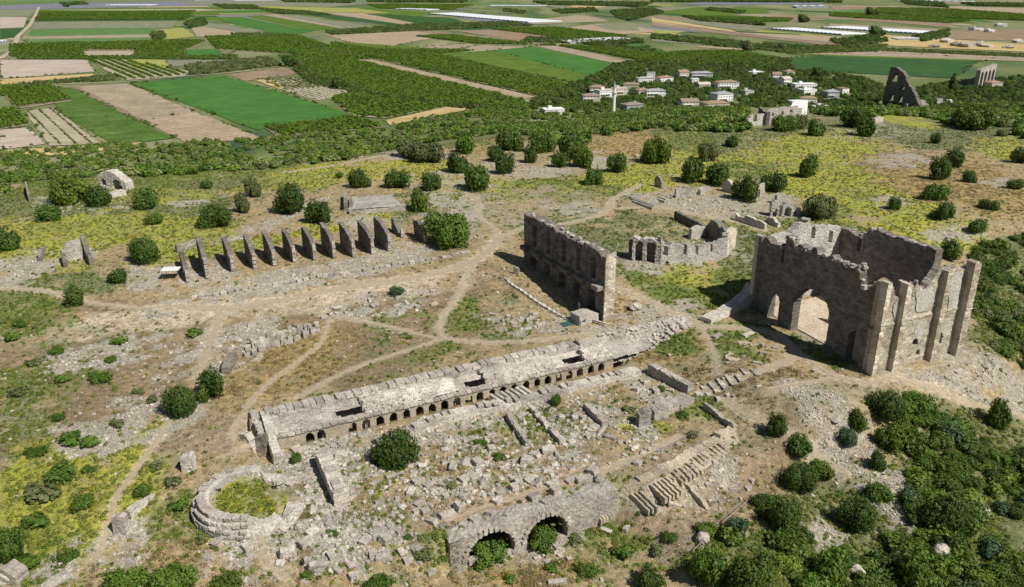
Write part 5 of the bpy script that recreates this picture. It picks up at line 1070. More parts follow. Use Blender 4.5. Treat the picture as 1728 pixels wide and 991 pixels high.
# ground cover and rubble over the plateau
def wscatter(n, seed): rs = np.random.RandomState(seed); Y = 74+300*rs.rand(n)**1.3; X = (rs.rand(n)-.5)*2*(Y*.66+8); return X, Y
X, Y = wscatter(210000, 5); Zt = zg(X, Y); c_, rb_, yw_, gw_, dw_ = cover(X, Y, Zt); u_, v_ = uv_of(X, Y)
busy = ((v_ < .4) & (v_ > -7.2) & (u_ > 0) & (u_ < 71.5)) | (np.hypot(X-tcx, Y-tcy) < 7.6) | ((((X-P0[0])*dS[0]+(Y-P0[1])*dS[1]) > -.5) & (((X-P0[0])*dS[0]+(Y-P0[1])*dS[1]) < LS+2) & (((X-P0[0])*dW[0]+(Y-P0[1])*dW[1]) > -1) & (((X-P0[0])*dW[0]+(Y-P0[1])*dW[1]) < LW+2))
pd_near = np.full(X.shape, 9.)
for Q, hw in PW: pd_near = np.minimum(pd_near, segdist([tuple(a) for a in Q[::4]]+[tuple(Q[-1])], X, Y)-hw)
ye = np.interp(X, _ex, _ey); ok = (~busy) & (Y < ye+6)
r_ = RS.rand(len(X)); 
k = ok & (r_ < np.clip(yw_*.38, 0, 1)) & (pd_near > .3); n = k.sum()
scatter('yellow_weeds', [psc], X[k], Y[k], rnd3(n, .14, .5, .5, 1.0), zrot(n), np.zeros(n), tints(n, .3, .4, .4), label='yellow flowering weeds spread over the meadows', cat='weeds')
k = ok & (r_ > .2) & (r_ < .2+np.clip(gw_*.5+.03, 0, 1)) & (pd_near > .3) & (yw_ < .5); n = k.sum()
scatter('green_weeds', [psc, psc2], X[k], Y[k], rnd3(n, .14, .5, .5, 1.), zrot(n), RS.choice(2, n, p=[.75, .25]), tints(n, .35, .1, .2), label='low green weeds over the plateau', cat='weeds')
k = ok & (r_ > .4) & (r_ < .4+np.clip(dw_*.35+.05, 0, 1)) & (pd_near > .2) & (rb_ < .4); n = k.sum()
scatter('dry_grass', [pdry], X[k], Y[k], rnd3(n, .3, .75, .4, .8), zrot(n), np.zeros(n), tints(n, .3, 0, .3), label='dry straw coloured grass over the plateau', cat='grass')
X, Y = wscatter(230000, 8); Zt = zg(X, Y); c_, rb_, yw_, gw_, dw_ = cover(X, Y, Zt); u_, v_ = uv_of(X, Y)
busy = ((v_ < .4) & (v_ > -7.2) & (u_ > 0) & (u_ < 71.5)) | (np.hypot(X-tcx, Y-tcy) < 5) | ((v_ < -LV+5) & (v_ > -LV) & (u_ > LU0) & (u_ < LU1)) | ((((X-P0[0])*dS[0]+(Y-P0[1])*dS[1]) > -.5) & (((X-P0[0])*dS[0]+(Y-P0[1])*dS[1]) < LS+2) & (((X-P0[0])*dW[0]+(Y-P0[1])*dW[1]) > -1) & (((X-P0[0])*dW[0]+(Y-P0[1])*dW[1]) < LW+2))
pd_near = np.full(X.shape, 9.)
for Q, hw in PW: pd_near = np.minimum(pd_near, segdist([tuple(a) for a in Q[::4]]+[tuple(Q[-1])], X, Y)-hw)
ye = np.interp(X, _ex, _ey); r_ = RS.rand(len(X)); court = ((v_ < -7) & (v_ > -35) & (u_ > 3) & (u_ < 62))
k = (~busy) & (Y < ye) & (r_ < rb_*.62+.018+court*.15) & (pd_near > .1); n = k.sum(); s_ = .07+.16*RS.rand(n)**2.2*(1+court[k]*.9)
scatter('rubble', prk, X[k], Y[k], np.stack([s_*RS.uniform(.8, 1.5, n), s_, s_*RS.uniform(.5, .9, n)], -1), zrot(n, .4), RS.choice(5, n), np.zeros((n, 3)), dz=.02, label='pale loose rubble scattered over the whole ruin field', cat='rubble')
# weeds inside the tower base
n = 260; a = RS.rand(n)*6.28; r_ = RS.rand(n)**.5*4.6; scatter('tower_weeds', [psc, psc2], tcx+r_*np.cos(a), tcy+r_*np.sin(a), rnd3(n, .3, .7, .4, .8), zrot(n), RS.choice(2, n, p=[.85, .15]), tints(n, .2, .6, .4), Z=np.where((a > 5.4) | (a < 1.85), np.minimum(-2.4, zg(tcx+r_*np.cos(a), tcy+r_*np.sin(a))*(r_/5)+(-2.3)*(1-r_/5)), -2.35), label='yellow weeds growing inside the round tower base', cat='weeds')
# low shrubs one can pick out on the left slope
sl = [(20,570,30,14),(95,590,30,20),(60,612,26,12),(200,575,34,14),(188,605,24,14),(35,660,34,14),(104,640,30,14),(170,640,40,12),(232,660,24,14),(215,668,0,0),(120,740,50,24),(62,760,40,24),(195,715,28,14),(152,746,40,14),(98,705,24,12),(256,672,26,14),(330,562,30,14),(100,800,60,26),(80,832,60,22),(64,880,50,20),(150,790,26,14),(268,785,26,16),(45,945,50,30),(118,935,34,24),(296,810,30,20),(300,850,40,24),(36,545,26,16),(340,905,30,18),(520,970,30,20),(640,985,50,24),(710,935,40,24),(690,905,20,14),(560,900,24,12),(756,815,30,20),(840,770,24,16),(810,745,24,14),(650,830,0,0),(1064,690,24,14),(880,610,0,0),(1050,930,44,24),(990,960,40,30),(970,905,30,20),(930,955,30,24),(1130,905,30,20),(1110,930,26,16),(860,975,26,20),(1015,890,18,14),(1170,735,24,12),(1150,700,24,14)]
SHL = [(308,675,'the left of the two touching trees'),(200,900,'the leaning wall slab'),(420,830,'the round tower base'),(130,498,'the tree where the left path begins'),(18,912,'the bush cut by the left edge'),(667,751,'the large courtyard tree'),(828,905,'the left great vault'),(925,890,'the right great vault'),(1120,700,'the broken foundation'),(317,785,'the square masonry stump'),(1000,985,'the bottom edge drum'),(640,940,'the lower rubble group')]
nm = {0: 'green', 1: 'bright green', 2: 'dull green'}
lm = [((0,520,220,690),'on the brown slope at the left'),((220,520,420,700),'near the pale rubble slope at left of centre'),((0,690,240,1000),'among yellow weeds at the lower left'),((240,690,420,1000),'between the slanting path and the round tower base'),((420,860,760,1000),'in the rubble at the bottom left of the vaults'),((640,690,1000,860),'among fallen blocks in the courtyard'),((760,860,1200,1000),'on the bottom slope before the great vaults'),((1000,650,1200,760),'in the upper right of the courtyard')]
for i, (cx, cy, wd, ht) in enumerate([q for q in sl if q[2]]):
    p = G(cx, cy+ht*.3); D = depth_at(p); W = wd/FOC*D; q = (i*7) % 3; key = ['b', 'e', 'c'][q]
    where = next((t_ for (x0, y0, x1, y1), t_ in lm if x0 <= cx < x1 and y0 <= cy < y1), 'on the slope')
    o = link('low_shrub', PR[key], None, label='low %s shrub %s, %s' % (nm[q], where.split(',')[0], place_words(*p, SHL, 50)) if len(('low %s shrub %s, %s' % (nm[q], where, place_words(*p, SHL, 50))).split()) <= 16 else 'low %s shrub %s' % (nm[q], place_words(*p, SHL, 50)), cat='bush', group='low shrubs dotted over the slopes', loc=tuple(p)); o.scale = (W/2, W/2, W/2*random.uniform(.5, .8)); o.rotation_euler.z = random.random()*6
# ---------------------------------------------------------------- the plain: fields, orchards, greenhouses, village
def fieldmat(name, c1, c2, rows=0, ang=0, cr=(.6, 1.1), patch=.5, sc=.05):
    m, t, b = mat(name); geo = N(t, 'ShaderNodeNewGeometry'); mp = N(t, 'ShaderNodeMapping'); mp.inputs['Rotation'].default_value = (0, 0, ang); t.links.new(geo.outputs['Position'], mp.inputs[0])
    n1 = noise(t, sc, 5, .65, geo.outputs['Position']); n2 = noise(t, .5, 4, .7, geo.outputs['Position']); c = ramp(t, n1.outputs[0], [(.35, c1), (.65, c2)]).outputs[0]
    c = mix(t, 'MULTIPLY', patch, c, ramp(t, n2.outputs[0], [(.3, .6), (.65, 1.25)]).outputs[0])
    s2 = N(t, 'ShaderNodeMapping'); s2.inputs['Scale'].default_value = (.02, .35, 1); t.links.new(mp.outputs[0], s2.inputs[0]); n3 = noise(t, 1., 4, .6, s2.outputs[0]); c = mix(t, 'MULTIPLY', .6, c, ramp(t, n3.outputs[0], [(.35, .72), (.62, 1.15)]).outputs[0])
    if rows:
        w_ = N(t, 'ShaderNodeTexWave', bands_direction='Y'); w_.inputs['Scale'].default_value = 6.2832/rows/20*1.0; w_.inputs['Distortion'].default_value = .6; w_.inputs['Detail Scale'].default_value = .3; t.links.new(mp.outputs[0], w_.inputs['Vector'])
        c = mix(t, 'MULTIPLY', .8, c, ramp(t, w_.outputs['Fac'], [(.2, cr[0]), (.7, cr[1])]).outputs[0])
    t.links.new(c, b.inputs['Base Color']); bump(t, b, n2.outputs[0], .6, .5); return m
FR = -.62; FP = {
 'g': fieldmat('bright_crop', (.055, .16, .028), (.08, .205, .04), 4, FR, (.85, 1.06)), 'g2': fieldmat('pale_green_crop', (.10, .20, .05), (.16, .27, .09), 5, 0), 'gd': fieldmat('deep_green_crop', (.035, .10, .028), (.06, .135, .04), 5, 0),
 'go': fieldmat('olive_green_crop', (.09, .16, .02), (.14, .22, .035), 4, 0), 'corn': fieldmat('tall_maize', (.07, .14, .02), (.13, .22, .045), 5, FR, (.45, 1.2), .9), 'tan': fieldmat('dry_stubble', (.34, .28, .19), (.46, .38, .27), 6, FR, (.55, 1.15), .8),
 'tan2': fieldmat('bare_field', (.38, .29, .19), (.48, .38, .26), 6, FR, (.65, 1.1), .8), 'pink': fieldmat('pale_bare_field', (.44, .36, .29), (.54, .45, .37), 6, FR, (.9, 1.05)), 'gold': fieldmat('ripe_grass', (.46, .34, .14), (.58, .44, .22), 0, 0),
 'br': fieldmat('ploughed_brown', (.28, .20, .13), (.38, .28, .19), 6, FR, (.6, 1.1), .8), 'yg': fieldmat('yellow_green_field', (.28, .30, .07), (.38, .38, .12), 0, 0), 'gy': fieldmat('grey_green_field', (.20, .22, .13), (.30, .30, .20), 7, 0),
 'str': fieldmat('striped_young_orchard', (.36, .32, .22), (.46, .40, .28), 0, 0), 'ash': fieldmat('shade_net_ground', (.16, .17, .20), (.24, .25, .28), 0, 0), 'und': fieldmat('orchard_floor', (.17, .16, .08), (.25, .22, .12), 0, 0)}
FL = [ # outline on the photograph, cover
 ([(219,141),(378,128),(594,193),(434,219)],'g'), ([(128,146),(215,141),(330,189),(243,205)],'tan'), ([(243,205),(330,189),(451,236),(312,240)],'tan2'), ([(120,148),(134,147),(245,203),(235,205)],'br'),
 ([(97,148),(121,148),(295,233),(194,246),(94,184)],'corn'), ([(0,146),(95,145),(120,171),(30,181),(0,156)],'und'), ([(42,187),(90,182),(170,243),(84,246)],'str'), ([(0,187),(31,184),(49,212),(0,218)],'und'), ([(0,219),(49,215),(76,243),(0,253)],'pink'),
 ([(0,254),(240,240),(240,247),(87,264),(0,264)],'gold'), ([(0,101),(146,101),(160,121),(0,133)],'pink'), ([(0,134),(167,124),(132,134),(0,145)],'gold'), ([(149,99),(206,100),(320,120),(312,128),(208,136)],'str'),
 ([(213,99),(278,101),(288,115),(226,118)],'yg'), ([(278,101),(399,101),(312,111),(288,113)],'gy'), ([(385,126),(482,113),(503,125),(413,137)],'br'), ([(436,134),(548,130),(570,146),(486,153)],'str'), ([(479,153),(563,146),(587,158),(535,170)],'str'),
 ([(430,135),(465,133),(486,153),(470,150)],'gold'), ([(17,75),(305,69),(347,69),(312,97),(17,96)],'und'), ([(142,86),(226,86),(226,97),(142,94)],'str'), ([(312,84),(366,83),(378,94),(315,97)],'g'), ([(36,65),(262,63),(262,68),(48,73)],'g2'),
 ([(42,61),(262,58),(262,63),(36,66)],'tan'), ([(52,50),(265,47),(256,58),(47,62)],'g2'), ([(56,37),(300,35),(290,47),(54,49)],'gy'), ([(62,27),(330,25),(310,35),(60,36)],'gd'), ([(66,14),(380,12),(370,25),(64,26)],'go'), ([(70,17),(330,15),(380,17),(330,19)],'str'),
 ([(0,18),(62,17),(50,28),(0,29)],'gy'), ([(0,29),(46,29),(40,46),(0,48)],'pink'), ([(0,2),(160,0),(80,6),(0,8)],'g2'), ([(0,9),(90,6),(500,-2),(520,6),(300,10),(60,16),(0,16)],'ash'), ([(0,49),(40,48),(36,60),(0,66)],'gd'),
 ([(270,50),(310,47),(330,62),(275,67)],'yg'), ([(323,48),(345,45),(420,57),(410,62),(332,62)],'tan2'), ([(335,37),(385,42),(450,57),(420,57),(350,45)],'gy'), ([(371,34),(410,30),(530,52),(500,58),(450,54)],'g'), ([(412,27),(440,26),(575,48),(530,52)],'go'), ([(440,25),(470,24),(588,46),(575,48)],'tan'), ([(470,26),(500,25),(660,50),(590,48)],'gy'),
 ([(500,22),(530,21),(700,44),(690,46),(560,32)],'gd'), ([(540,21),(600,22),(770,43),(700,44)],'tan2'), ([(610,22),(760,30),(800,42),(720,43)],'gd'), ([(548,57),(690,52),(760,60),(700,70),(640,82),(610,80)],'tan2'), ([(634,84),(792,74),(806,78),(650,95)],'tan'), ([(806,77),(900,78),(820,89),(740,92)],'tan'),
 ([(744,92),(900,79),(1091,119),(970,140)],'g'), ([(744,92),(835,86),(1010,132),(970,140),(900,125)],'go'), ([(900,77),(925,75),(1105,112),(1091,119)],'tan'), ([(591,101),(629,101),(904,163),(872,170)],'tan2'), ([(650,203),(760,179),(806,182),(658,211)],'gold'),
 ([(560,70),(800,86),(740,92),(636,99),(560,86)],'go'), ([(470,95),(590,100),(880,170),(905,185),(760,178),(650,165),(560,140),(500,115)],'und'), ([(560,165),(600,158),(770,178),(650,200),(592,196)],'und'), ([(636,99),(733,92),(952,142),(950,163),(907,163)],'und'), ([(768,197),(840,180),(890,183),(890,200)],'und'),
 ([(347,63),(500,60),(620,100),(560,105),(480,90),(400,85),(378,94),(366,83)],'und'), ([(445,215),(600,197),(655,215),(470,232)],'und'),
 ([(700,40),(770,36),(900,52),(860,60)],'gd'), ([(770,52),(830,50),(990,68),(905,75)],'br'), ([(828,49),(940,46),(1060,62),(960,66)],'und'), ([(892,34),(985,25),(1030,36),(900,41)],'tan'), ([(925,50),(1010,40),(1130,52),(1020,60)],'tan2'), ([(1000,42),(1070,40),(1080,52),(1030,52)],'gy'),
 ([(1000,78),(1075,74),(1128,88),(1090,90)],'g'), ([(1030,84),(1150,88),(1120,95)],'g2'), ([(1060,96),(1150,86),(1240,84),(1330,100),(1320,112),(1200,112),(1130,112)],'go'), ([(1335,97),(1500,88),(1655,100),(1610,132),(1330,118)],'gd'), ([(1335,92),(1400,86),(1680,98),(1660,104)],'go'),
 ([(1330,90),(1480,84),(1740,96),(1740,104)],'tan'), ([(1460,80),(1480,79),(1740,92),(1740,99)],'gy'), ([(1100,30),(1230,50),(1250,56),(1150,48),(1100,40)],'gold'), ([(1100,30),(1300,46),(1280,52),(1240,50)],'gy'), ([(1100,38),(1420,74),(1420,79),(1100,44)],'br'), ([(1100,50),(1160,53),(1130,58),(1100,57)],'yg'),
 ([(1170,78),(1270,82),(1265,86),(1180,80)],'tan2'), ([(1100,58),(1280,76),(1260,80),(1100,70)],'gy'), ([(1085,14),(1200,10),(1270,9),(1150,22)],'gy'), ([(1110,20),(1180,12),(1290,14),(1300,22),(1180,28)],'go'), ([(1250,55),(1420,62),(1440,72),(1400,72),(1330,66)],'tan2'),
 ([(1400,10),(1560,14),(1500,18),(1410,18)],'br'), ([(1400,18),(1480,14),(1480,19),(1400,22)],'g2'), ([(1470,26),(1620,34),(1600,46),(1500,38),(1440,34)],'br'), ([(1480,58),(1740,76),(1740,88),(1480,76)],'gold'), ([(1600,52),(1740,50),(1740,70),(1600,66)],'br'), ([(1400,40),(1600,50),(1560,56),(1400,48)],'tan'),
 ([(880,2),(1060,2),(1040,16),(960,18)],'gy'), ([(960,8),(1030,6),(1020,12),(970,15)],'gold'), ([(620,8),(800,10),(760,16),(640,14)],'und'), ([(1270,28),(1330,26),(1400,34),(1290,36)],'br'), ([(1200,0),(1400,4),(1380,8),(1150,8)],'ash'), ([(1500,0),(1728,4),(1728,10),(1560,6)],'br'), ([(1560,10),(1740,14),(1740,24),(1600,16)],'tan2'),
 ([(300,4),(420,0),(620,6),(560,12),(330,8)],'gy'), ([(560,12),(760,22),(700,28),(580,18)],'go'), ([(430,10),(600,14),(660,22),(480,20)],'yg')]
rf_ = random.Random(12)
FS = []
for q in range(150):
    py = 1.5+52*rf_.random()**1.25; px = rf_.uniform(-20, 1740); w_ = rf_.uniform(50, 190); hh_ = rf_.uniform(.8, 2.6)*(1+py/30); sh = rf_.uniform(.02, .09)*(1 if px > 700 else -.3)*w_
    FS.append(([(px, py), (px+w_, py+sh), (px+w_+hh_*4, py+sh+hh_), (px+hh_*4, py+hh_)], rf_.choice(['g', 'g2', 'gd', 'go', 'tan', 'tan2', 'br', 'gold', 'gy', 'yg', 'gy', 'gd', 'ash', 'go'])))
FL = FS+FL
for i, (poly, k) in enumerate(FL):
    W_ = [onz(x, y, PLAIN+.05+.02*i/10) for x, y in poly]; P_ = []
    for a_, b_ in zip(W_, W_[1:]+W_[:1]):
        a_, b_ = np.array(a_), np.array(b_); n = 8; l_ = np.hypot(*(b_-a_))
        for q in range(n): P_.append(tuple(a_+(b_-a_)*q/n+RS.uniform(-1, 1, 2)*min(.004*l_, 1.2)*(q > 0)))
    link('field', mesh('field', [(*p, PLAIN+.06+.0022*i) for p in P_], [tuple(range(len(P_)))]), FP[k], kind='structure')
# rough margins: small bushes and weeds along the edges of the fields
EX, EY = [], []
for poly, k in FL[150:220]:
    W_ = [np.array(onz(x, y, PLAIN)) for x, y in poly]
    for a_, b_ in zip(W_, W_[1:]+W_[:1]):
        l_ = np.hypot(*(b_-a_)); n = int(l_/5)
        if random.random() < .25: continue
        t_ = RS.rand(n); m_ = fbm(t_*l_/25+random.random()*9, t_*0+3, 2) > .47; t_ = t_[m_]; EX.append(a_[0]+(b_-a_)[0]*t_+RS.uniform(-2, 2, len(t_))); EY.append(a_[1]+(b_-a_)[1]*t_+RS.uniform(-2, 2, len(t_)))
X = np.concatenate(EX); Y = np.concatenate(EY); k = Y < 1500; X, Y = X[k], Y[k]; n = len(X)
scatter('field_margin', [pa, pb_, pc, pd_], X, Y, rnd3(n, .6, 1.9, .6, 1.), zrot(n), RS.choice(4, n, p=[.2, .35, .3, .15]), tints(n, .3, .05, .2), Z=np.full(n, PLAIN), label='small bushes and weeds along the edges of the fields', cat='bushes')
# farm roads
mr = fieldmat('dusty_road', (.42, .34, .25), (.52, .43, .33), 0, 0); ma = fieldmat('asphalt_road', (.13, .13, .13), (.2, .2, .19), 0, 0)
for pts, hw, mm, nm_ in [([(0,100),(22,86),(30,62),(50,44),(62,22),(66,12)], 4, mr, 'farm_track'), ([(30,184),(120,171)], 1.5, mr, 'farm_track'), ([(40,145),(200,140),(330,128),(385,124),(440,118)], 1.6, mr, 'farm_track'), ([(806,78),(905,74)], 2.5, mr, 'farm_track'), ([(592,196),(640,199)], 1.5, mr, 'farm_track'),
   ([(980,26),(1060,33),(1130,40),(1200,50),(1240,57),(1330,66),(1420,74)], 4, ma, 'road'), ([(515,110),(540,128),(590,160)], 1.5, mr, 'farm_track'), ([(300,50),(420,62),(560,66)], 2, mr, 'farm_track'), ([(1450,86),(1560,92),(1728,101)], 2, mr, 'farm_track')]:
    Q = np.array([onz(x, y, PLAIN) for x, y in pts]); V = []; F = []
    for i in range(len(Q)):
        a_ = Q[min(i+1, len(Q)-1)]-Q[max(i-1, 0)]; a_ = a_/np.hypot(*a_); n_ = np.array([-a_[1], a_[0]])
        V += [(*(Q[i]-n_*hw), PLAIN+.72), (*(Q[i]+n_*hw), PLAIN+.72)]
    link(nm_, mesh(nm_, V, [(2*i, 2*i+1, 2*i+3, 2*i+2) for i in range(len(Q)-1)]), mm, kind='structure')
# orchards
def rowfill(poly, a, sp, sq_, jit=.12, skip=0):
    W_ = np.array([onz(x, y, PLAIN) for x, y in poly]); c = W_.mean(0); R_ = np.hypot(*(W_-c).T).max(); n1 = int(R_/sp)+1; n2 = int(R_/sq_)+1
    I, J = np.meshgrid(np.arange(-n1, n1+1), np.arange(-n2, n2+1)); u = np.array([math.cos(a), math.sin(a)]); v = np.array([-u[1], u[0]])
    X = (c[0]+I*sp*u[0]+J*sq_*v[0]).ravel(); Y = (c[1]+I*sp*u[1]+J*sq_*v[1]).ravel(); X = X+RS.uniform(-jit, jit, X.shape)*sp; Y = Y+RS.uniform(-jit, jit, X.shape)*sp
    k = inpoly(W_.tolist(), X, Y) & (RS.rand(len(X)) > skip); return X[k], Y[k]
ORI = math.atan2(*(np.array(onz(594,193,PLAIN))-np.array(onz(378,128,PLAIN)))[::-1])
ORCH = [([(470,95),(590,100),(880,170),(900,185),(760,178),(650,165),(560,140),(500,115)],4.8,4.6,2.4), ([(560,165),(600,158),(770,178),(650,200),(592,196)],5.4,4.7,2.4), ([(636,99),(733,92),(952,142),(950,163),(907,163)],5.4,4.7,2.4), ([(768,197),(840,180),(890,183),(890,200)],4.6,4.6,2.4),
 ([(17,76),(140,72),(140,94),(17,96)],5,4.6,2.6), ([(140,74),(305,69),(347,69),(312,84),(228,84),(140,84)],5,4.6,2.6), ([(228,84),(312,84),(312,97),(228,97)],5,4.6,2.5), ([(347,63),(500,60),(620,100),(560,105),(480,90),(400,85),(366,83)],5.4,5,2.8), ([(445,216),(600,199),(650,215),(472,231)],4.6,4.4,2.4),
 ([(828,50),(940,47),(1060,62),(960,66)],5.5,5,2.8), ([(560,72),(640,84),(800,86),(740,92),(636,99),(560,86)],6,5,2.6), ([(1060,98),(1150,88),(1240,86),(1320,100),(1310,110),(1130,110)],5.5,5,2.4), ([(66,21),(330,19),(320,25),(64,27)],7,6,3), ([(62,29),(320,27),(310,33),(60,35)],7,6,3),
 ([(1180,28),(1340,32),(1330,37),(1250,38),(1180,33)],7,6,3), ([(700,62),(760,60),(900,76),(800,74)],6,5,2.8), ([(1480,14),(1600,16),(1740,26),(1740,36),(1560,30),(1480,22)],8,7,3.6), ([(905,78),(930,76),(1110,108),(1160,104),(1150,94),(980,78)],5,5,2.6), ([(620,8),(800,9),(760,17),(640,15)],8,7,3.5), ([(1400,22),(1500,26),(1640,36),(1600,40),(1460,32),(1400,28)],8,7,3.2)]
for poly, a, b_, s in ORCH:
    X, Y = rowfill(poly, ORI, b_*.78, a*1.22, .06, skip=.03); n = len(X)
    scatter('citrus_orchard', [pcit], X, Y, rnd3(n, s*.82, s*1.08, .85, 1.1), zrot(n), np.zeros(n), tints(n, .22, .03, .1), Z=np.full(n, PLAIN), label='dense dark green citrus orchard on the plain', cat='orchard')
# orchard rows standing apart: every tree a thing
def cit(X, Y, s, label, group, me=None):
    for x, y in zip(X, Y):
        o = link('citrus_tree', me or PR['cit'], None, label=label, cat='tree', group=group, loc=(float(x), float(y), PLAIN)); q = s*random.uniform(.85, 1.12); o.scale = (q, q, q*random.uniform(.85, 1.05)); o.rotation_euler.z = random.random()*6
X, Y = rowfill([(0,148),(92,146),(118,170),(30,180),(0,158)], ORI, 5.2, 4.9, .06); cit(X, Y, 2.75, 'clipped green citrus tree in the square orchard at the left edge of the plain', 'citrus trees of the square orchard at the left edge')
X, Y = rowfill([(0,188),(31,185),(49,211),(0,217)], ORI, 5.2, 5.2, .06); X = X[:52]; Y = Y[:52]; cit(X, Y, 2.8, 'green citrus tree in the small corner orchard below the square one at left', 'citrus trees of the small corner orchard')
X, Y = rowfill([(149,100),(206,101),(318,121),(312,127),(208,135)], ORI, 3.6, 9.5, .05); cit(X, Y, 2.2, 'small dark orchard tree in the slanting rows on pale ground', 'orchard trees in slanting rows on pale ground') if False else None
NR = [len(X)]
if 1:
    r2 = np.arange(len(X)); n = len(r2)
    scatter('orchard_rows', [pcit], X[r2], Y[r2], rnd3(n, 1.9, 2.4, .8, 1), zrot(n), np.zeros(n), tints(n, .2, 0, .05), Z=np.full(n, PLAIN), label='dark citrus trees in the slanting orchard rows on pale ground', cat='orchard')
def far(name, polys, sp, sq_, s, var, label, cat='trees', skip=.05, jit=.2, zl=.8, zh=1.1, ori=ORI, yt=0):
    for poly in polys:
        X, Y = rowfill(poly, ori, sp, sq_, jit, skip); n = len(X)
        if n: scatter(name, [pa, pb_, pc, pd_, pcit], X, Y, rnd3(n, s*.75, s*1.3, zl, zh), zrot(n), RS.choice(5, n, p=var), tints(n, .25, yt, .08), Z=np.full(n, PLAIN), label=label, cat=cat)
far('olive_grove', [[(310,112),(452,97),(475,111),(325,128)]], 5.5, 5, 2.8, [0,.1,.9,0,0], 'grey-green olive grove right of the slanting orchard rows')
far('olive_grove', [[(30,143),(195,127),(195,136),(30,145)]], 4.5, 4, 2.2, [.1,.1,.8,0,0], 'thin belt of olive trees along the farm track at left')
far('olive_grove', [[(437,134),(548,130),(570,146),(486,153)]], 5.5, 5.5, 1.5, [0,0,1,0,0], 'young olive trees in a grid right of the bright green field', jit=.05)
far('young_rows', [[(479,153),(563,147),(587,158),(535,169)]], 3.2, 5.5, .8, [0,0,.6,0,.4], 'tiny young trees in rows on pale ground', jit=.04)
far('young_rows', [[(44,187),(90,183),(168,243),(86,246)]], 3.6, 8.5, 1.0, [0,.3,.7,0,0], 'sparse rows of young shrubs on pale ground at the left', jit=.06)
far('hedgerow', [[(30,96),(310,96),(312,101),(30,101)],[(310,96),(400,94),(400,101),(312,101)]], 4, 3.5, 2.2, [.1,.5,.2,.1,.1], 'rough green hedge along the utility poles')
far('hedgerow', [[(505,112),(540,118),(575,145),(610,150),(600,158),(560,150),(520,140),(495,118)],[(545,133),(640,160),(760,176),(890,186),(880,192),(740,180),(620,163)]], 4.5, 4, 2.6, [.45,.3,.25,0,0], 'dark hedge of trees between the orchards')
far('hedgerow', [[(548,54),(700,42),(860,38),(900,44),(720,52),(560,60)],[(500,70),(620,98),(600,100),(480,76)],[(390,58),(470,58),(500,62),(400,66)]], 6, 6, 3.2, [.3,.25,.45,0,0], 'mixed tree line across the middle of the plain')
far('hedgerow', [[(255,56),(275,54),(280,66),(258,68)],[(310,40),(345,30),(350,42),(320,48)],[(430,14),(520,20),(560,26),(470,24)]], 6, 6, 3.4, [.4,.2,.4,0,0], 'scattered hedge trees on the upper left of the plain')
far('hedgerow', [[(890,64),(960,66),(1110,86),(1060,88),(980,74),(880,72)],[(700,34),(860,56),(980,62),(975,58),(860,50),(710,30)][:0] or [(985,70),(1080,66),(1090,72),(1000,78)]], 6, 5, 3, [.4,.3,.3,0,0], 'hedge by the white greenhouse')
far('tree_belt', [[(1100,58),(1200,66),(1280,76),(1400,82),(1400,86),(1260,84),(1100,66)]], 6, 5.5, 3.2, [.35,.3,.35,0,0], 'long belt of trees behind the village fields')
far('tree_belt', [[(1150,28),(1280,38),(1290,44),(1180,36)],[(1030,20),(1100,14),(1120,22),(1060,36),(1040,30)],[(1400,70),(1470,62),(1500,70),(1440,84)],[(1540,62),(1600,52),(1600,62),(1560,72)]], 8, 7, 4.2, [.5,.3,.2,0,0], 'dark tree belt in the right of the plain')
far('tree_belt', [[(1100,-3),(1420,0),(1420,5),(1100,4)],[(1520,2),(1590,6),(1600,14),(1530,8)],[(1620,6),(1728,8),(1728,12),(1640,10)],[(620,0),(790,2),(780,5),(620,4)],[(900,4),(1100,6),(1080,12),(920,9)],[(470,-2),(600,2),(590,6),(480,4)]], 14, 12, 6.5, [.6,.2,.2,0,0], 'dark tree line near the top of the view')
far('reed_belt', [[(1290,72),(1360,78),(1500,76),(1480,88),(1340,92),(1280,84)],[(1440,80),(1740,93),(1740,98),(1440,85)]], 4.5, 4, 2.2, [0,.5,.5,0,0], 'pale green reeds along the canal at right', yt=.25)
far('wind_break', [[(100,6),(140,4),(150,8),(110,10)],[(360,8),(430,10),(440,16),(380,16)],[(850,16),(890,20),(880,24),(850,20)],[(930,18),(1000,14),(1010,20),(950,24)],[(1200,14),(1260,20),(1250,24),(1190,18)]], 12, 10, 4.5, [.5,.3,.2,0,0], 'small far groups of trees near the top')
# village trees: a mass with the biggest as things
VIL = [[(880,182),(930,150),(1000,130),(1040,108),(1120,100),(1200,98),(1290,96),(1330,100),(1340,118),(1420,125),(1480,140),(1500,160),(1480,182),(1380,186),(1250,186),(1100,186),(960,190)],[(1540,150),(1600,140),(1740,130),(1740,190),(1540,185)]]
X, Y = [], []
for poly in VIL: x, y = rowfill(poly, .3, 6.2, 6.2, .5, .12); X.append(x); Y.append(y)
X = np.concatenate(X); Y = np.concatenate(Y)
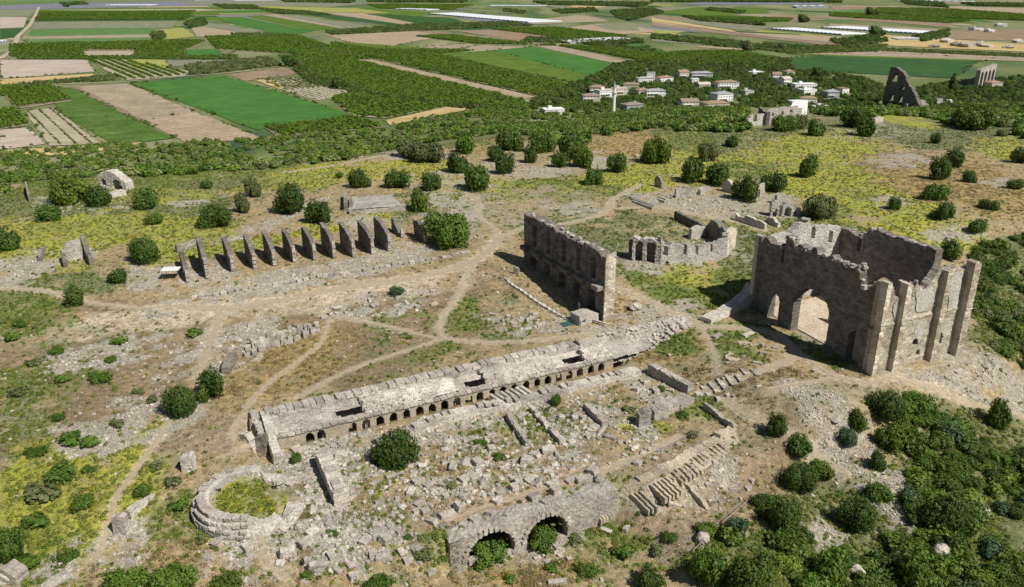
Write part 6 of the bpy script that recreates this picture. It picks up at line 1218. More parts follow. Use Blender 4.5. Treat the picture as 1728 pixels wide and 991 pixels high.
# ---- village
HS = [ # x, y of base centre, width px, depth m, wall height m, roof kind, wall mat, rz, label
 (934,194,34,11,3.6,'flat','white','white','white flat-roofed house with a small roof room, alone at the left end of the village'),
 (1022,164,32,10,5.2,'flat','white','cream','white and cream house cluster left of the minaret with bright flat roof'), (997,172,28,9,4.6,'hip','cream','tile2','brown-roofed cream house at the lower left of the minaret group'),
 (1008,158,24,9,5,'hip','cream','tile','tan-roofed house behind the brown-roofed one left of the minaret'), (1046,160,24,9,5,'flat','cream','cream','cream house directly behind the minaret'),
 (1068,187,34,10,4.2,'hip','grey','tile2','long grey house with brown hipped roof right of the foot of the minaret'), (1066,150,26,9,3.6,'hip','cream','tile','tan hipped-roof house up right of the minaret'),
 (1106,163,32,10,4.4,'hip','white','grey','white house with pale grey roof in the middle of the village'), (1084,160,20,8,3.6,'hip','cream','tile','small tan-roofed house left of the pale grey roof'),
 (1099,122+12,14,7,6,'flat','white','grey','narrow tall white house on the field edge behind the village'), (1088,139,26,8,3.4,'hip','white','grey','white low house with grey roof near the field edge'), (1122,138,26,9,3.6,'hip','white','tile','white house with tan gable and bright side, back row'),
 (1152,132,18,9,5.5,'gable','cream','tile','pale gabled house touching the long grey-roofed one, back row'), (1184,132,36,10,4.6,'hip','grey','grey','long two-storey house with light grey roof at the back of the village'), (1173,139,12,6,3,'flat','white','white','small white annex before the long grey-roofed house'),
 (1228,150,36,11,5.4,'hip','white','tile','two-storey white house with brown tiled roof right of centre'), (1219,172,32,11,6,'hip','white','grey','two-storey white house with grey roof just below the brown-tiled one'), (1188,148,20,7,2.6,'gable','cream','cream','low cream shed among trees in mid village'),
 (1163,182,30,10,4.4,'gable','cream','tile2','cream gabled house with open terrace at the village front'), (1208,188,42,12,3,'hip','cream','tile','wide low tan-roofed house in the village front row'), (1262,160,18,8,3,'flat','cream','grey','small cream shed right of the brown-tiled house'),
 (1277,127,22,9,3,'flat','white','white','bright white flat roof partly hidden in trees, back right'), (1312,135,14,9,5,'gable','white','tile','white gabled house seen end on, back right'), (1326,143,16,9,5,'gable','white','cream','white house with cream roof beside the end-on gabled one'), (1332,127,16,8,3.4,'hip','cream','tile','small tan-roofed house behind the white gabled pair'),
 (1359,149,38,11,3.4,'flat','white','white','long low white flat-roofed building at the right of the village'), (1364,160,26,9,4,'flat','white','white','white block house just below the long low white one'), (1366,174,26,9,3.4,'hip','white','tile','house with orange-tan roof and bright white end wall'),
 (1404,166,22,9,5,'hip','grey','grey','grey house with small gable at the right end of the village'), (1424,158,14,8,4,'flat','white','tile','small white and tan house right of the grey gabled one'), (1341,178,14,7,3,'flat','white','white','tiny white hut above the village ruin'),
 (1388,190,26,8,2.4,'flat','cream','white','low cream hut on the meadow edge right of the village ruin'), (1679,146,26,10,3.2,'hip','cream','tile','tan-roofed building in front of the aqueduct arches'),
 (1692,45,16,16,5,'flat','white','white','white farmhouse far away on the right, upper one'), (1650,52,18,16,5,'flat','white','grey','white farm sheds far away among the rocks on the right'), (1672,55,12,12,5,'flat','white','white','small white shed beside the far farm sheds')]
hx = []
def house(cx, cy, wpx, dep, h, roof, wm, rm_, label):
    x, y = onz(cx, cy, PLAIN); D = depth_at((x, y, PLAIN)); Wd = wpx/FOC*D; rz = random.choice([-.15, .2, .35, .1, .4]); hx.append((x, y+dep*.4, Wd))
    zz = max(PLAIN, float(zg(x, y)))
    t = thing('house', label, 'house', (x, y+dep/2, zz), rz=rz, group='village houses')
    h *= 1.12; dep *= 1.1
    boxobj('wall', (0, 0, h/2-.2), (Wd/2, dep/2, h/2+.2), M[wm], t); e = .45
    if roof == 'flat':
        boxobj('roof', (0, 0, h+.12), (Wd/2+.25, dep/2+.25, .14), M[rm_], t)
        if Wd > 9: boxobj('roof_room', (-Wd*.15, dep*.1, h+1.2), (1.6, 1.5, 1.), M[wm], t)
    else:
        rr = 1.7 if roof == 'hip' else 2.2; V = [(-Wd/2-e, -dep/2-e, h), (Wd/2+e, -dep/2-e, h), (Wd/2+e, dep/2+e, h), (-Wd/2-e, dep/2+e, h), (-Wd/2-e, -dep/2-e, h+.18), (Wd/2+e, -dep/2-e, h+.18), (Wd/2+e, dep/2+e, h+.18), (-Wd/2-e, dep/2+e, h+.18)]
        ins = min(dep/2, Wd*.35) if roof == 'hip' else -0.0; V += [(-Wd/2-e+ins, 0, h+rr), (Wd/2+e-ins, 0, h+rr)]
        F = [(0, 3, 2, 1), (0, 1, 5, 4), (1, 2, 6, 5), (2, 3, 7, 6), (3, 0, 4, 7), (4, 5, 9, 8), (6, 7, 8, 9), (5, 6, 9), (7, 4, 8)]; rf = link('roof', mesh('roof', V, F), M[rm_], t)
        V, F = [], []; box(V, F, (Wd*.2, dep*.15, h+rr*.9), (.35, .35, .6)); link('chimney', mesh('chimney', V, F), M['white'], rf)
    fl = 2 if h > 4.8 else 1; n = max(2, int(Wd/2.6))
    for f in range(fl):
        for i in range(n):
            xx = -Wd/2+(i+.5)*Wd/n; zz_ = 1.5+f*2.8
            if f == 0 and i == n//2: boxobj('door', (xx, -dep/2-.02, 1.05), (.5, .06, 1.05), M['wood'], t); continue
            wf = boxobj('window', (xx, -dep/2-.02, zz_), (.55, .05, .6), M['white'], t); boxobj('pane', (xx, -dep/2-.06, zz_), (.45, .03, .5), M['glass'], wf)
        for yy in (-dep*.22, dep*.22): boxobj('window', (Wd/2+.02, yy, 1.5+f*2.8), (.05, .5, .55), M['glass'], t)
    if h > 4.8: boxobj('balcony', (-Wd*.15, -dep/2-.7, 2.75), (Wd*.28, .7, .1), M['white'], t)
for q in HS: house(*q)
keep = np.ones(len(X), bool)
for hx_, hy_, hw_ in hx: keep &= ~((np.abs(X-hx_) < hw_*.5+3.5) & (Y > hy_-16) & (Y < hy_+7))
kx, ky = onz(1035, 193, PLAIN); keep &= np.hypot(X-kx, Y-ky) > 5
kx2, ky2 = onz(1524, 182, PLAIN); keep &= ~((np.abs(X-kx2) < 20) & (Y > ky2-8) & (Y < ky2+12))
X, Y = X[keep], Y[keep]; Zv = zg(X, Y); order = RS.permutation(len(X)); big = order[:130]; rest = order[130:]
quad = lambda px: 'left of the minaret' if px < 1030 else ('between the minaret and the grey-roofed houses' if px < 1200 else ('in the middle right of the village' if px < 1400 else 'around the tall tower ruin'))
VLM = [(q[0], q[1]-6, ' '.join(('the '+(q[8].split(',')[0])).split()[:9])) for q in HS]+[(1035, 180, 'the minaret'), (1524, 150, 'the tall tower ruin'), (1315, 197, 'the long village ruin'), (1663, 130, 'the aqueduct arches')]
for i in big:
    px, py = proj(X[i], Y[i], Zv[i]); k = 'fegh'[i % 4] if i % 4 != 3 else 'f'; o = link('village_tree', PR[k], None, label='taller %s tree %s' % ({'f': 'dark green', 'e': 'mid green', 'g': 'olive-grey'}[k], place_words(X[i], Y[i], Zv[i], VLM, 40)), cat='tree', group='taller trees of the village', loc=(float(X[i]), float(Y[i]), float(Zv[i])))
    s = random.uniform(3.2, 5.0); o.scale = (s, s, s*random.uniform(.9, 1.25)); o.rotation_euler.z = random.random()*6
n = len(rest); scatter('village_trees', [pe_, pf_, pg, pd_], X[rest], Y[rest], rnd3(n, 2.1, 3.9, .8, 1.2), zrot(n), RS.choice(4, n, p=[.36, .4, .14, .1]), tints(n, .3, 0, .06), Z=Zv[rest], label='mass of smaller garden trees filling the village', cat='trees')
for cx, cy, wpx, lb in [(1395,195-2,30,''),(490,112,30,'big dark tree beside the pale bare one on the plain'),(506,112,18,'pale grey bare-looking tree beside the big dark one on the plain'),(263,66,14,'lone dark tree at the end of the pale green strip, upper left'),(112,12,14,'dark tree beside the farm track at the top left'),(1478,62,30,'wide dark tree behind the long greenhouse'),(1355,38,22,'dark tree right of the middle far field at top right'),(1470,27,24,'dark rounded tree in front of the far plantations'),(1262,86,26,'tall grey-green poplar group behind the village'),(1320,84,18,'dark tree beside the tall grey-green group'),(1382,132,30,'tree at the edge of the dark green field behind the village'),(1605,158,26,'dark conifer between the tall tower ruin and the aqueduct'),(1228,122,8,'narrow dark cypress at the back of the village'),(575,150,34,'very dark tree clump at the corner of the striped young orchard')]:
    if not lb: continue
    x, y = onz(cx, cy, PLAIN); D = depth_at((x, y, PLAIN)); W = wpx/FOC*D; me = CRC if ('conifer' in lb or 'cypress' in lb) else PR['g' if 'grey' in lb else 'f']
    t = thing('tree', lb, 'tree', (x, y, PLAIN)); c = link('crown', me, None, t); c.scale = (W/2, W/2, W*(.75 if 'conifer' in lb else (1.6 if 'cypress' in lb else .6))); k_ = link('trunk', TR[0], None, t); k_.scale = (W/2, W/2, W/2)
# minaret
x, y = onz(1035, 194, PLAIN); zb_ = float(zg(x, y)); mn = thing('minaret', 'slender tall white minaret with a pointed cap rising above the village trees', 'minaret', (x, y, zb_)); 
def lathe(prof, n=16):
    V = []; F = []
    for r_, z_ in prof:
        for i in range(n): a = 2*math.pi*i/n; V.append((r_*math.cos(a), r_*math.sin(a), z_))
    for k in range(len(prof)-1):
        for i in range(n): F.append((k*n+i, k*n+(i+1) % n, (k+1)*n+(i+1) % n, (k+1)*n+i))
    F.append(tuple(range(n))); F.append(tuple((len(prof)-1)*n+i for i in range(n))); return V, F
V, F = lathe([(1.5, -2), (1.5, 2), (1.15, 3), (1.1, 18.5), (1.35, 19.2)]); link('shaft', mesh('shaft', V, F), M['white'], mn)
V, F = lathe([(1.4, 19.2), (1.85, 19.5), (1.85, 20.5), (1.75, 20.5), (1.75, 19.7), (1., 19.7)]); link('balcony', mesh('balcony', V, F), M['white'], mn)
V, F = lathe([(.95, 19.7), (.95, 24), (1.15, 24.2)]); link('upper_shaft', mesh('upper_shaft', V, F), M['white'], mn)
V, F = lathe([(1.15, 24.2), (.5, 27.5), (.05, 30.5)]); link('cap', mesh('cap', V, F), M['grey'], mn)
mn.scale = (1.2, 1.2, .87)
# tall tower ruin of the aqueduct
def ruin_at(name, label, a_, b_, pts, T, mt, holes, rag=1., cell=.6):
    A_ = np.array([*onz(*a_, PLAIN), PLAIN]); B_ = np.array([*onz(*b_, PLAIN), PLAIN]); t = thing(name, label, 'ruin', (0, 0, 0)); wall('tower_wall', A_, B_, T, pxtop(A_, B_, pts), mt, t, cell=cell, rag=rag, jit=.15, holes=[[onwall(A_, B_, *p) for p in h] for h in holes], zb=PLAIN-1); return t
TA, TB = (1488, 176), (1550, 186)
tt_ = ruin_at('tall_tower_ruin', 'tall dark pointed tower ruin with pale arched windows beyond the right end of the village', TA, TB, [(1489,165),(1493,130),(1503,114),(1509,112),(1518,116),(1526,124),(1530,138),(1538,150),(1545,163),(1550,178)], 4.0, M['dark'],
   [[(1503,138),(1506,128),(1513,122),(1515,124),(1513,139)], [(1517,151),(1523,144),(1526,147),(1526,152)], [(1499,171),(1501,162),(1507,157),(1509,160),(1507,171)], [(1512,178),(1516,165),(1521,161),(1523,163),(1520,181)]])
o = thing('tower_stump', 'pale stumps of pier in a row at the foot of the tall tower ruin', 'ruin', (0, 0, 0))
for (a_, b_, h) in [((1552,184),(1560,184),7.5), ((1560,184),(1566,184),4), ((1580,180),(1589,180),6.5), ((1595,178),(1603,179),5)]:
    A_ = np.array([*onz(*a_, PLAIN), PLAIN]); B_ = np.array([*onz(*b_, PLAIN), PLAIN]); wall('stump', A_, B_, 3, [(0, PLAIN+h*.9), (2, PLAIN+h), (9, PLAIN+h*.7)], M['plas'], o, rag=1, cell=.5, zb=PLAIN-1)
A_ = np.array([*onz(1650, 147, PLAIN), PLAIN]); B_ = np.array([*onz(1676, 141, PLAIN), PLAIN]); l_ = np.hypot(*(B_-A_)[:2])
f_ = lambda x, y: onwall(A_, B_, x, y); aq = thing('aqueduct_arches', 'short run of tall pale aqueduct arches above the trees at upper right', 'aqueduct', (0, 0, 0)); hz = f_(1660, 118)[1]-PLAIN
wall('arch_wall', A_, B_, 4, [(0, PLAIN+hz), (l_, PLAIN+hz+3)], M['plas'], aq, cell=.5, rag=.6, jit=.12, zb=PLAIN-1, holes=[arch(l_*(.06+.24*k), l_*(.06+.24*k+.16), PLAIN, PLAIN+hz*.68) for k in range(4)])
wall('arch_wall', A_+np.array([-12, 14, 0]), A_+np.array([-1, 2, 0]), 4, [(0, PLAIN+4), (8, PLAIN+7), (24, PLAIN+hz*.7)], M['dark'], aq, cell=.6, rag=1., jit=.12, zb=PLAIN-1)
# village ruin on the meadow edge
vr = thing('village_ruin', 'long pale roofless ruin with round window holes on the meadow edge before the village', 'ruined building', (0, 0, 0))
A_, B_ = G(1296, 212), G(1352, 196); tt = pxtop(A_, B_, [(1296, 188), (1304, 186), (1330, 181), (1352, 180)]); f_ = lambda x, y: onwall(A_, B_, x, y)
def blk(f_, x0, x1, y0, y1): return [(f_(x0, y1)[0], f_(x0, y1)[1]), (f_(x0, y0)[0], f_(x0, y0)[1]), (f_(x1, y0)[0], f_(x1, y0)[1]), (f_(x1, y1)[0], f_(x1, y1)[1])]
wall('front_wall', A_, B_, 1.5, tt, M['plas'], vr, cell=.4, rag=.6, holes=[blk(f_, 1303, 1306, 190, 197), blk(f_, 1319, 1323, 188, 194), blk(f_, 1333, 1338, 185, 191), blk(f_, 1303, 1306, 199, 203)])
A_, B_ = G(1262, 214), G(1290, 211); f_ = lambda x, y: onwall(A_, B_, x, y); wall('left_wall', A_, B_, 1.6, pxtop(A_, B_, [(1262, 205), (1268, 195), (1288, 194)]), M['plas'], vr, cell=.4, rag=.5, holes=[arch(f_(1271, 205)[0], f_(1277, 205)[0], f_(1271, 206)[1], f_(1274, 197)[1])])
A_, B_ = G(1278, 204), G(1292, 212); wall('cross_wall', A_, B_, 1.5, [(0, A_[2]+6.5), (9, B_[2]+6)], M['dark'], vr, cell=.4, rag=.6)
A_, B_ = G(1352, 197), G(1361, 194); wall('white_end', A_, B_, 6, [(0, A_[2]+4.4), (3, A_[2]+4.6)], M['white'], vr, cell=.4, rag=.3)
# greenhouses: rows of round-topped film tunnels
def greenhouse(a_, b_, wd, n, label, h=3.2):
    A_ = np.array(onz(*a_, PLAIN)); B_ = np.array(onz(*b_, PLAIN)); d = B_-A_; L_ = np.hypot(*d); d /= L_; nn_ = np.array([-d[1], d[0]]); t = thing('greenhouse', label, 'greenhouse', (*(A_+B_)/2, PLAIN)); s = L_/n; c0 = (A_+B_)/2
    for i in range(n):
        V = []; F = []; k_ = 7
        for e in (0, wd):
            for j in range(k_+1): a = math.pi*j/k_; p = A_+d*(s*i+s/2-s*.5*math.cos(a))+nn_*e-c0; V.append((p[0], p[1], h*.55+h*.45*math.sin(a)))
        F = [(j, j+1, k_+2+j, k_+1+j) for j in range(k_)]
        tn = link('tunnel_roof', mesh('tunnel_roof', V, F), M['gh'], t)
        V2 = [v for v in V[:k_+1]]; q = [A_+d*(s*i)-c0, A_+d*(s*i+s)-c0]; V2 += [(q[1][0], q[1][1], 0), (q[0][0], q[0][1], 0)]; link('end_wall', mesh('end_wall', V2, [tuple(range(len(V2)))]), M['ghside'], t)
    V, F = [], []
    for q in (A_-c0, B_-c0): e = q+nn_*wd; o = len(V); V += [(q[0], q[1], 0), (e[0], e[1], 0), (e[0], e[1], h*.55), (q[0], q[1], h*.55)]; F.append((o, o+1, o+2, o+3))
    link('side_wall', mesh('side_wall', V, F), M['ghside'], t)
greenhouse((1300, 50), (1420, 60), 60, 17, 'long white greenhouse, lower one of two long rows right of centre'); greenhouse((1385, 48), (1548, 58), 75, 22, 'long pale grey greenhouse behind and right of the bright white one')
greenhouse((1516, 68), (1578, 68), 30, 7, 'small low greenhouse in front of the rocks at right'); greenhouse((962, 74), (1000, 73), 45, 6, 'white greenhouse roof behind the hedge in the middle of the plain, left part'); greenhouse((990, 72), (1070, 68), 45, 8, 'white greenhouse roof behind the hedge in the middle of the plain, right part')
greenhouse((722, 24), (892, 39), 95, 26, 'very long pale greenhouse across the top centre'); greenhouse((662, 16), (720, 18), 60, 7, 'bright white greenhouse left of the very long one'); greenhouse((826, 11), (924, 11), 70, 12, 'white greenhouse group right of the top centre')
greenhouse((960, 4), (992, 4), 60, 4, 'small white greenhouse at the very top centre'); greenhouse((172, 10), (250, 10), 90, 10, 'white greenhouse at top left behind the far orchard'); greenhouse((400, 2), (470, 1), 120, 8, 'white greenhouse at the top edge left of centre')
greenhouse((1344, 14), (1398, 14), 50, 4, 'three rounded pale greenhouses in a row at top right', 9); greenhouse((1510, 2), (1640, 4), 90, 10, 'pale grey greenhouse field at the top right edge'); greenhouse((0, 76), (16, 73), 45, 3, 'white greenhouse cut by the left edge', 6); greenhouse((220, -1), (330, 1), 90, 10, 'wide white film roof on the top edge at left')
greenhouse((640, 0), (760, 2), 70, 10, 'pale greenhouse row on the top edge'); greenhouse((1640, 8), (1728, 8), 60, 8, 'thin pale greenhouse at the top right corner')
V, F = [], []; boxobj('porch', (0, 0, 2.5), (3, 4, .12), M['white'], None).hide_render = False
bpy.data.objects.remove(bpy.data.objects['porch'])
sh_ = thing('white_shed', 'white porch roof on posts beside the left edge greenhouse', 'shed', (*onz(20, 70, PLAIN), PLAIN)); boxobj('shed_roof', (0, 0, 4), (5, 4, .15), M['white'], sh_); 
for sx_, sy_ in ((-4.6, -3.6), (4.6, -3.6), (4.6, 3.6), (-4.6, 3.6)): V, F = [], []; cyl(V, F, (sx_, sy_, -.2), (sx_, sy_, 4), .12, 5); link('post', mesh('post', V, F), M['metal'], sh_)
# utility poles
PLM = [(406, 175, 'the big bright green field'), (75, 115, 'the pale bare field at far left'), (493, 112, 'the big dark tree'), (263, 66, 'the lone dark tree by the pale strip'), (1385, 55, 'the long white greenhouse'), (1500, 58, 'the pale grey greenhouse'), (1016, 70, 'the middle white greenhouse'), (810, 32, 'the very long pale greenhouse'), (1035, 160, 'the minaret'), (630, 65, 'the pale field top centre'), (720, 83, 'the small striped orchard'), (1200, 40, 'the golden strip')]
PO = [(14,96),(84,94),(153,88),(237,97),(313,96),(399,99),(515,106),(591,97),(590,85),(650,92),(698,90),(748,88),(837,82),(880,76),(926,68),(1150,70),(1177,58),(1216,46),(1262,51),(1292,68),(1303,60),(1298,46),(1331,44),(1364,43),(1391,40),(1415,41),(1423,38),(1465,40),(1505,42),(1550,46),(1597,48),(1462,82),(1144,112),(970,58),(1060,50),(880,56)]
for k, (px, py) in enumerate(PO):
    x, y = onz(px, py, PLAIN); h = 9.5; V, F = [], []; cyl(V, F, (0, 0, -.5), (0, 0, h), .22, 5, .16); me = mesh('pole', V, F)
    t = thing('utility_pole', 'thin pale utility pole '+place_words(x, y, PLAIN, PLM, 60), 'utility pole', (x, y, PLAIN), group='utility poles on the plain'); link('shaft', me, M['wood'], t); boxobj('crossarm', (0, 0, h-.6), (1.1, .1, .1), M['wood'], t)
# rock outcrops on the plain at right
for k, (px, py, w_, h) in enumerate([(1598,72,24,5),(1612,78,16,5),(1630,80,18,6),(1650,78,20,6),(1664,80,16,4),(1700,82,14,4),(1718,72,16,4),(1576,80,12,4)]):
    x, y = onz(px, py, PLAIN); D = depth_at((x, y, PLAIN)); o = stoneobj('rock_outcrop', (x, y, PLAIN+h*.3), (w_/FOC*D/2, 8, h), RK[3+k % 2], random.random(), label='dark rocky mound on the right of the plain, '+place_words(x, y, PLAIN, [(1650, 52, 'the white farm sheds'), (1547, 68, 'the small low greenhouse'), (1692, 45, 'the white farmhouse')], 30), cat='rock', group='rocky mounds on the plain')
# ---------------------------------------------------------------- fallen blocks, drums and boulders
NB = [ # x, y, half sizes, turn, tilt, label
 (1210,569,(1.6,.7,.45),.2,.0,'long flat grey slab lying on the grass, left of two beside the footpath junction'),(1262,566,(2.1,.7,.4),.15,0,'long flat grey slab lying on the grass, right of two beside the footpath junction'),
 (1285,586,(.5,.5,.8),.4,.2,'pointed upright stone on the lawn before the great hall'),(1288,597,(1.,.45,.4),-.6,.1,'stone sarcophagus-like block on the lawn below the pointed upright one'),(1309,588,(.8,.4,.35),-.5,.1,'dark-sided block on the right of the lawn before the great hall'),
 (1278,614,(1.2,.35,.35),-.9,.05,'long narrow fallen column piece on the lawn before the great hall'),(1228,613,(.5,.3,.25),-.4,0,'small pale stone at the left edge of the lawn circle'),(1255,602,(.5,.3,.25),-.6,0,'small pale stone in the middle of the lawn before the great hall'),
 (1375,627,(.9,.5,.4),.1,.1,'pale double block on the dry grass near the front of the great hall'),(1334,642,(.7,.3,.2),.1,0,'small flat white stone below the paved strip'),(1281,652,(.8,.22,.18),-.2,0,'thin white stone lying below the paved strip'),
 (1212,674,(.5,1.,.35),-.5,.1,'pale rectangular block standing beside the broken end of the paved strip'),(1228,668,(.6,.35,.35),.1,0,'left of two small pale blocks by the paved strip'),(1237,669,(.4,.4,.3),.3,0,'right of two small pale blocks by the paved strip'),
 (1015,728,(.7,2.3,.5),-.95,.2,'largest long slab lying tilted across the heap in the courtyard'),(1003,722,(1.1,.9,.4),.3,.1,'broad slab next to the longest tilted one in the courtyard'),(1030,740,(.6,1.3,.5),.7,.2,'dark-sided slab below the longest tilted one'),(1046,748,(1.1,.7,.4),.8,.15,'last slab at the lower end of the tilted heap'),
 (1070,758,(1.3,1.,.6),.6,.2,'big jumbled block in the lower heap near the yellow weeds'),(1085,765,(1.2,.8,.5),.5,.1,'big jumbled block right of centre in the lower heap'),(1095,758,(1.,.5,.4),.7,.2,'slab at the right end of the lower heap'),(1060,748,(.9,.6,.7),.2,.3,'upright block at the top of the lower heap'),
 (888,780,(1.5,1.1,.8),.9,.2,'large split block above the vault road, left one of a leaning trio'),(902,770,(.7,1.2,.7),.5,.3,'middle block of the leaning trio above the vault road'),(925,763,(1.4,.9,.7),-.3,.1,'right block of the leaning trio above the vault road'),
 (806,784,(1.,1.1,.9),.1,.15,'squarish upright block alone in the middle of the courtyard floor'),(765,790,(.8,1.4,.7),-.6,.2,'tilted block left of the squarish one on the courtyard floor'),(795,805,(1.,1.,.6),.5,.1,'block just below the squarish upright one'),(783,812,(.9,1.,.6),.2,.1,'lowest block under the squarish upright one'),
 (893,812,(1.,.8,.6),.4,.25,'pale block alone beside the upper vault road'),(867,826,(.8,.8,.8),.1,.1,'square block with black shadow at the middle of the vault road'),(845,834,(.9,.7,.6),.2,.2,'upper block of a pair beside the vault road'),(840,848,(1.,.8,.6),.3,.1,'lower block of a pair beside the vault road'),
 (902,842,(1.2,.9,.7),.1,.2,'large pale block on the right of the vault road'),(924,847,(1.4,.8,.5),.2,.1,'flat block right of the large pale one on the vault road'),(938,832,(1.,.9,.9),.1,.1,'tall block with black left face on the vault road'),(932,818,(1.4,.7,.5),.2,.1,'long block above the tall black-faced one'),(965,812,(1.5,.7,.5),.2,.1,'long block right above the tall black-faced one'),(985,812,(1.7,.8,.7),-.1,.15,'long dark-topped block near the right end of the vault road'),(1000,798,(1.,1.,.9),.5,.2,'leaning block at the upper right end of the vault road'),(1012,812,(1.6,1.3,1.2),.1,.2,'massive rounded boulder-like block at the right end of the vault road'),
 (772,860,(.5,1.,1.),.2,.2,'upright thin block at the left end of the vault road'),(754,871,(1.6,.7,.6),.15,.1,'long pale block at the left end of the vault road'),(729,882,(.6,1.2,.6),.4,.3,'tilted block left of the long pale one'),(802,878,(1.1,.7,.5),.3,.2,'pale block before the left vault top'),(828,868,(.8,.8,.5),.5,.2,'pale block right of the one before the left vault top'),
 (718,866,(.9,.8,.6),.1,.1,'grey block in the scattered group left of the vault road'),(708,852,(1.,.7,.5),.4,.1,'upper grey block in the scattered group left of the vault road'),(694,832,(1.3,.7,.5),.9,.1,'long grey block higher in the scattered group left of the vault road'),(722,820,(1.1,.8,.5),.4,.1,'pale slab in the middle of the scattered group'),(752,818,(1.5,.8,.5),.5,.1,'long pale slab at the right of the scattered group'),(704,815,(1.,.8,.6),.2,.1,'block at the top of the scattered group'),(786,829,(1.2,.5,.3),-.6,.05,'flat narrow slab on the open courtyard floor'),
 (576,772,(1.3,1.1,.8),-.5,.3,'big tilted cube block right of the black-shadowed wall top'),(563,768,(1.1,.9,.6),.2,.1,'block beside the big tilted cube'),(576,724,(1.2,1.1,.9),-.5,.4,'square tumbled block leaning against the arcade front'),(500,760,(1.1,.9,.5),.3,.1,'flat block below the left end of the arcade'),(655,777,(.8,2.2,.4),-.9,.1,'long flat slab left below the large round tree'),
 (500,812,(.7,2.4,.4),-.95,.1,'long pale slab leaning on the tower side, left of the black-shadowed wall'),(516,918,(1.2,.9,.7),.3,.2,'pair block with black gap below the tower, right one'),(498,922,(1.3,.9,.7),.2,.1,'pair block with black gap below the tower, left one'),(528,902,(1.2,.9,.7),.4,.2,'grey block above the pair with black gap'),(365,917,(1.,.7,.5),.6,.2,'bright white block alone below the round tower'),(418,925,(.8,.9,.6),.3,.1,'grey block on the slope under the tower'),
 (635,905,(1.1,1.,.7),.2,.2,'grey tumbled block at the top of the lower rubble group'),(650,914,(.9,1.,.8),.4,.2,'tumbled block with black left side in the lower rubble group'),(617,915,(1.2,.8,.6),.6,.1,'pale block on the left of the lower rubble group'),(628,938,(.5,1.1,.5),-.2,.2,'narrow white stone at the middle of the lower rubble group'),(646,944,(1.2,.7,.6),-.4,.1,'long whitish stone at the right of the lower rubble group'),(560,940,(.7,1.,.6),.1,.2,'upright grey block in the rubble at the bottom'),(538,955,(1.2,.8,.5),-.2,.1,'pale flat block in the rubble at the bottom'),(597,975,(.8,.8,.6),.1,.1,'small cube at the bottom edge'),
 (940,985,(1.7,.5,.5),-.35,.1,'fallen column drum at the bottom edge below the vaults'),(1022,898,(.5,1.3,.5),.5,.1,'rounded column piece right of the great vaults'),(1000,885,(.5,.5,1.0),0,.1,'dark upright slab right of the right great vault'),(1057,893,(.9,.5,.4),.5,.1,'bright white block at the foot of the sandy steps'),
 (1109,862,(1.,.6,.45),.1,.1,'rounded pale block at the foot of the long steps'),(1136,826,(.9,.6,.5),.3,.1,'pale block inside the excavation, left'),(1195,819,(.7,.5,.4),-.2,.1,'bright square block inside the bare excavation'),(1243,777,(.5,.35,.3),0,0,'small white block alone in the upper excavation'),(1190,768,(1.1,.7,.4),.3,.1,'pale flat block beside the upper steps'),(1262,826,(.7,.5,.5),.1,.1,'grey block on the right of the excavation'),(1240,828,(1.3,.5,.4),-.6,.1,'long grey block on the right of the excavation'),(1268,812,(.6,.5,.4),.3,.1,'small dark block at the right edge of the excavation'),
 (1076,784,(.9,.7,.5),.5,.1,'pale cube at the rope line near the excavation'),(1116,787,(1.1,.3,.3),.05,0,'white capsule-like stone at the top edge of the excavation'),(1106,776,(.6,.5,.4),.5,.1,'small pale block beside the rope line'),(1144,750,(.6,.4,.3),.5,0,'small flat block on the green patch of the courtyard'),
 (570,521,(2.0,.9,.8),0,.1,'low white rounded heap left of the pile of white stones'),(632,518,(1.1,.8,.6),.2,.2,'largest white stone on the pile of white stones'),(547,537,(.9,.4,.4),0,0,'single white block on the path edge left of the white stones'),(832,531,(.3,1.3,.25),.6,0,'thin fallen column shaft on the square'),(911,549,(1.1,.6,.35),.2,0,'bright flat block right of the pile of grey slabs'),
 (1072,522,(2.4,1.7,1.6),.2,.2,'rounded pale mound of masonry right of the tall facade'),(1096,252,(.1,.1,.1),0,0,''),(1075,265,(2.2,1.6,1.6),.3,.2,'dark grey boulder on the right of the golden grass'),(815,467,(.9,.7,.5),0,.1,'pale boulder beside the wide dirt road'),(1186,913,(2.2,2.,1.9),.1,.1,'big round pale boulder at the lower fence line'),
 (1443,966,(2.0,2.6,1.8),.1,.1,'pale smooth boulder in the thicket at the bottom'),(1588,933,(2.6,2.,1.6),.3,.3,'jagged grey rock in the bottom right thicket'),(1660,868,(2.2,1.4,1.0),.2,.1,'flat grey rock at the thicket edge on the right'),(1410,710,(1.6,1.4,.5),0,0,'small round stone basin on the right slope'),(20,975,(2.8,2.4,2.0),.3,.1,'large pale rock at the bottom left corner'),(95,985,(3.,1.6,1.2),.2,.1,'pale rock ledge at the bottom left beside the large rock'),
]
for k, (px, py, hs, rz, tl, lb) in enumerate(NB):
    if not lb: continue
    p = G(px, py); rk = any(w_ in lb for w_ in ('boulder', 'rock', 'mound', 'heap', 'basin')); me = RK[2+k % 3] if rk else BK[k % 4]; hs = tuple(h*.72 for h in hs) if not rk else tuple(h*.62 for h in hs)
    nm_ = 'boulder' if rk else 'fallen_block'; ct = 'rock' if rk else 'stone block'
    if 'boulder' in lb and 'like' not in lb: sc_ = .8
    else: sc_ = 1.
    o = stoneobj(nm_, (p[0], p[1], p[2]+hs[2]*.5*sc_), tuple(h*sc_ for h in hs), me, rz+SITE, (random.uniform(-tl, tl), random.uniform(-tl, tl)), label=lb, cat=ct)
    if rk: o.data = BO[k % 3]; o.scale = tuple(h*sc_*1.0 for h in hs)
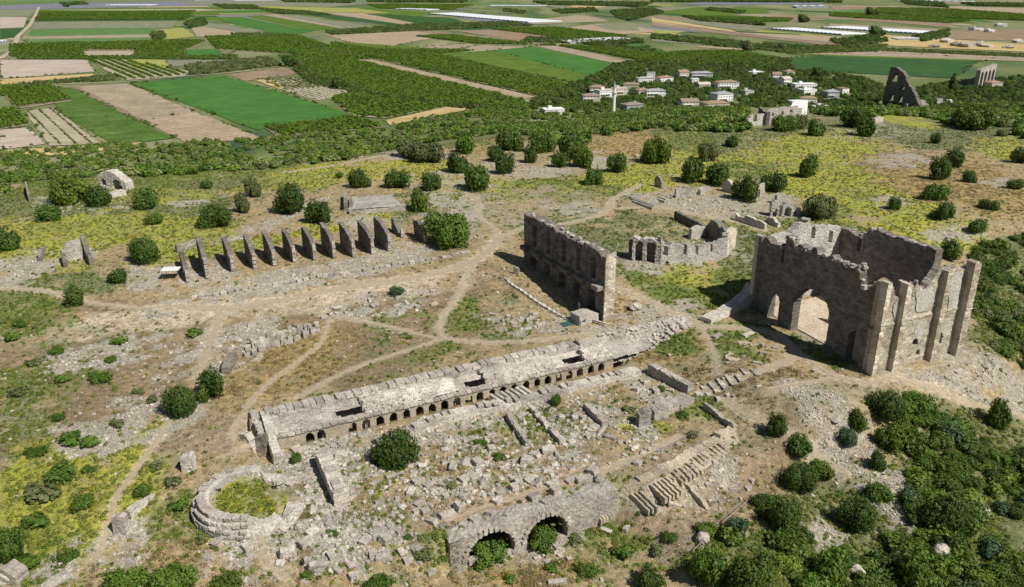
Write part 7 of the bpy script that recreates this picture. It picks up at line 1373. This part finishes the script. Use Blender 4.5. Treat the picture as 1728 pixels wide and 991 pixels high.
# carpets of loose blocks, traced regions; the largest are things of their own
ZN = [([(455,785),(560,735),(620,720),(760,690),(880,680),(940,672),(1020,690),(1000,740),(940,770),(860,800),(700,790),(610,780)],'in the rubble just below the arcade',150,.3,.7),
 ([(480,800),(620,790),(720,790),(900,790),(990,760),(1000,790),(820,850),(700,880),(600,850),(570,880)],'on the lower courtyard floor',80,.3,.65),
 ([(540,530),(600,508),(660,488),(735,488),(745,515),(690,530),(600,535)],'in the pile of white stones on the square',80,.25,.6),
 ([(842,545),(860,528),(905,528),(925,545),(910,556),(860,566)],'in the grid of grey slabs on the square',30,.35,.7),
 ([(440,880),(560,880),(680,890),(740,960),(700,991),(520,991),(430,930)],'on the slope below the round tower',60,.3,.75),
 ([(1120,330),(1240,345),(1260,360),(1180,358),(1110,345)],'in the rubble below the broken apse wall',30,.3,.7),
 ([(1095,640),(1160,665),(1150,690),(1080,680),(1060,650)],'in the sunken pit of dark rubble',40,.3,.7),
 ([(1120,800),(1200,760),(1280,790),(1270,840),(1200,870),(1130,870)],'on the bare excavated earth',36,.2,.45),
 ([(330,590),(420,545),(480,560),(400,600),(380,640)],'in the rocky patch left of the stacked blocks',34,.3,.7),
 ([(1530,620),(1640,590),(1728,640),(1728,700),(1600,660)],'on the rubble slope right of the great hall',26,.25,.6),
 ([(440,470),(700,415),(720,440),(560,475),(440,490)],'along the foot of the cross walls',40,.2,.5),
 ([(880,925),(960,900),(985,930),(950,960),(900,950)],'on the rubble fan before the right great vault',40,.2,.5)]
BLM = [(667,751,'the large courtyard tree'),(556,815,'the black-shadowed wall'),(828,905,'the left great vault'),(925,890,'the right great vault'),(1120,810,'the sandy steps'),(420,830,'the round tower base'),(1020,735,'the heap of tilted slabs'),(806,784,'the squarish upright block'),(1012,812,'the massive rounded boulder'),(576,724,'the block leaning on the arcade'),(938,674,'the bush on the second wall'),(754,871,'the long pale block by the vault road'),(670,490,'the blue-green bush in white stones'),(632,518,'the largest white stone'),(880,545,'the grid of grey slabs'),(840,690,'the row of thin tilted slabs'),(1130,700,'the broken foundation'),(1243,777,'the small white block'),(1190,320,'the broken apse wall'),(357,648,'the smaller touching tree'),(470,580,'the row of stacked blocks'),(1682,696,'the tree apart by the far path'),(1600,600,'the right corner of the great hall'),(560,440,'the eighth cross wall'),(655,430,'the last tall cross wall'),(640,940,'the long whitish stone'),(540,910,'the pair with black gap'),(440,880,'the foot of the round tower'),(700,900,'the left end of the vaulted wall'),(900,820,'the pale block beside the vault road'),(450,470,'the fifth cross wall')]
ncount = 0; SX, SY, SS_ = [], [], []
for poly, where, n, lo_, hi_ in ZN:
    W_ = np.array([G(*p)[:2] for p in poly]); c0 = W_.min(0); c1 = W_.max(0); m_ = 0; tries = 0
    while m_ < n and tries < 8000:
        tries += 1; q = RS.uniform(c0, c1)
        if not inpoly(W_.tolist(), q[0:1], q[1:2])[0]: continue
        u_, v_ = uv_of(*q)
        if -7.8 < v_ < .5 and 0 < u_ < 74: continue
        s = .82*(lo_+(hi_-lo_)*random.random()**2.2); m_ += 1
        if s < lo_+(hi_-lo_)*.22 or ncount > 235: SX.append(q[0]); SY.append(q[1]); SS_.append(s); continue
        ncount += 1; z = float(zg(*q)); a3 = s*random.uniform(.9, 1.8), s*random.uniform(.65, 1), s*random.uniform(.45, .9); shp = 'long' if a3[0] > 1.6*a3[1] else ('flat' if a3[2] < .62*a3[1] else 'squarish'); mi = m_ % 6; lb = '%s %s %s tumbled block %s' % ('large' if s > (lo_+hi_)*.5 else 'middling', 'squared' if mi < 3 else 'rough', shp, place_words(q[0], q[1], z, BLM, 45))
        stoneobj('tumbled_block', (q[0], q[1], z+a3[2]*.45), a3, (BK[:3]+RK[:3])[mi], random.choice([SITE, random.random()*3]), (random.uniform(-.35, .35), random.uniform(-.35, .35)), label=lb, cat='stone block', group='tumbled stone blocks '+where)
n = len(SX); s_ = np.array(SS_); X = np.array(SX); Y = np.array(SY)
scatter('small_blocks', prk, X, Y, np.stack([s_*RS.uniform(.8, 1.5, n), s_, s_*RS.uniform(.5, .9, n)], -1), zrot(n, .4), RS.choice(5, n), np.zeros((n, 3)), label='smaller tumbled blocks between the large ones', cat='rubble')
# rope fences of the excavation
for pts, lb in [([(1020,900),(1170,935),(1205,900),(1275,838)][1:], 'low timber rail along the lower edge of the excavation'), ([(1018,813),(1070,784),(1130,755),(1205,718)], 'thin rope line on pegs along the upper edge of the excavation')]:
    t = thing('rope_barrier', lb, 'fence', (0, 0, 0)); P_ = []
    for a_, b_ in zip(pts[:-1], pts[1:]):
        for k in range(3): P_.append(G(lin(a_[0], b_[0], k/3), lin(a_[1], b_[1], k/3)))
    P_.append(G(*pts[-1]))
    for p in P_: V, F = [], []; cyl(V, F, p-np.array([0, 0, .2]), p+np.array([0, 0, .75]), .05, 5); link('peg', mesh('peg', V, F), M['wood'], t)
    V, F = [], []
    for a_, b_ in zip(P_[:-1], P_[1:]): cyl(V, F, a_+np.array([0, 0, .7]), b_+np.array([0, 0, .7]), .05 if 'timber' in lb else .025, 4)
    link('rail', mesh('rail', V, F), M['wood'], t)
p = G(1245, 912); tp_ = thing('timber_planks', 'stack of pale planks lying in the scrub right of the big round boulder', 'planks', tuple(p))
for k in range(3): boxobj('plank', (0, k*.35, .25+.04*k), (1.8, .13, .05), M['wood'], tp_, rz=.42)
# round mosaic discs on the lawn
for (px, py, r_, lb) in [(1257, 581, 1.5, 'upper of two round pale paved discs on the lawn'), (1237, 603, 1.6, 'lower of two round pale paved discs on the lawn')]:
    p = G(px, py); V, F = [], []; V.append((0, 0, .12)); n = 20
    for i in range(n): a = 2*math.pi*i/n; rr = r_*random.uniform(.85, 1.1); V.append((rr*math.cos(a), rr*math.sin(a), .1))
    for i in range(n): V.append((V[i+1][0]*1.02, V[i+1][1]*1.02, -.2))
    F = [(0, i+1, (i+1) % n+1) for i in range(n)]+[(i+1, n+i+1, n+(i+1) % n+1, (i+1) % n+1) for i in range(n)]; link('paved_disc', mesh('paved_disc', V, F), M['sand'], label=lb, cat='paving', loc=tuple(p))
# fix up: thing origins to their bases, outward normals on closed stone bodies
for o in S.objects:
    lb = o.get('label')
    if lb and len(lb.split()) > 16:
        for w_ in ('close ', 'well ', ' and above', ' and below', 'middling ', 'squarish ', ' tumbled'):
            if len(lb.split()) > 16: lb = lb.replace(w_, ' ' if w_[0] == ' ' else '', 1)
        o['label'] = ' '.join(lb.split()[:16])
bpy.context.view_layer.update()
for o in list(S.objects):
    if o.type == 'EMPTY' and o.parent is None and o.location.length < 1e-6 and o.children:
        P_ = []
        for c in o.children:
            if c.type == 'MESH' and len(c.data.vertices): 
                bb = [c.matrix_world @ Vector(q) for q in c.bound_box]; P_ += bb
        if not P_: continue
        c0 = Vector((sum(p.x for p in P_)/len(P_), sum(p.y for p in P_)/len(P_), min(p.z for p in P_))); o.location = c0
        for c in o.children: c.location = c.location-c0
print('objects', len(S.objects), 'blocks', ncount, 'rows', NR)
